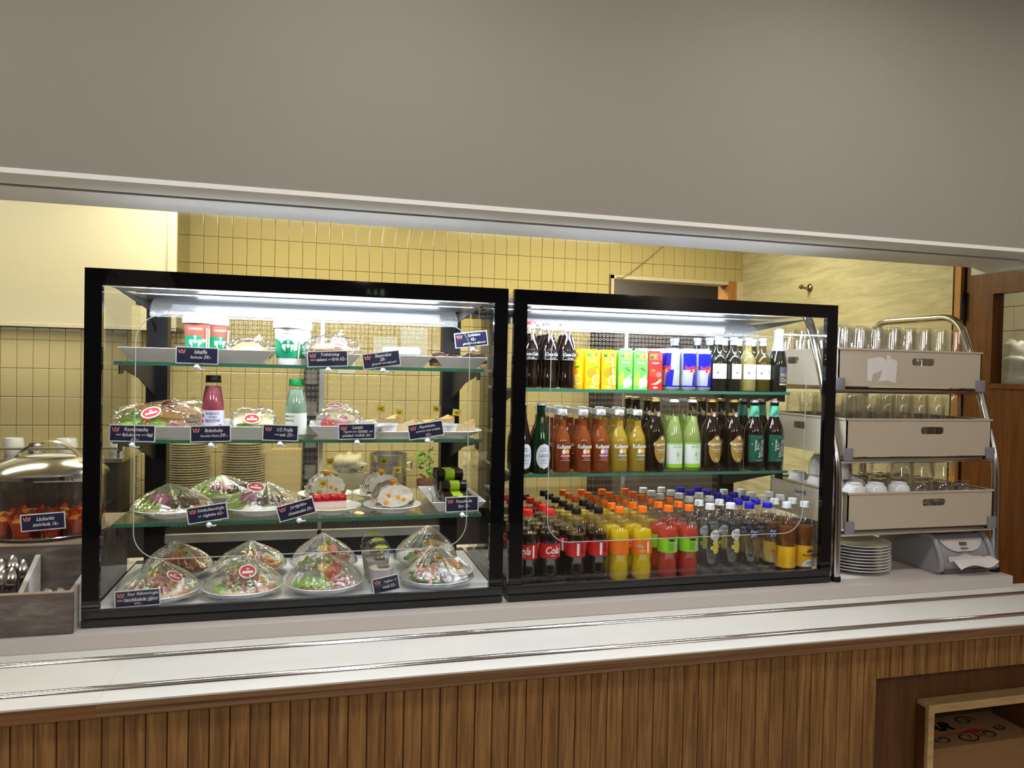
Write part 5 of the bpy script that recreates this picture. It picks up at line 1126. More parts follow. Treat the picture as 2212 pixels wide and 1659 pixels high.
# --- middle shelf (S2)
dish('serving_dish', 'long white dish under the wrapped sausage sandwiches and cheese roll', at(243, 925, Y=0.10).x + 0.024, at(590, 930, Y=0.10).x - 0.004, 0.070, 0.40, S2, 0.034, 0.028, group='white rectangular serving dishes')
def bag(t, sx, sy, h, seed, corners=True):
    rg = random.Random(seed); off = Vector((seed, seed * 2.1, 0)); m = MB()
    def fn(u, v):
        a = 2 * PI * u; b = PI * (v - 0.5); cx_, sy_ = math.sin(a), -math.cos(a)
        ex = 0.75; px_ = math.copysign(abs(cx_) ** ex, cx_) * math.cos(b) ** 0.6; py_ = math.copysign(abs(sy_) ** ex, sy_) * math.cos(b) ** 0.6; z = math.sin(b)
        k = 1 + 0.16 * NZ.noise(Vector((px_ * 2.6, py_ * 2.6, z * 2.6)) + off) + 0.10 * NZ.noise(Vector((px_ * 7, py_ * 7, z * 7)) + off)
        return (px_ * sx * k, py_ * sy * k, max(0.001, h * 0.5 + h * 0.5 * z * (k if z > 0 else 1)))
    m.grid(fn, 40, 18, True); m.build('film_bag', BAGFILM, t, angle=20)
    for (x, z, dx, dz) in ((-0.75, 0.55, -0.35, 0.30), (0.80, 0.45, 0.30, 0.22), (0.25, 0.92, 0.12, 0.30)):     # stiff folded corners of the film
        q = MB(); q.add([(sx * x - 0.012, -0.3 * sy, h * z), (sx * x + 0.018, -0.3 * sy, h * z + 0.006), (sx * (x + dx), -0.15 * sy, h * (z + dz)), (sx * x, 0.25 * sy, h * z)], [(0, 1, 2), (1, 3, 2), (3, 0, 2)]); q.build('film_fold', BAGFILM, t, smooth=False)
    return t
zt2 = S2 + 0.0065
def sausage(label, loc, rz, seed, stick):
    t = thing('bagged_sandwich', label, 'sandwich', loc, rz, 'bagged sausage sandwiches')
    slab('bread', CRUST, t, (-0.01, 0, 0.004), 0.080, 0.045, 0.016, rot=(0, 0.04, 0)); leaf('lettuce', LETT, t, (-0.060, -0.030, 0.044), 0.034, 0.028, seed, rot=(0.8, -0.3, 0.2)); leaf('lettuce', LETT, t, (-0.018, -0.036, 0.030), 0.040, 0.024, seed + 1, rot=(0.9, 0.1, 0)); leaf('lettuce', LETT, t, (0.005, 0.0, 0.050), 0.05, 0.03, seed + 3, rot=(0.3, 0.2, 0))
    for i in range(5): blob('sausage_slice', HAM, t, (0.008 + i * 0.016, -0.022 - 0.004 * (i % 2), 0.026 + 0.006 * (i % 2)), (0.026, 0.010, 0.008), 0.25, seed + i, rot=(0.3, 0.1 * i, 0.1), freq=2.5)
    blob('tomato_piece', TOM, t, (-0.028, -0.036, 0.044), (0.010, 0.007, 0.009), 0.15, seed); blob('egg_slice', EGGW, t, (0.02, -0.034, 0.016), (0.022, 0.008, 0.006), 0.2, seed)
    slab('bread', CRUST, t, (0.0, 0.016, 0.052), 0.070, 0.034, 0.014, rot=(0.35, 0.15, 0))
    bag(t, 0.112, 0.062, 0.088, seed); sticker(t, *stick); return t
q = at(345, 915, Y=0.145); sausage('bagged sausage and egg sandwich with lettuce above its price sign', (q.x, 0.142, zt2), 0.0, 21, ((-0.010, -0.060, 0.066), (-0.55, -0.28, 0.1), 0.052, 0.034))
q = at(385, 900, Y=0.30); t = sausage('bagged sausage sandwich standing behind the front bagged sandwich', (q.x, 0.315, zt2), 0.3, 24, ((-0.036, -0.058, 0.078), (-0.5, 0, 0)))
q = at(548, 915, Y=0.135); t = thing('bagged_roll', 'bagged half roll with cheese and an oval red sticker', 'sandwich', (q.x, 0.140, zt2), 0.05)
slab('bread', M('roll_crust', rgb(216, 168, 92), 0.6, var=0.2, scale=60), t, (0, 0, 0.003), 0.046, 0.038, 0.022, bevel=0.008); m = MB()
m.grid(lambda u, v: ((u - 0.5) * 0.105, -0.052 + v * 0.085, 0.030 + 0.034 * math.sin(PI * min(1, v * 1.1 + 0.05)) - 0.010 * abs(u - 0.4) + 0.004 * math.sin(u * 9)), 12, 8); m.build('cheese_slice', M('cheese_slice', rgb(232, 226, 168), 0.45, trans=0.2), t, angle=0)
leaf('lettuce', LETT, t, (0.0, -0.03, 0.028), 0.046, 0.02, 5, rot=(0.5, 0, 0)); bag(t, 0.064, 0.050, 0.076, 31); sticker(t, (-0.004, -0.052, 0.050), (-0.35, 0, 0.0), 0.046, 0.030)
# smoothie and lemonade bottles
SMO = [(0.024, 0.0), (0.0282, 0.003), (0.0295, 0.012), (0.0295, 0.074), (0.0300, 0.079), (0.0285, 0.100), (0.0245, 0.125), (0.0205, 0.142), (0.0195, 0.148), (0.0195, 0.158)]
def smooth_bottle(label, body, capm, words, printm, lab, fruit, drink):
    r = 0.0302
    kids = []
    for s, wd, z, hh in words: kids.append(('lettering', wtext(r, s, wd, z, dx=0.002, height=hh, bold=0.015), printm))
    fr = MB()
    for x, z in fruit[1]: weillipse(fr, r + 0.0001, x, z, 0.0048, 0.0052, 4, 6)
    kids.append(('fruit_print', fr, fruit[0]))
    rib = MB()
    for i in range(9): rib.lathe([(0.0292 - i * 0.00085, 0.092 + i * 0.005), (0.0298 - i * 0.00085, 0.0935 + i * 0.005), (0.0292 - i * 0.0009, 0.095 + i * 0.005)], 24)
    t = bottle('smoothie_bottle', label, 'bottle', None, SMO, body, (0.0205, 0.150, 0.170), PET, 0.140, capm, [('label', ring(0.0299, 0.012, 0.073), lab, kids), ('ribs', rib, PET, [])])
    return t
b = smooth_bottle('pink smoothie bottle with black cap behind its price sign', LIQ('pink_smoothie', (196, 92, 116), 0.3, 0.2), CAPK, [('BRÄMHULTS', 0.036, 0.0645, 0.007), ('VITAMIN', 0.022, 0.0545, 0.0045), ('SMOOTHIE', 0.042, 0.0440, 0.0095)], M('print_steel_blue', rgb(70, 104, 160), 0.4), M('label_lilac_white', rgb(222, 220, 240), 0.4), (MATS['print_berry'], [(-0.027, 0.058), (-0.030, 0.042), (-0.026, 0.028), (-0.008, 0.026), (0.012, 0.026), (0.024, 0.030)]), 0)
q = at(459, 930, Y=0.100); b.location = (q.x, 0.108, zt2)
b = smooth_bottle('pale green lemonade bottle with green cap standing on the shelf', LIQ('green_lemonade', (178, 212, 184), 0.4, 0.2), CAPG, [('BRÄMHULTS', 0.036, 0.0645, 0.007), ('LEMONAD', 0.034, 0.0525, 0.006)], M('print_olive', rgb(90, 110, 70), 0.4), M('label_cool_white', rgb(230, 236, 230), 0.4), (M('print_lime', rgb(150, 206, 70), 0.4), [(-0.024, 0.034), (-0.014, 0.030), (-0.004, 0.026), (0.006, 0.022), (-0.020, 0.022)]), 0)
q = at(639, 930, Y=0.095); b.location = (q.x, 0.098, S2 + 0.0002); b.rotation_euler = (0, 0, -0.8)
# sourdough and apple cake
dish('serving_dish', 'white rectangular dish under the bagged pink sourdough sandwich', at(668, 930, Y=0.10).x, at(668, 930, Y=0.10).x + 0.205, 0.072, 0.30, S2, 0.036, 0.030, group='white rectangular serving dishes')
q = at(730, 912, Y=0.15); t = thing('bagged_sourdough', 'bagged sourdough slice with pink topping and red sticker', 'sandwich', (q.x, 0.150, zt2), 0.05)
slab('bread', CRUMB, t, (0, 0, 0.004), 0.050, 0.036, 0.024); leaf('ham', M('pink_topping', rgb(226, 130, 170), 0.4, var=0.2), t, (-0.008, -0.018, 0.038), 0.042, 0.022, 3, rot=(0.7, 0, 0)); blob('tomato_piece', TOM, t, (-0.03, -0.028, 0.034), (0.020, 0.010, 0.010), 0.25, 6); slab('bread', CRUMB, t, (0.006, 0.006, 0.042), 0.044, 0.028, 0.012, rot=(0.3, 0.1, 0)); bag(t, 0.064, 0.050, 0.080, 41); sticker(t, (-0.010, -0.014, 0.086), (-1.1, 0, 0.1))
GOLDCR = M('golden_crust', rgb(222, 166, 92), 0.6, var=0.25, scale=40, bump=0.3); APPLE = M('apple_filling', rgb(234, 206, 150), 0.5, var=0.12, scale=50)
def applecake(label, loc, rz, withsauce):
    t = thing('apple_cake', label, 'cake', loc, rz, 'apple cake slices')
    m = MB(); m.prismz([(-0.045, -0.028), (0.045, -0.020), (0.050, 0.020), (-0.045, 0.028)], 0.0, 0.020); m.build('filling', APPLE, t, smooth=False, bevel=0.004)
    m = MB(); m.grid(lambda u, v: (-0.048 + 0.100 * u, -0.030 + 0.060 * v, 0.021 + 0.020 * u + 0.005 * math.sin(u * 5 + v * 2)), 14, 6); m.build('golden_top', GOLDCR, t, angle=0)
    m = MB(); m.grid(lambda u, v: (-0.048 + 0.100 * u, -0.030 - 0.0005, 0.0 + (0.021 + 0.020 * u + 0.004 * math.sin(u * 5)) * v), 14, 3); m.build('cut_face', M('cake_cut', rgb(236, 210, 160), 0.6, var=0.12, scale=60, bump=0.3), t, angle=0)
    m = MB(); m.box(0.046, 0.053, -0.030, 0.030, 0.0, 0.042); m.build('rim_crust', GOLDCR, t, smooth=False, bevel=0.003)
    flag(t, (0.006, -0.004, 0.036), 0.038, 0.1, -1, 0.12); return t
zp = S2
for i, (px, Y, lb, rz) in enumerate(((858, 0.155, 'apple cake slice beside the sauce ramekin, in front', 0.05), (983, 0.150, 'apple cake slice on the plate beside the end of the shelf', -0.1), (818, 0.345, 'apple cake slice behind the bagged sourdough sandwich', 0.1), (938, 0.350, 'apple cake slice at the back behind the two front slices', 0.2))):
    q = at(px, 915, Y=Y); plain_plate('white cake plate under an apple cake slice', (q.x - 0.004, Y, zp), PL88, 'apple cake plates'); applecake(lb, (q.x + 0.008, Y, zp + 0.0082), rz, True)
    if i < 2:
        rr = thing('sauce_ramekin', ('white fluted ramekin of vanilla sauce beside the front apple cake' if i == 0 else 'white fluted ramekin of vanilla sauce on the plate at the shelf end'), 'ramekin', (q.x - 0.034, Y - 0.052, zp + 0.0165), 0, 'sauce ramekins'); ramekin(rr, (0, 0, 0), 0.030, 0.026, fillm=MAYO, name='bowl')
# --- top shelf (S1)
dish('serving_dish', 'long white dish under the iced coffee cups and wrapped bun', at(241, 760, Y=0.10).x + 0.022, at(592, 766, Y=0.10).x, 0.066, 0.30, S1, 0.038, 0.032, group='white rectangular serving dishes')
zt1 = S1 + 0.0065
def coffee(label, loc, rz, latte):
    t = thing('coffee_cup', label, 'cup', loc, rz, 'iced coffee cups'); h = 0.112; r0, r1 = 0.0265, 0.0345
    rz_ = lambda z: r0 + (r1 - r0) * z / h
    MB().lathe([(0, 0), (r0, 0), (r1, h)], 32).build('cup', M('cup_white', rgb(236, 236, 236), 0.35, var=0.01), t)
    MB().lathe([(0.0375, h - 0.008), (0.0385, h - 0.006), (0.0385, h + 0.004), (0.0355, h + 0.016), (0.0345, h + 0.018), (0.0325, h + 0.0165), (0, h + 0.0165)], 32).build('lid', WHITE_PL, t)
    def cw(m, pts, fs, dx, dz, e): m.add([wrapv(x + dx, z + dz, rz_(z + dz) + e) for x, z in pts], fs); return m
    G_ = M('print_sbux_green', rgb(0, 132, 92), 0.4); top = M('print_mocha', rgb(150, 84, 70), 0.4)
    if not latte:
        m = MB(); m.grid(lambda u, v: wrapv(-0.05 + 0.1 * u, 0.060 + 0.046 * v, rz_(0.060 + 0.046 * v) + 0.0004), 20, 4); m.build('brown_field', top, t, angle=0)
    edge = (lambda u: 0.060 + 0.010 * math.cos((u - 0.3) * 8)) if not latte else (lambda u: 0.072 - 0.045 * u + 0.008 * math.sin(u * 9))
    lo = 0.004 if not latte else 0.020
    m = MB(); m.grid(lambda u, v: (lambda z: wrapv(-0.05 + 0.1 * u, z, rz_(z) + 0.0007))(max(lo, lo + (edge(u) - lo) * v)), 24, 4); m.build('green_field', G_, t, angle=0)
    m = MB(); cz_ = 0.052
    def disc_(rr, e): 
        d = MB(); wshape(d, 1, cz_ - rr, cz_ + rr, lambda q: 0, 1, 1); d = MB()
        d.grid(lambda u, v: (lambda z: wrapv((u * 2 - 1) * (rr * math.sqrt(max(0, 1 - (2 * v - 1) ** 2)) + 1e-5), z, rz_(z) + e))(cz_ - rr + 2 * rr * v), 10, 12); return d
    lg = disc_(0.0195, 0.0010).build('logo_disc', G_, t, angle=0)
    em = MB()
    cw(em, [(x * 0.0065, z * 0.0065) for x, z in ellipse2d(0.75, 1.0, 14)], [tuple(range(14))], 0, cz_ + 0.002, 0.0014)
    star = [(0.0052 * (1 if i % 2 == 0 else 0.45) * math.sin(PI * i / 5), 0.0052 * (1 if i % 2 == 0 else 0.45) * math.cos(PI * i / 5)) for i in range(10)]
    cw(em, star, [tuple(range(10))], 0, cz_ + 0.0135, 0.0014)
    for s in (-1, 1):
        for k_ in range(3):
            p_ = [(s * (0.0065 + k_ * 0.0028), 0.006), (s * (0.0085 + k_ * 0.0028), 0.006), (s * (0.0100 + k_ * 0.0024), -0.014 + k_ * 0.004), (s * (0.0078 + k_ * 0.0024), -0.014 + k_ * 0.004)]
            cw(em, p_, [(0, 1, 2, 3)], 0, cz_, 0.0014)
        cw(em, [(s * 0.013, 0.002), (s * 0.0175, 0.006), (s * 0.0165, -0.004), (s * 0.0145, -0.008)], [(0, 1, 2, 3)], 0, cz_, 0.0014)
    em.build('figure_emblem', WHITE_PRINT, lg, smooth=False)
    p_, f_ = fit_text('CAFFÈ LATTE' if latte else 'CAPPUCCINO', 0.038, 0.006, bold=0.02); m = MB(); cw(m, p_, f_, 0, 0.088, 0.0011); m.build('lettering', M('print_darkgrey', rgb(90, 84, 80), 0.5) if latte else WHITE_PRINT, t, smooth=False)
    if not latte:
        for a in (0.95, 1.25): MB().tube([wrapv(0.0345 * a, 0.018, 0.0335), wrapv(0.0345 * a, 0.090, 0.0375)], 0.0022, 6).build('straw', M('straw_paper', rgb(236, 214, 186), 0.6), t)
    else:
        for a in (1.2, 1.5): MB().tube([wrapv(0.0345 * a, 0.008, 0.0315), wrapv(0.0345 * a, 0.090, 0.0375)], 0.0022, 6).build('straw', MATS['straw_paper'], t)
    return t
q = at(425, 770, Y=0.13); coffee('iced cappuccino cup with brown and green print in front', (q.x, 0.128, zt1), 0.0, False)
q = at(462, 770, Y=0.20); coffee('iced cappuccino cup standing behind another cappuccino cup', (q.x + 0.002, 0.205, zt1), 0.6, False)
q = at(619, 780, Y=0.105); coffee('iced latte cup with white and green print in front', (q.x, 0.105, S1 + 0.0002), 0.15, True)
q = at(645, 770, Y=0.19); coffee('iced latte cup standing behind another latte cup', (q.x, 0.190, S1 + 0.0002), 0.9, True)
q = at(540, 760, Y=0.15); t = thing('bagged_bun', 'golden bread bun in a clear bag on the long dish', 'bun', (q.x, 0.150, zt1), 0.1)
blob('bun', M('bun_golden', rgb(222, 172, 92), 0.5, var=0.2, scale=30), t, (-0.004, 0, 0.030), (0.050, 0.036, 0.026), 0.06, 2); leaf('lettuce', LETT, t, (0.034, -0.012, 0.022), 0.030, 0.026, 2, rot=(0.4, 0, 0)); bag(t, 0.068, 0.048, 0.066, 51)
m = MB(); m.prism([(-0.028, -0.016), (0.028, -0.016), (0.028, 0.016), (-0.028, 0.016)], -0.0005, 0); m.build('paper_tag', WHITE_PRINT, t, loc=(0.004, -0.051, 0.026), rot=(-0.15, 0, 0), smooth=False)
xs = [at(652, 770, Y=0.09).x, at(779, 775, Y=0.09).x, at(787, 770, Y=0.09).x, at(936, 780, Y=0.09).x, at(938, 778, Y=0.09).x, at(1050, 775, Y=0.09).x]
dish('serving_dish', 'small white dish under the bagged seeded salami baguette', xs[0], xs[1], 0.066, 0.29, S1, 0.034, 0.028, group='white rectangular serving dishes')
dish('serving_dish', 'small white dish under the coconut covered marshmallow bars', xs[2], xs[3] - 0.003, 0.066, 0.29, S1, 0.034, 0.028, group='white rectangular serving dishes')
dish('serving_dish', 'small white dish under the round chocolate almond cakes', xs[4] + 0.001, min(xs[5], 1.095), 0.066, 0.29, S1, 0.034, 0.028, group='white rectangular serving dishes')
q = at(716, 765, Y=0.14); t = thing('bagged_baguette', 'bagged seeded baguette with salami and an oval red sticker', 'sandwich', (q.x, 0.140, zt1), 0.0)
SEED = M('seeded_crust', rgb(216, 182, 140), 0.7, var=0.4, scale=260, bump=0.6, bscale=260)
blob('baguette_top', SEED, t, (0, 0, 0.042), (0.062, 0.034, 0.018), 0.05, 1, flatb=True); blob('baguette_base', CRUST, t, (0, 0, 0.018), (0.062, 0.034, 0.014), 0.05, 2); blob('salami', ROAST, t, (0, -0.006, 0.030), (0.056, 0.032, 0.006), 0.3, 4); bag(t, 0.078, 0.048, 0.084, 61); sticker(t, (0.020, -0.044, 0.062), (-0.45, 0.12, 0.1), 0.046, 0.030)
COCO = M('coconut', rgb(236, 238, 242), 0.8, var=0.12, scale=260, bump=1.0, bscale=300)
q = at(872, 760, Y=0.14)
def cocobar(label, x, y, z):
    t = MB().box(-0.052, 0.052, -0.017, 0.017, 0, 0.026).build('coconut_bar', COCO, None, smooth=False, bevel=0.010, seg=3, loc=(x, y, z)); return tag(t, label, 'sweet', 'coconut bars')
for (dx, y, z, lb) in ((0.0, 0.128, 0.0, 'white coconut marshmallow bar at the front bottom of the pile'), (-0.004, 0.136, 0.0285, 'white coconut marshmallow bar at the front top of the pile'), (-0.006, 0.172, 0.0, 'white coconut marshmallow bar in the rows behind'), (-0.010, 0.174, 0.0285, 'white coconut marshmallow bar in the rows behind'), (-0.02, 0.21, 0.0, 'white coconut marshmallow bar in the rows behind')):
    cocobar(lb, q.x + dx, y, zt1 + z)
for i, (px, y, lb) in enumerate(((950, 0.125, 'round chocolate almond cake beside the coconut bars'), (1013, 0.120, 'round chocolate almond cake under the tilted price sign'), (975, 0.195, 'round chocolate almond cake in the row behind'), (1030, 0.19, 'round chocolate almond cake in the row behind'))):
    q = at(px, 765, Y=y); t = thing('chocolate_cake', lb, 'cake', (q.x, y, zt1), 0.3 * i, 'chocolate almond cakes')
    blob('chocolate_dome', M('milk_chocolate', rgb(62, 38, 30), 0.22, var=0.25, scale=20), t, (0, 0, 0.020), (0.035, 0.035, 0.020), 0.06, i, n=24, k=14); MB().lathe([(0, 0), (0.030, 0), (0.032, 0.010), (0, 0.012)], 24).build('almond_base', M('almond_base', rgb(168, 128, 70), 0.8), t)
    MB().tube([(-0.026, -0.012, 0.034), (-0.012, -0.016, 0.040), (0.0, -0.018, 0.0405), (0.010, -0.02, 0.038)], 0.0015, 5).build('drizzle', CHOC, t)

# ------------------------------------------------------------------ price signs
def sign(label, px, py, Y, tilt, lines, yaw=0.0, wd=0.112, ht=0.0455, foot='bulb', zfoot=None, slip=0.0):
    q = at(px, py, Y=Y); t = thing('price_sign', label, 'sign', q, 0.0, None); t.rotation_euler = (math.radians(slip), -math.radians(tilt), yaw)
    m = MB(); m.box(-wd / 2, wd / 2, 0, 0.0010, -ht / 2, ht / 2); m.build('card', WHITE_PRINT, t, smooth=False)
    e = 0.0028; m = MB(); flatpoly(m, [(-wd / 2 + e, -ht / 2 + e), (wd / 2 - e, -ht / 2 + e), (wd / 2 - e, ht / 2 - e), (-wd / 2 + e, ht / 2 - e)], -0.0004); m.build('navy_field', NAVY, t, smooth=False)
    cw_ = 0.0185; m = MB(); flatpoly(m, crown2d(cw_), -0.0008, -wd / 2 + 0.0155, ht / 2 - 0.0125); c = m.build('crown_outline', WHITE_PRINT, t, smooth=False)
    m = MB(); flatpoly(m, [(x, z - 0.0003) for x, z in crown2d(cw_ * 0.82)], -0.0011, -wd / 2 + 0.0155, ht / 2 - 0.0125); m.build('crown', CROWN_RED, c, smooth=False)
    m = MB()
    for (s, dx, dz, w_, hh) in lines:
        p_, f_ = fit_text(s, w_ * wd, hh * ht, shear=0.22, bold=0.012); flat(m, p_, f_, -0.0008, dx * wd, dz * ht)
    m.build('lettering', WHITE_PRINT, t, smooth=False)
    if foot:
        m = MB(); m.box(-0.013, 0.013, -0.0020, -0.0012, -ht / 2 - 0.002, -ht / 2 + 0.012); m.build('clear_clip', CLEAR, t, smooth=False)
        if foot == 'bulb':
            m = MB(); m.lathe([(0, -0.0075), (0.005, -0.0058), (0.0078, 0), (0.005, 0.0058), (0, 0.0075)], 14); b_ = m.build('clamp_ball', WHITE_PL, t, loc=(0.0, -0.002, -ht / 2 - 0.0085))
            m = MB(); m.tube([(0, 0, 0.004), (0.010, 0.004, -0.006), (0.018, 0.004, -0.005)], 0.0022, 6); m.build('clamp_tail', WHITE_PL, b_)
        else:
            m = MB(); m.box(-0.014, 0.014, -0.004, 0.010, -ht / 2 - 0.005, -ht / 2 - 0.002); m.build('clear_foot', CLEAR, t, smooth=False)
    return t
SY = 0.040
sign('navy price sign reading Iskaffe 39, in front of the cappuccino cups', 426, 768, SY, -0.9, [('Iskaffe', 0.08, 0.22, 0.30, 0.24), ('Starbucks', -0.02, -0.10, 0.28, 0.16), ('39:-', 0.24, -0.08, 0.18, 0.22)], wd=0.108, ht=0.046)
sign('navy price sign reading Trehörning 62, in front of the seeded baguette', 708, 775, SY, 3.0, [('Trehörning', 0.06, 0.24, 0.46, 0.24), ('med', -0.36, -0.04, 0.12, 0.10), ('salami', -0.15, -0.04, 0.26, 0.18), ('och', 0.05, -0.04, 0.08, 0.10), ('brie 62:-', 0.28, -0.02, 0.34, 0.22)])
sign('navy price sign reading Skumraket 28, tilted in front of coconut bars', 824, 777, SY, 8.5, [('Skumraket', 0.06, 0.28, 0.44, 0.22), ('28:-', 0.04, 0.02, 0.16, 0.20), ('glutenfri och laktosfri', 0.06, -0.24, 0.66, 0.18)], wd=0.108)
sign('navy price sign reading Lyxbiskvi 42, raised above the chocolate cakes', 1018, 733, 0.075, 7.7, [('Lyxbiskvi', 0.10, 0.26, 0.38, 0.22), ('42:-', 0.06, 0.0, 0.16, 0.20), ('glutenfri och laktosfri', 0.08, -0.27, 0.70, 0.18)], yaw=0.1, wd=0.104, foot='bulb')
sign('navy price sign reading Rastamacka 69, below the bagged sausage sandwich', 286, 936, SY, -1.5, [('Rastamacka', 0.08, 0.24, 0.52, 0.22), ('med', -0.30, -0.08, 0.11, 0.10), ('falukorv', -0.02, -0.08, 0.40, 0.20), ('och', 0.24, -0.08, 0.09, 0.10), ('ägg', 0.38, -0.08, 0.15, 0.24), ('69:-', 0.06, -0.34, 0.17, 0.18)])
sign('navy price sign reading Brämhults 39, below the pink smoothie bottle', 455, 937, SY, 1.2, [('Brämhults', 0.08, 0.20, 0.44, 0.22), ('Smoothie Vitamin', -0.02, -0.12, 0.46, 0.15), ('39:-', 0.32, -0.10, 0.20, 0.22)], wd=0.104)
sign('navy price sign reading half Fralla 25, between cheese roll and lemonade', 606, 935, SY, -2.0, [('1/2 Fralla', 0.12, 0.20, 0.44, 0.22), ('med', -0.10, -0.10, 0.12, 0.10), ('ost 25:-', 0.18, -0.10, 0.40, 0.22)], wd=0.096)
sign('navy price sign reading Levain 25, below the bagged sourdough', 771, 932, SY, 1.2, [('Levain', 0.02, 0.26, 0.28, 0.22), ('Vegansk med', -0.18, -0.02, 0.36, 0.15), ('tomat', 0.16, 0.0, 0.26, 0.20), ('och', 0.38, 0.0, 0.10, 0.12), ('picklad rödlök 25:-', 0.0, -0.27, 0.80, 0.22)], wd=0.104)
sign('navy price sign reading Äpplekaka 45, tilted in front of the apple cakes', 920, 929, SY, 9.0, [('Äpplekaka', 0.04, 0.24, 0.46, 0.26), ('serveras med vaniljsås', 0.06, -0.04, 0.70, 0.18), ('45:-', 0.06, -0.30, 0.18, 0.18)], wd=0.104)
sign('navy price sign reading Köttbullesmörgås 62, tilted below the meatball sandwiches', 448, 1109, SY, 8.0, [('Köttbullesmörgås', 0.10, 0.20, 0.66, 0.26), ('på', -0.20, -0.12, 0.07, 0.14), ('rågkaka 62:-', 0.14, -0.12, 0.52, 0.24)], wd=0.104)
sign('navy price sign reading Jordgubbscheesecake 59, steeply tilted beside the cheesecake', 640, 1101, SY, 15.0, [('Jordgubbs-', 0.08, 0.20, 0.46, 0.26), ('cheesecake 59:-', 0.10, -0.14, 0.66, 0.24)], wd=0.102)
sign('navy price sign reading Punschrulle 35, in front of the marzipan rolls', 998, 1089, SY, 1.3, [('Punschrulle', 0.06, 0.20, 0.48, 0.22), ('Stor 35:-', 0.06, -0.12, 0.36, 0.22)], wd=0.100)
sign('navy price sign reading Stor Räksmörgås 99, on the deck of the case', 297, 1292, 0.030, 2.0, [('Stor Räksmörgås', 0.12, 0.24, 0.68, 0.24), ('med', -0.38, -0.06, 0.12, 0.10), ('handskalade räkor', 0.08, -0.06, 0.74, 0.22), ('99:-', 0.02, -0.32, 0.18, 0.18)], foot='foot')
sign('navy price sign reading Yoghurt 27, tilted in front of the dome-lidded cups', 834, 1262, 0.040, 10.5, [('Yoghurt', 0.10, 0.16, 0.32, 0.22), ('med', 0.36, 0.20, 0.10, 0.10), ('müsli 27:-', 0.10, -0.14, 0.48, 0.20)], wd=0.078, ht=0.046, foot='foot')
# =================================================================== LEFT END OF THE COUNTER
GREYW = WOOD('weathered_wood', rgb(84, 76, 72), rgb(132, 122, 114), (3, 9, 14), 0.6, 2.6, 0.02, rgb(104, 92, 86)); GREYW_IN = WOOD('pale_weathered', rgb(170, 160, 150), rgb(214, 208, 202), (3, 3, 8), 0.6, 2.4, 0.02)
OAKED = M('box_edge', rgb(190, 168, 148), 0.6)
t = thing('riser_box', 'grey weathered wood-look box carrying the cake stand', 'box', (-0.31, 0.31, ZB))
MB().box(-0.33, 0.300, -0.205, 0.22, 0, 0.196).build('body', GREYW, t, smooth=False); MB().box(-0.33, 0.300, -0.205, 0.22, 0.196, 0.2005).build('lid_edge', OAKED, t, smooth=False)
ZR = ZB + 0.2005
cs = thing('cake_stand', 'round steel cake stand with clear cylinder and steel dome lid', 'cake stand', (-0.158, 0.262, ZR))
RC = 0.148
MB().lathe([(0, 0.0), (RC * 0.9, 0.0), (RC + 0.004, 0.008), (RC + 0.006, 0.010), (RC + 0.004, 0.012), (RC * 0.9, 0.010), (0, 0.010)], 64).build('base_tray', STEEL, cs)
MB().lathe([(RC - 0.004, 0.011), (RC - 0.004, 0.172)], 64).build('clear_cylinder', CLEAR, cs)
MB().lathe([(RC + 0.004, 0.166), (RC + 0.004, 0.176), (RC - 0.004, 0.184), (RC * 0.80, 0.200), (RC * 0.5, 0.217), (RC * 0.25, 0.222), (0, 0.223)], 64).build('dome_lid', STEEL, cs)
hp = [(-0.082 + 0.164 * i / 14, 0, 0.214 + 0.047 * math.sin(PI * i / 14) ** 0.7) for i in range(15)]
m = MB()
for i in range(14):
    (xa, _, za), (xb, _, zb) = hp[i], hp[i + 1]
m.grid(lambda u, v: (hp[int(round(u * 14))][0], -0.016 + 0.032 * v, hp[int(round(u * 14))][2]), 14, 2); m.grid(lambda u, v: (hp[int(round(u * 14))][0], -0.016 + 0.032 * v, hp[int(round(u * 14))][2] - 0.004), 14, 2)
m.build('lid_handle', STEEL, cs)
MUFW = M('muffin_paper', rgb(214, 74, 28), 0.6, var=0.15, scale=40, trans=0.2); MUFC = M('muffin_cake', rgb(226, 160, 54), 0.7, var=0.2, scale=80, bump=0.4)
def muffin():
    t = thing('muffin', 'caramel muffin in a red-orange paper wrap inside the cake stand', 'muffin', group='muffins in the cake stand')
    def fn(u, v):
        a = 2 * PI * u; k = (u * 32) % 8; tip = 0.016 * max(0, math.cos(4 * a)) * v ** 2
        r = 0.024 + 0.012 * v + 0.0016 * ((int(u * 32) % 2) * 2 - 1) * (0.4 + v) + 0.006 * v ** 4
        return (r * math.sin(a), -r * math.cos(a), 0.044 * v + tip)
    MB().grid(fn, 32, 5, True).build('paper_wrap', MUFW, t, angle=20); MB().lathe([(0, 0), (0.024, 0)], 20).build('wrap_base', MUFW, t); blob('crumb', MUFC, t, (0, 0, 0.040), (0.031, 0.031, 0.012), 0.12, 1)
    return t
mf = muffin(); zc_ = ZR + 0.0105
spots = [(-0.095, -0.070), (-0.032, -0.098), (0.036, -0.095), (0.095, -0.062), (-0.112, 0.005), (-0.030, -0.028), (0.040, -0.022), (0.110, 0.012), (-0.06, 0.055), (0.015, 0.060), (0.08, 0.075)]
for i, (dx, dy) in enumerate(spots):
    l = (-0.158 + dx, 0.262 + dy, zc_)
    o = mf if i == 0 else dup(mf, l, 0.7 * i)
    o.location = l; o.scale = (0.80, 0.80, 0.92)
sign('navy price sign reading Läckerbit 16, in front of the cake stand', 93, 1127, 0.092, 3.6, [('Läckerbit', 0.06, 0.18, 0.40, 0.24), ('smörkola 16:-', 0.06, -0.14, 0.58, 0.24)], wd=0.106, foot='foot')
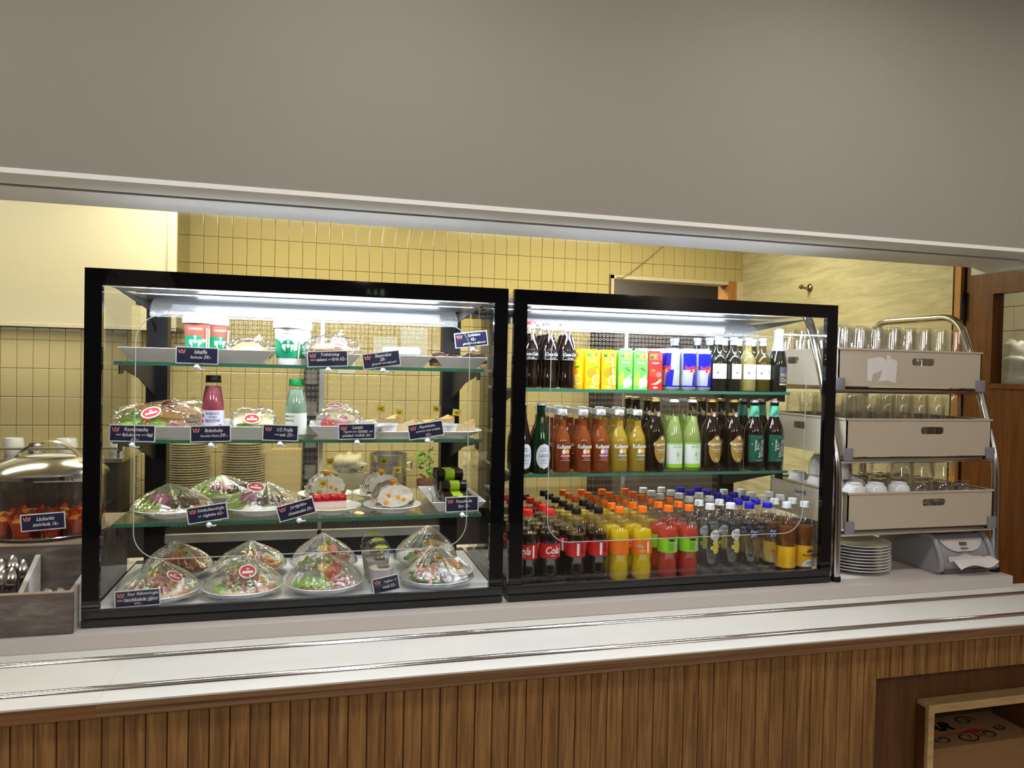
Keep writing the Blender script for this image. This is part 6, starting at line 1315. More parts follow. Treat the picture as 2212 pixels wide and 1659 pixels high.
# cutlery holder
t = thing('cutlery_holder', 'open weathered wood cutlery holder with slanted dividers', 'cutlery box', (0, 0, ZB))
MB().box(-0.50, -0.009, -0.036, -0.026, 0, 0.106).build('front_panel', GREYW, t, smooth=False); MB().box(-0.50, -0.009, -0.036, -0.026, 0.106, 0.109).build('top_edge', OAKED, t, smooth=False)
MB().box(-0.50, -0.009, -0.026, 0.098, 0, 0.012).build('bottom', GREYW_IN, t, smooth=False)
def slant(x0, x1, nm, zf, zb_, mat):
    m = MB(); pr = [(-0.026, 0.012), (0.098, 0.012), (0.098, zb_), (-0.026, zf)]
    m.add([(x0, y, z) for y, z in pr] + [(x1, y, z) for y, z in pr], [(0, 1, 2, 3), (7, 6, 5, 4), (0, 4, 5, 1), (1, 5, 6, 2), (2, 6, 7, 3), (3, 7, 4, 0)]); m.build(nm, mat, t, smooth=False)
slant(-0.136, -0.124, 'divider', 0.106, 0.174, GREYW_IN); slant(-0.021, -0.009, 'side_panel', 0.106, 0.126, GREYW_IN); slant(-0.262, -0.250, 'divider', 0.106, 0.174, GREYW_IN)
def spoon():
    t = thing('spoon', 'steel tablespoon standing bowl up in the cutlery holder', 'spoon', group='spoons in the cutlery holder')
    m = MB(); m.grid(lambda u, v: ((lambda a, q: (0.020 * q * math.cos(a), 0.030 * q * math.sin(a), -0.008 * (1 - q * q)))(2 * PI * u, v + 1e-4)), 20, 6, True); m.build('bowl', STEEL, t)
    MB().tube([(0, 0.028, 0), (0, 0.06, 0.006), (0, 0.11, 0.004), (0, 0.155, 0.0)], [0.004, 0.003, 0.0035, 0.006], 8).build('handle', STEEL, t); return t
s0 = spoon()
for i, (x, y, z, rz) in enumerate([(-0.196, 0.012, 0.138, 0.10), (-0.172, 0.020, 0.132, -0.15), (-0.205, 0.034, 0.156, 0.0), (-0.178, 0.044, 0.158, -0.1), (-0.228, 0.022, 0.142, 0.2), (-0.156, 0.046, 0.146, -0.2)]):
    o = s0 if i == 0 else dup(s0, (0, 0, 0)); o.location = (x, y, ZB + z); o.rotation_euler = (-1.82, 0, rz)
for x in (-0.088, -0.058):
    o = dup(s0, (0, 0, 0), 0, 'steel spoon tip standing deep in the narrow holder compartment', 'small spoons in the narrow compartment'); o.location = (x, 0.03, ZB + 0.088); o.rotation_euler = (-1.50, 0, 0.1); o.scale = (0.75, 0.45, 0.75)

# =================================================================== TRAY STAND ON THE RIGHT
XA, XB = 2.288, 2.962
st = thing('tray_stand', 'chrome tube stand carrying three beige trays of glasses and cups', 'stand', (0, 0, ZB))
def bend(pts, r=0.05, n=6):
    out = [Vector(pts[0])]
    for i in range(1, len(pts) - 1):
        a, b, c = Vector(pts[i - 1]), Vector(pts[i]), Vector(pts[i + 1]); d0 = (a - b); d1 = (c - b); k = min(r, d0.length * 0.45, d1.length * 0.45)
        p0 = b + d0.normalized() * k; p1 = b + d1.normalized() * k
        for j in range(n + 1): s = j / n; out.append((p0 * (1 - s) + b * s) * (1 - s) + (b * (1 - s) + p1 * s) * s)
    out.append(Vector(pts[-1])); return out
for X_ in (XA, XB):
    path = bend([(X_, 0.012, 0.012), (X_, 0.018, 0.40), (X_, 0.112, 0.70), (X_, 0.205, 0.934), (X_, 0.640, 0.934), (X_, 0.690, 0.70), (X_, 0.690, 0.012)], 0.075)
    MB().tube(path, 0.0145, 14).build('side_frame', STEEL, st)
    for y in (0.012, 0.690): MB().lathe([(0, 0), (0.017, 0), (0.017, 0.014), (0.0145, 0.018), (0, 0.018)], 18, X_, y).build('rubber_foot', BLACK_PLASTIC, st)
TB = M('tray_beige', rgb(190, 178, 160), 0.5, var=0.03)
CLIP = M('clip_grey', rgb(134, 132, 140), 0.45)
trays = [(0.172, 0.006, 0.124), (0.420, 0.022, 0.128), (0.660, 0.072, 0.130)]
TX0, TX1 = XA + 0.036, XB - 0.024
for (zb_, yf, hh) in trays:
    MB().tube([(XA, yf - 0.002 + (0.016 if zb_ < 0.5 else 0.03), zb_ - 0.014), (XB, yf - 0.002 + (0.016 if zb_ < 0.5 else 0.03), zb_ - 0.014)], 0.0105, 12).build('cross_bar', STEEL, st)
    MB().tube([(XA, 0.690, zb_ - 0.014), (XB, 0.690, zb_ - 0.014)], 0.0105, 12).build('cross_bar', STEEL, st)
    for x0, x1 in ((TX0 - 0.014, TX0 + 0.022), (TX1 - 0.024, TX1 + 0.012)):
        MB().box(x0, x1, yf - 0.008, yf - 0.001, zb_ - 0.012, zb_ + 0.030).build('corner_clip', CLIP, st, smooth=False, bevel=0.002)
def tray(label, z, yf, h, dp=0.44):
    t = thing('beige_tray', label, 'tray', (TX0, yf, ZB + z), 0, 'beige plastic trays'); W_ = TX1 - TX0; w_ = 0.004
    def wall(m, L, mk):
        a, b = L * 0.50, L * 0.66; z0, z1 = h * 0.60, h * 0.80
        o = rrect(0, L, 0, h, 0.0005, 6); i_ = rrect(a, b, z0, z1, (z1 - z0) * 0.38, 6); n = len(o)
        vs_ = [mk(x, 0, zz) for x, zz in o] + [mk(x, 0, zz) for x, zz in i_] + [mk(x, w_, zz) for x, zz in o] + [mk(x, w_, zz) for x, zz in i_]
        fs_ = []
        for j in range(n):
            k = (j + 1) % n; fs_ += [(j, k, n + k, n + j), (2 * n + k, 2 * n + j, 3 * n + j, 3 * n + k), (n + j, n + k, 3 * n + k, 3 * n + j), (j, 2 * n + j, 2 * n + k, k)]
        m.add(vs_, fs_)
    m = MB(); wall(m, W_, lambda x, d, zz: (x, d, zz)); m.build('front_wall', TB, t, smooth=False)
    m = MB(); wall(m, dp, lambda x, d, zz: (d, x, zz)); m.build('side_wall', TB, t, smooth=False)
    MB().box(W_ - w_, W_, 0, dp, 0, h).build('side_wall', TB, t, smooth=False); MB().box(0, W_, dp - w_, dp, 0, h).build('back_wall', TB, t, smooth=False); MB().box(0.001, W_ - 0.001, 0.001, dp - 0.001, 0, 0.005).build('floor_panel', TB, t, smooth=False)
    m = MB(); m.box(-0.003, W_ + 0.003, -0.003, 0.004, h - 0.003, h + 0.003); m.box(-0.003, W_ + 0.003, dp - 0.004, dp + 0.003, h - 0.003, h + 0.003); m.box(-0.003, 0.004, 0, dp, h - 0.003, h + 0.003); m.box(W_ - 0.004, W_ + 0.003, 0, dp, h - 0.003, h + 0.003); m.build('rim', TB, t, smooth=False)
    return t
t3 = tray('beige tray of upturned white and glass cups', *trays[0]); t2 = tray('beige tray of upturned glasses of mixed height', *trays[1]); t1 = tray('beige tray of tall glasses with torn sticker remains', *trays[2])
zl = trays[2][2]
m = MB(); flatpoly(m, [(0.118, 0.022), (0.135, 0.018), (0.142, 0.045), (0.160, 0.050), (0.178, 0.058), (0.172, 0.030), (0.160, 0.018), (0.200, 0.022), (0.238, 0.014), (0.242, 0.090), (0.228, 0.098), (0.216, 0.098), (0.212, 0.112), (0.196, 0.112), (0.196, 0.090), (0.186, 0.100), (0.170, 0.106), (0.116, 0.096)], -0.0008)
m.build('sticker_remains', M('old_sticker', rgb(222, 216, 214), 0.7), t1, smooth=False)
DRINK = G('drinking_glass', (0.988, 0.99, 0.99), 0.08, 0.01, 2.4, 0.9)
def tumbler(h, r0, r1, nm):
    return MB().lathe([(r1, 0), (r1, 0.002), (r0 + (r1 - r0) * 0.06, h * 0.94), (r0 * 0.96, h), (0, h), (0, h - 0.008), (r0 * 0.86, h - 0.010), (r1 - 0.0022, 0.002), (r1 - 0.002, 0)], 20).mesh(nm, DRINK)
TA = tumbler(0.208, 0.027, 0.032, 'drinking_glass'); TBm = tumbler(0.172, 0.025, 0.033, 'drinking_glass'); TC = tumbler(0.205, 0.026, 0.034, 'drinking_glass')
rg = random.Random(5)
def fillt(mesh_, z, yf, nx, ny, px_, py_, label, group, jit=0.003, x0=0.045, skip=0):
    for j in range(ny):
        for i in range(nx):
            if rg.random() < skip: continue
            o = put('drinking_glass', mesh_ if not isinstance(mesh_, list) else mesh_[rg.randrange(len(mesh_))], None, (TX0 + x0 + i * px_ + rg.uniform(-jit, jit), yf + 0.045 + j * py_ + rg.uniform(-jit, jit), ZB + z + 0.0055)); tag(o, label, 'glass', group)
fillt(TA, trays[2][0], trays[2][1], 8, 5, 0.070, 0.076, 'clear tumbler upturned in the topmost beige tray', 'tumblers in the topmost tray')
fillt([TBm, TC], trays[1][0], trays[1][1], 7, 5, 0.074, 0.078, 'clear tumbler upturned in the middle beige tray', 'tumblers in the middle tray', 0.004)
CUPM = MB().lathe([(0.040, 0), (0.0405, 0.003), (0.040, 0.030), (0.034, 0.058), (0.0265, 0.066), (0.0265, 0.072), (0.0225, 0.072), (0.0215, 0.068), (0, 0.068)], 28).mesh('cup', WHITE_CHINA)
CUPG = MB().lathe([(0.040, 0), (0.0405, 0.003), (0.0395, 0.034), (0.034, 0.060), (0.027, 0.068), (0.027, 0.074), (0.022, 0.074), (0.0215, 0.070), (0, 0.070), (0, 0.066), (0.03, 0.056), (0.038, 0.004)], 28).mesh('cup', DRINK)
HDL = MB().tube([(0.039, 0, 0.018), (0.047, 0, 0.020), (0.051, 0, 0.030), (0.047, 0, 0.042), (0.037, 0, 0.046)], 0.0038, 8).mesh('handle', WHITE_CHINA); HDG = MB().tube([(0.039, 0, 0.018), (0.047, 0, 0.020), (0.051, 0, 0.030), (0.047, 0, 0.042), (0.037, 0, 0.046)], 0.0038, 8).mesh('handle', DRINK)
z3, yf3, _ = trays[0]
for lvl in (0, 1, 2):
    for j in range(4):
        if lvl == 2 and j < 1: continue
        for i in range(6):
            glass_ = i + j * 0.4 + rg.random() * 0.8 > 2.7
            if lvl == 1 and (rg.random() < 0.06): continue
            if lvl == 2 and (rg.random() < 0.25): continue
            lb = ('upturned glass cup' if glass_ else 'upturned white china cup') + (' in the lower layer of the lowest tray', ' in the middle layer of the lowest tray', ' piled topmost in the lowest tray')[lvl]
            tt = thing('upturned_cup', lb, 'cup', (TX0 + 0.055 + i * 0.093 + rg.uniform(-0.004, 0.004) + 0.012 * lvl, yf3 + 0.052 + j * 0.101 + rg.uniform(-0.004, 0.004), ZB + z3 + 0.0055 + 0.0745 * lvl), rg.uniform(0.7, 2.4), lb + 's'[:0])
            put('cup_body', CUPG if glass_ else CUPM, tt); put('handle', HDG if glass_ else HDL, tt)
# plates under the stand
PLS = MB().lathe([(0, 0.003), (0.06, 0.003), (0.062, 0), (0.068, 0), (0.074, 0.005), (0.112, 0.013), (0.120, 0.0165), (0.1205, 0.018), (0.119, 0.0185), (0.110, 0.0165), (0.074, 0.0085), (0, 0.0065)], 44).mesh('side_plate', WHITE_CHINA)
for sx, sy, n, lb, gp in ((2.472, 0.145, 9, 'white plate in the stack beside the napkin dispenser', 'plates in the front stack'), (2.440, 0.43, 13, 'white plate in the taller stack at the back of the ledge', 'plates in the back stack')):
    for k in range(n): tag(put('side_plate', PLS, None, (sx + rg.uniform(-0.001, 0.001), sy, ZB + 0.0002 + k * 0.0108)), lb, 'plate', gp)
# napkin dispenser
NG = M('dispenser_grey', rgb(150, 150, 154), 0.45); NW = M('dispenser_pale', rgb(206, 200, 198), 0.45); NAP = M('napkin', rgb(234, 226, 224), 0.85, trans=0.2)
q0 = at(2022, 1240, Y=0.02); dw = 0.235
nd = thing('napkin_dispenser', 'grey table napkin dispenser with a napkin hanging out', 'dispenser', (q0.x + dw / 2, 0.0, ZB))
pr = [(0.025, 0.0), (0.010, 0.020), (0.008, 0.045), (0.022, 0.085), (0.040, 0.116), (0.060, 0.128), (0.30, 0.128), (0.30, 0.0)]
m = MB(); n = len(pr); hw = dw / 2
m.add([(-hw, y, z) for y, z in pr] + [(hw, y, z) for y, z in pr], [tuple(range(n)), tuple(range(2 * n - 1, n - 1, -1))] + [(i, n + i, n + (i + 1) % n, (i + 1) % n) for i in range(n)]); m.build('body', NG, nd, smooth=False, bevel=0.006)
for s in (-1, 1):
    pts = [(s * (hw - 0.004), y - 0.006, max(0.0115, z)) for y, z in pr[0:6]]; MB().tube([pts[0], *pts[1:], (s * (hw - 0.004), 0.09, 0.131)], 0.010, 10).build('cheek_rim', NG, nd)
def face(u, v):    # follows the sloping front between z .08 and .122
    z = 0.078 + 0.040 * v; y = 0.0195 + (z - 0.085) * 0.58 - 0.0025; lim = 0.098 * (0.35 + 0.65 * math.sqrt(max(0, v))); return ((u * 2 - 1) * lim, y, z)
MB().grid(face, 10, 6).build('pale_panel', NW, nd)
MB().box(-0.014, 0.014, 0.021, 0.030, 0.098, 0.108).build('name_plate', M('plate_dark', rgb(96, 94, 98), 0.5), nd, smooth=False); MB().box(-0.015, 0.015, 0.012, 0.026, 0.0885, 0.0900).build('embossed_line', MATS['plate_dark'], nd, smooth=False)
mo = [(-0.078, 0.044), (-0.080, 0.058), (-0.072, 0.066), (-0.03, 0.066), (0.0, 0.073), (0.03, 0.066), (0.070, 0.064), (0.078, 0.056), (0.078, 0.044)]
m = MB(); m.add([(x, 0.008 + (z - 0.045) * 0.35 - 0.002, z) for x, z in mo], [tuple(range(len(mo)))]); m.build('mouth', NW, nd, smooth=False)
MB().tube([(x, 0.008 + (z - 0.045) * 0.35 - 0.004, z) for x, z in mo], 0.0022, 6).build('mouth_rim', NG, nd)
m = MB(); m.grid(lambda u, v: (-0.062 + 0.165 * u, 0.006 - 0.038 * v - 0.01 * math.sin(u * 3), 0.052 - 0.026 * v * (1 - 0.5 * u) + 0.010 * math.sin(u * 6.5) * v + 0.008 * u), 16, 6); m.build('napkin', NAP, nd, angle=0)
MB().box(-hw + 0.02, hw - 0.02, 0.006, 0.014, 0.004, 0.014).build('base_strip', M('plate_dark', rgb(96, 94, 98), 0.5), nd, smooth=False)

# =================================================================== KITCHEN BITS BEHIND
KP = MB().lathe([(0, 0.003), (0.06, 0.003), (0.075, 0.004), (0.106, 0.013), (0.112, 0.016), (0.112, 0.0185), (0.104, 0.016), (0, 0.007)], 36).mesh('stacked_plate', M('cream_china', rgb(226, 214, 178), 0.25))
for sx, n, lb, gp in ((-0.058, 24, 'cream plate in the tall stack on the kitchen worktop', 'plates in the left kitchen stack'), (0.212, 24, 'cream plate in the tall stack beside the kraft paper bag', 'plates in the right kitchen stack')):
    for k in range(n): tag(put('stacked_plate', KP, None, (sx + rg.uniform(-0.003, 0.003), 2.06, 0.9152 + k * 0.0128)), lb, 'plate', gp)
KRAFT = M('kraft_paper', rgb(196, 176, 122), 0.8, var=0.08, scale=8)
m = MB(); m.prism([(0.0, 0.0), (0.185, 0.0), (0.185, 0.27), (0.03, 0.27), (0.0, 0.25)], 0, 0.10); tag(m.build('paper_bag', KRAFT, None, smooth=False, loc=(0.322, 2.05, 0.9152)), 'upright kraft paper bag beside the plate stack on the worktop', 'bag')
DKBOX = M('charcoal_box', rgb(30, 28, 28), 0.5)
t = thing('dark_column', 'tall black wall rack fixed to the tiles behind the case', 'column', (0.555, 2.285, 0.9152)); MB().box(-0.042, 0.042, -0.04, 0.0, 0.0, 0.78).build('back_plate', DKBOX, t, smooth=False, bevel=0.004)  # stands in for an unidentified dark upright behind the case
for i in range(4): MB().box(-0.03, 0.03, -0.046, -0.0405, 0.08 + i * 0.18, 0.16 + i * 0.18).build('pale_tag', M('tag_grey', rgb(110, 110, 108), 0.5), t, smooth=False)
t = thing('broom_cabinet', 'narrow dark cabinet beside the kitchen doorway', 'cabinet', (2.30, 2.20, 0.0)); MB().box(-0.05, 0.06, -0.06, 0.085, 0.0, 1.895).build('body', DKBOX, t, smooth=False); MB().box(-0.044, 0.054, -0.066, -0.0605, 0.06, 1.885).build('door', M('charcoal_door', rgb(46, 42, 38), 0.5), t, smooth=False); MB().box(0.036, 0.046, -0.078, -0.0665, 1.36, 1.46).build('handle', STEEL, t, smooth=False)
t = thing('steel_pot', 'tall steel pot standing on the kitchen worktop', 'pot', (0.98, 2.08, 0.9152)); MB().lathe([(0, 0), (0.10, 0), (0.104, 0.006), (0.104, 0.24), (0.107, 0.243), (0.100, 0.243), (0.098, 0.01), (0, 0.01)], 36).build('body', BRUSHED, t); MB().tube([(0.104, 0, 0.19), (0.13, 0, 0.195), (0.13, 0, 0.15), (0.104, 0, 0.155)], 0.006, 8).build('handle', STEEL, t)
t = thing('potted_herb', 'green herb plant in a pot beside the steel pot', 'plant', (1.20, 2.10, 0.9152)); MB().lathe([(0, 0), (0.045, 0), (0.058, 0.09), (0.054, 0.09), (0.05, 0.08), (0, 0.08)], 24).build('pot', M('terracotta', rgb(150, 96, 64), 0.8), t)
for i in range(26):
    a, h_ = rg.uniform(0, 6.28), rg.uniform(0.09, 0.27); r_ = rg.uniform(0.01, 0.07); leaf('leaf', LETT2, t, (r_ * math.cos(a), r_ * math.sin(a), h_), 0.022, 0.016, i, (rg.uniform(-0.8, 0.8), rg.uniform(-0.8, 0.8), a), 0.006)
t = thing('plastic_box', 'clear plastic box with a paper-filled bag on the worktop', 'box', (0.76, 2.02, 0.9152)); MB().box(-0.10, 0.10, -0.07, 0.07, 0.0, 0.15).build('box', G('dull_plastic', (0.85, 0.85, 0.82), 0.08, 0.1, 3, 0.8, haze=0.35, hazecol=(0.8, 0.78, 0.68)), t, smooth=False, bevel=0.006); blob('paper_filled_bag', M('bag_paper', rgb(206, 196, 164), 0.8, var=0.1, scale=20), t, (0, 0, 0.20), (0.085, 0.055, 0.05), 0.35, 9, freq=3)
# notices taped on the tiles
for i, (x, z, a, b) in enumerate(((0.90, 1.62, 0.14, 0.20), (1.06, 1.66, 0.16, 0.22), (0.70, 1.60, 0.10, 0.10))):
    tag(MB().box(0, a, 0, 0.001, 0, b).build('paper_notice', M('notice_paper', rgb(222, 220, 214), 0.7), None, smooth=False, loc=(x, YW - 0.0085, z)), ('white paper notice taped to the tiles, the largest one', 'white paper notice taped to the tiles, the middle one', 'small square paper notice taped to the tiles')[(1, 0, 2)[i]], 'notice')
# coffee machine seen above the cake stand
t = thing('coffee_machine', 'steel coffee machine with cups and jugs on its top rail', 'coffee machine', (-0.62, 1.90, 0.9152))
MB().box(-0.42, 0.30, -0.16, 0.24, 0, 0.25).build('body', M('machine_dark', rgb(66, 62, 56), 0.4, 0.4), t, smooth=False, bevel=0.008); MB().box(-0.44, 0.32, -0.18, 0.26, 0.25, 0.268).build('top_tray', STEEL, t, smooth=False)
MB().tube(bend([(-0.42, -0.16, 0.268), (-0.42, -0.16, 0.315), (0.30, -0.16, 0.315), (0.30, -0.16, 0.268)], 0.02), 0.006, 8).build('cup_rail', STEEL, t)
MB().box(-0.05, 0.16, -0.166, -0.1605, 0.16, 0.20).build('name_plate', M('plate_pale', rgb(186, 180, 164), 0.5), t, smooth=False); m = MB(); p_, f_ = fit_text('LEROX', 0.12, 0.028, bold=0.02); flat(m, p_, f_, -0.1672, 0.055, 0.18); m.build('lettering', BLACKP, t, smooth=False)
for i, (dx, dy, r_, h_) in enumerate(((-0.30, -0.06, 0.05, 0.07), (-0.20, 0.03, 0.045, 0.08), (-0.08, -0.04, 0.040, 0.06), (0.02, 0.05, 0.05, 0.075), (0.16, -0.04, 0.040, 0.055), (0.24, 0.06, 0.036, 0.05))):
    lb = ('steel milk jug on the coffee machine rail', 'steel milk jug on the coffee machine rail')[0] if i % 2 == 0 else 'white china bowl on the coffee machine top'
    tag(MB().lathe([(0, 0), (r_ * 0.8, 0), (r_, h_ * 0.5), (r_ * 0.86, h_), (r_ * 0.80, h_), (r_ * 0.92, h_ * 0.5), (0, 0.004)], 24).build('milk_jug' if i % 2 == 0 else 'china_bowl', STEEL if i % 2 == 0 else WHITE_CHINA, None, loc=(-0.62 + dx, 1.90 + dy, 0.9152 + 0.2682)), lb, 'jug' if i % 2 == 0 else 'bowl', 'jugs on the coffee machine' if i % 2 == 0 else 'bowls on the coffee machine')
# side room through the door window
t = thing('waste_bin', 'grey-green bin topped by a crumpled white plastic bag', 'bin', (4.12, 1.02, 0.0)); MB().lathe([(0, 0), (0.20, 0), (0.24, 1.60), (0.235, 1.62), (0, 1.62)], 4, a0=PI / 4, a1=PI / 4 + 2 * PI).build('body', M('bin_greygreen', rgb(150, 160, 148), 0.5), t, smooth=False, bevel=0.01)
blob('plastic_bag', M('bag_white', rgb(232, 232, 228), 0.4, trans=0.2), t, (0.0, -0.02, 1.68), (0.26, 0.24, 0.12), 0.16, 12, freq=2.2, n=32, k=20)
for i in range(2): blob('bag_peak', MATS['bag_white'], t, (-0.10 + 0.16 * i, -0.14, 1.78 - 0.03 * i), (0.075, 0.06, 0.075), 0.18, 14 + i, freq=1.8)
t = thing('wall_dispenser', 'white and yellow dispenser fixed to the side room tiles', 'dispenser', (4.66, 1.72, ZB + 0.92)); MB().box(-0.03, 0.052, -0.04, 0.04, -0.16, 0.02).build('body', WHITE_PL, t, smooth=False, bevel=0.006); MB().box(-0.03, 0.052, -0.04, 0.04, 0.0205, 0.16).build('yellow_part', M('dispenser_yellow', rgb(230, 170, 40), 0.4), t, smooth=False, bevel=0.006)
# crate with a printed paper bag in the counter niche
PINE = WOOD('pale_pine', rgb(186, 152, 100), rgb(214, 184, 132), (2, 20, 20), 0.55, 2.5, 0.03)
cz = ZB - 0.300
t = thing('pine_crate', 'pine-edged open compartment standing in the counter niche', 'crate', (2.39, -0.292, 0))
for xa in (0.0, 0.50):
    MB().box(xa, xa + 0.022, 0.0125, 0.25, cz - 0.45, cz - 0.0125).build('side_board', OAKD, t, smooth=False); MB().box(xa, xa + 0.022, 0.0, 0.012, cz - 0.45, cz).build('front_stile', PINE, t, smooth=False); MB().box(xa, xa + 0.022, 0.0125, 0.047, cz - 0.012, cz).build('top_strip', PINE, t, smooth=False)
MB().box(0.022, 0.50, 0.0, 0.047, cz - 0.026, cz).build('front_rail', PINE, t, smooth=False); MB().box(0.022, 0.50, 0.062, 0.228, cz - 0.014, cz - 0.002).build('top_board', OAKD, t, smooth=False); MB().box(0.022, 0.50, 0.228, 0.25, cz - 0.45, cz).build('back_board', OAKD, t, smooth=False); MB().box(0.022, 0.50, 0, 0.228, cz - 0.45, cz - 0.43).build('bottom_board', PINE, t, smooth=False)
MB().box(0.0, 0.522, 0, 0.25, 0.0, cz - 0.4502).build('plinth', OAKD, t, smooth=False)
t = thing('printed_paper_bag', 'kraft paper bag with black and red swirl lettering in the crate', 'bag', (2.65, -0.165, cz - 0.4298))
MB().box(-0.21, 0.21, -0.09, 0.09, 0, 0.27).build('paper_block', M('bag_kraft', rgb(150, 112, 72), 0.8, var=0.06), t, smooth=False, bevel=0.004)
m = MB(); p_, f_ = fit_text('BAR', 0.15, 0.055, shear=0.4, bold=0.05); m.add([(x - 0.09, z + 0.028, 0.2706) for x, z in p_], f_); m.build('black_lettering', BLACKP, t, smooth=False)
sw = MB()
def swirl(cx, cy, r, s, a0, n=18): return [(cx + r * (1 - 0.75 * i / n) * math.cos(a0 + s * i * 0.42), cy + 0.7 * r * (1 - 0.75 * i / n) * math.sin(a0 + s * i * 0.42), 0.271) for i in range(n + 1)]
for (cx_, cy_, r_, s_, a_) in ((-0.12, -0.045, 0.036, 1, 2.0), (-0.03, -0.05, 0.044, -1, 0.5), (0.06, -0.045, 0.034, 1, 3.0), (0.13, -0.02, 0.026, -1, 1.0), (0.06, 0.045, 0.040, 1, 0.0), (-0.15, 0.05, 0.03, -1, 2.0)): sw.tube(swirl(cx_, cy_, r_, s_, a_), 0.0022, 5)
sw.build('swirl_ornament', BLACKP, t)
m = MB(); m.add([(-0.16, -0.028, 0.2709), (-0.02, -0.018, 0.2709), (0.04, -0.004, 0.2709), (0.09, -0.026, 0.2709), (0.02, -0.034, 0.2709), (-0.03, -0.026, 0.2709)], [(0, 1, 2, 3, 4, 5)]); m.build('red_ribbon', M('ribbon_red', rgb(176, 40, 34), 0.6), t, smooth=False)

# =================================================================== DINING ROOM WALL BEHIND THE CAMERA (mirrored in the black case frames)
def mirror(px, py):
    """where the view ray through a pixel of the case front ends up after reflecting off it, on the dining room wall"""
    p_ = at(px, py, Y=0.0); d_ = p_ - CAM; d_.y = -d_.y; k_ = (-5.49 - p_.y) / d_.y; return p_ + d_ * k_
q = mirror(812, 632); t = thing('exit_sign', 'lit emergency exit sign on the dining room wall', 'sign', (q.x, -5.46, q.z)); wq = abs(mirror(786, 632).x - mirror(840, 632).x) / 2
MB().box(-wq, wq, -0.035, 0.0, -wq * 0.36, wq * 0.36).build('casing', DKBOX, t, smooth=False); MB().box(-wq * 0.94, wq * 0.94, 0.0005, 0.004, -wq * 0.30, wq * 0.30).build('lit_face', EM('exit_face', (0.10, 0.22, 0.10), 0.5), t, smooth=False)
sg = EM('exit_symbols', (0.75, 1.0, 0.7), 2.2)
def wallpoly(nm, pts): m = MB(); m.add([(x * wq, 0.006, z * wq) for x, z in pts], [tuple(range(len(pts)))]); m.build(nm, sg, t, smooth=False)
wallpoly('arrow', [(-0.10, 0.24), (0.02, 0.24), (0.02, -0.02), (0.16, -0.02), (-0.04, -0.26), (-0.24, -0.02), (-0.10, -0.02)])
wallpoly('door_symbol', [(0.36, 0.24), (0.62, 0.24), (0.62, -0.26), (0.36, -0.26)])
wallpoly('runner_body', [(-0.56, -0.08), (-0.46, -0.02), (-0.58, 0.14), (-0.70, 0.10)]); wallpoly('runner_leg', [(-0.40, -0.14), (-0.36, -0.26), (-0.46, -0.16), (-0.56, -0.08), (-0.50, -0.02)]); wallpoly('runner_leg', [(-0.72, -0.06), (-0.82, -0.20), (-0.68, -0.12), (-0.54, -0.06)]); wallpoly('runner_head', [(-0.62 + 0.06 * math.cos(a), 0.21 + 0.06 * math.sin(a)) for a in [2 * PI * i / 10 for i in range(10)]])
q = mirror(305, 628); t = thing('wall_clock', 'round wall clock on the dining room wall', 'clock', (q.x, -5.47, q.z)); rq = abs(mirror(228, 610).x - mirror(372, 610).x) / 2
m = MB(); m.lathe([(0, 0), (rq * 1.05, 0), (rq * 1.05, 0.03), (rq, 0.03), (rq, 0.022), (0, 0.022)], 40); m.xf(Matrix.Rotation(-PI / 2, 4, 'X')); m.build('face', M('clock_face', rgb(186, 180, 170), 0.6), t)
for i in range(60):
    a = 2 * PI * i / 60; l_ = 0.20 if i % 5 == 0 else 0.07; w2 = 0.030 if i % 5 == 0 else 0.012
    m = MB(); m.add([(rq * (r_ * math.sin(a) + s_ * w2 * math.cos(a)), 0.026, rq * (r_ * math.cos(a) - s_ * w2 * math.sin(a))) for r_, s_ in ((0.95, -1), (0.95, 1), (0.95 - l_, 1), (0.95 - l_, -1))], [(0, 1, 2, 3)]); m.build('hour_mark' if i % 5 == 0 else 'minute_mark', BLACKP, t, smooth=False)
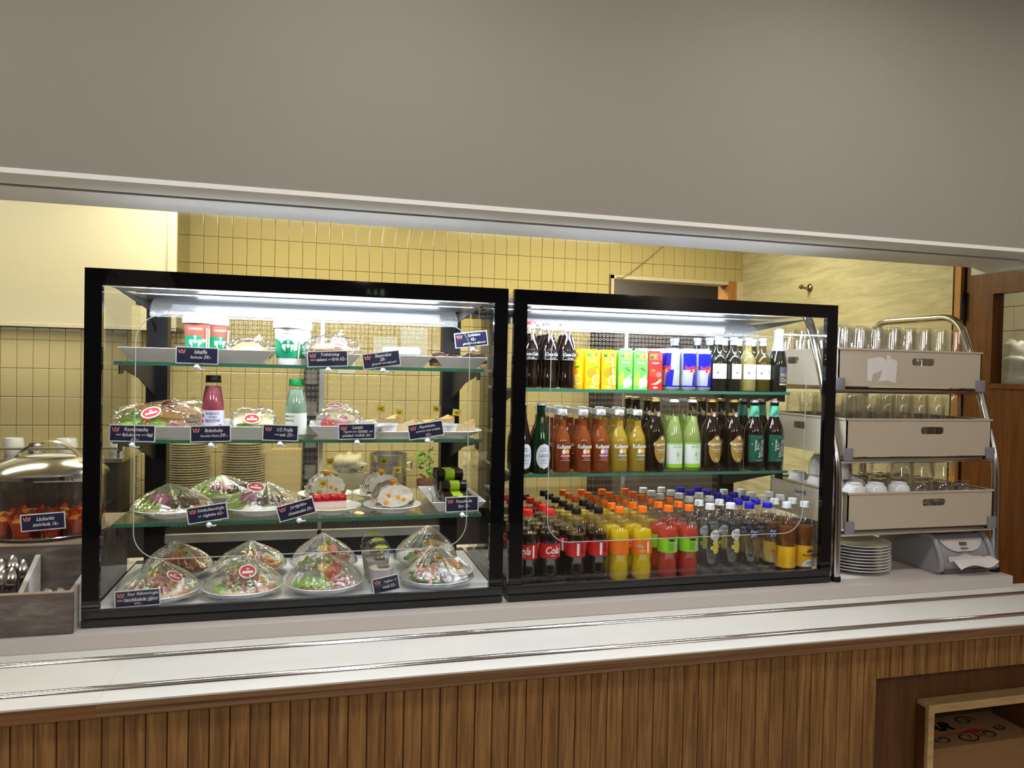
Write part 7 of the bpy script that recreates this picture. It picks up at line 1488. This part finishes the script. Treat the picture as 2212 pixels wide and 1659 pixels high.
for a, l_, nm in ((1.2, 0.55, 'hour_hand'), (3.6, 0.8, 'minute_hand')):
    m = MB(); m.add([(rq * (r_ * math.sin(a) + s_ * 0.03 * math.cos(a)), 0.028, rq * (r_ * math.cos(a) - s_ * 0.03 * math.sin(a))) for r_, s_ in ((0, -1), (0, 1), (l_, 1), (l_, -1))], [(0, 1, 2, 3)]); m.build(nm, BLACKP, t, smooth=False)
qa, qb = mirror(1545, 640), mirror(1730, 700); t = thing('menu_screen', 'dark lit menu screen on the dining room wall', 'screen', ((qa.x + qb.x) / 2, -5.47, (qa.z + qb.z) / 2)); hw_, hh_ = abs(qb.x - qa.x) / 2, abs(qa.z - qb.z) / 2 * 1.5
MB().box(-hw_, hw_, -0.03, 0.0, -hh_, hh_).build('casing', DKBOX, t, smooth=False); MB().box(-hw_ * 0.98, hw_ * 0.98, 0.0005, 0.003, -hh_ * 0.97, hh_ * 0.97).build('screen', EM('menu_navy', (0.03, 0.045, 0.10), 0.9), t, smooth=False)
mw = EM('menu_white', (0.9, 0.92, 1.0), 1.6)
for s_, x_, z_, w_, h_ in ((None, -0.66, 0.34, 0.52, 0.16), (None, -0.66, 0.06, 0.40, 0.05), (None, -0.66, -0.10, 0.34, 0.05), ('PANNBIFF 118:-', 0.02, 0.02, 0.40, 0), (None, 0.02, -0.22, 0.36, 0.05), (None, 0.02, -0.42, 0.50, 0.08), (None, 0.66, 0.40, 0.40, 0.05), (None, 0.66, 0.22, 0.52, 0.05), (None, 0.66, 0.06, 0.40, 0.05), (None, 0.66, -0.14, 0.32, 0.09)):
    m = MB()
    if s_: p_, f_ = fit_text(s_, w_ * hw_, bold=0.01); m.add([(-x + x_ * hw_, 0.005, z + z_ * hh_) for x, z in p_], f_)
    else:
        rr_ = random.Random(x_ * 10 + z_); x0_ = -w_ / 2
        while x0_ < w_ / 2:      # unreadable line: word-long dashes
            l_ = rr_.uniform(0.04, 0.10); x1_ = min(w_ / 2, x0_ + l_); m.add([((x_ + x0_) * hw_, 0.005, (z_ - h_ / 2) * hh_), ((x_ + x1_) * hw_, 0.005, (z_ - h_ / 2) * hh_), ((x_ + x1_) * hw_, 0.005, (z_ + h_ / 2) * hh_), ((x_ + x0_) * hw_, 0.005, (z_ + h_ / 2) * hh_)], [(0, 1, 2, 3)]); x0_ = x1_ + 0.018
    m.build('menu_line', mw, t, smooth=False)
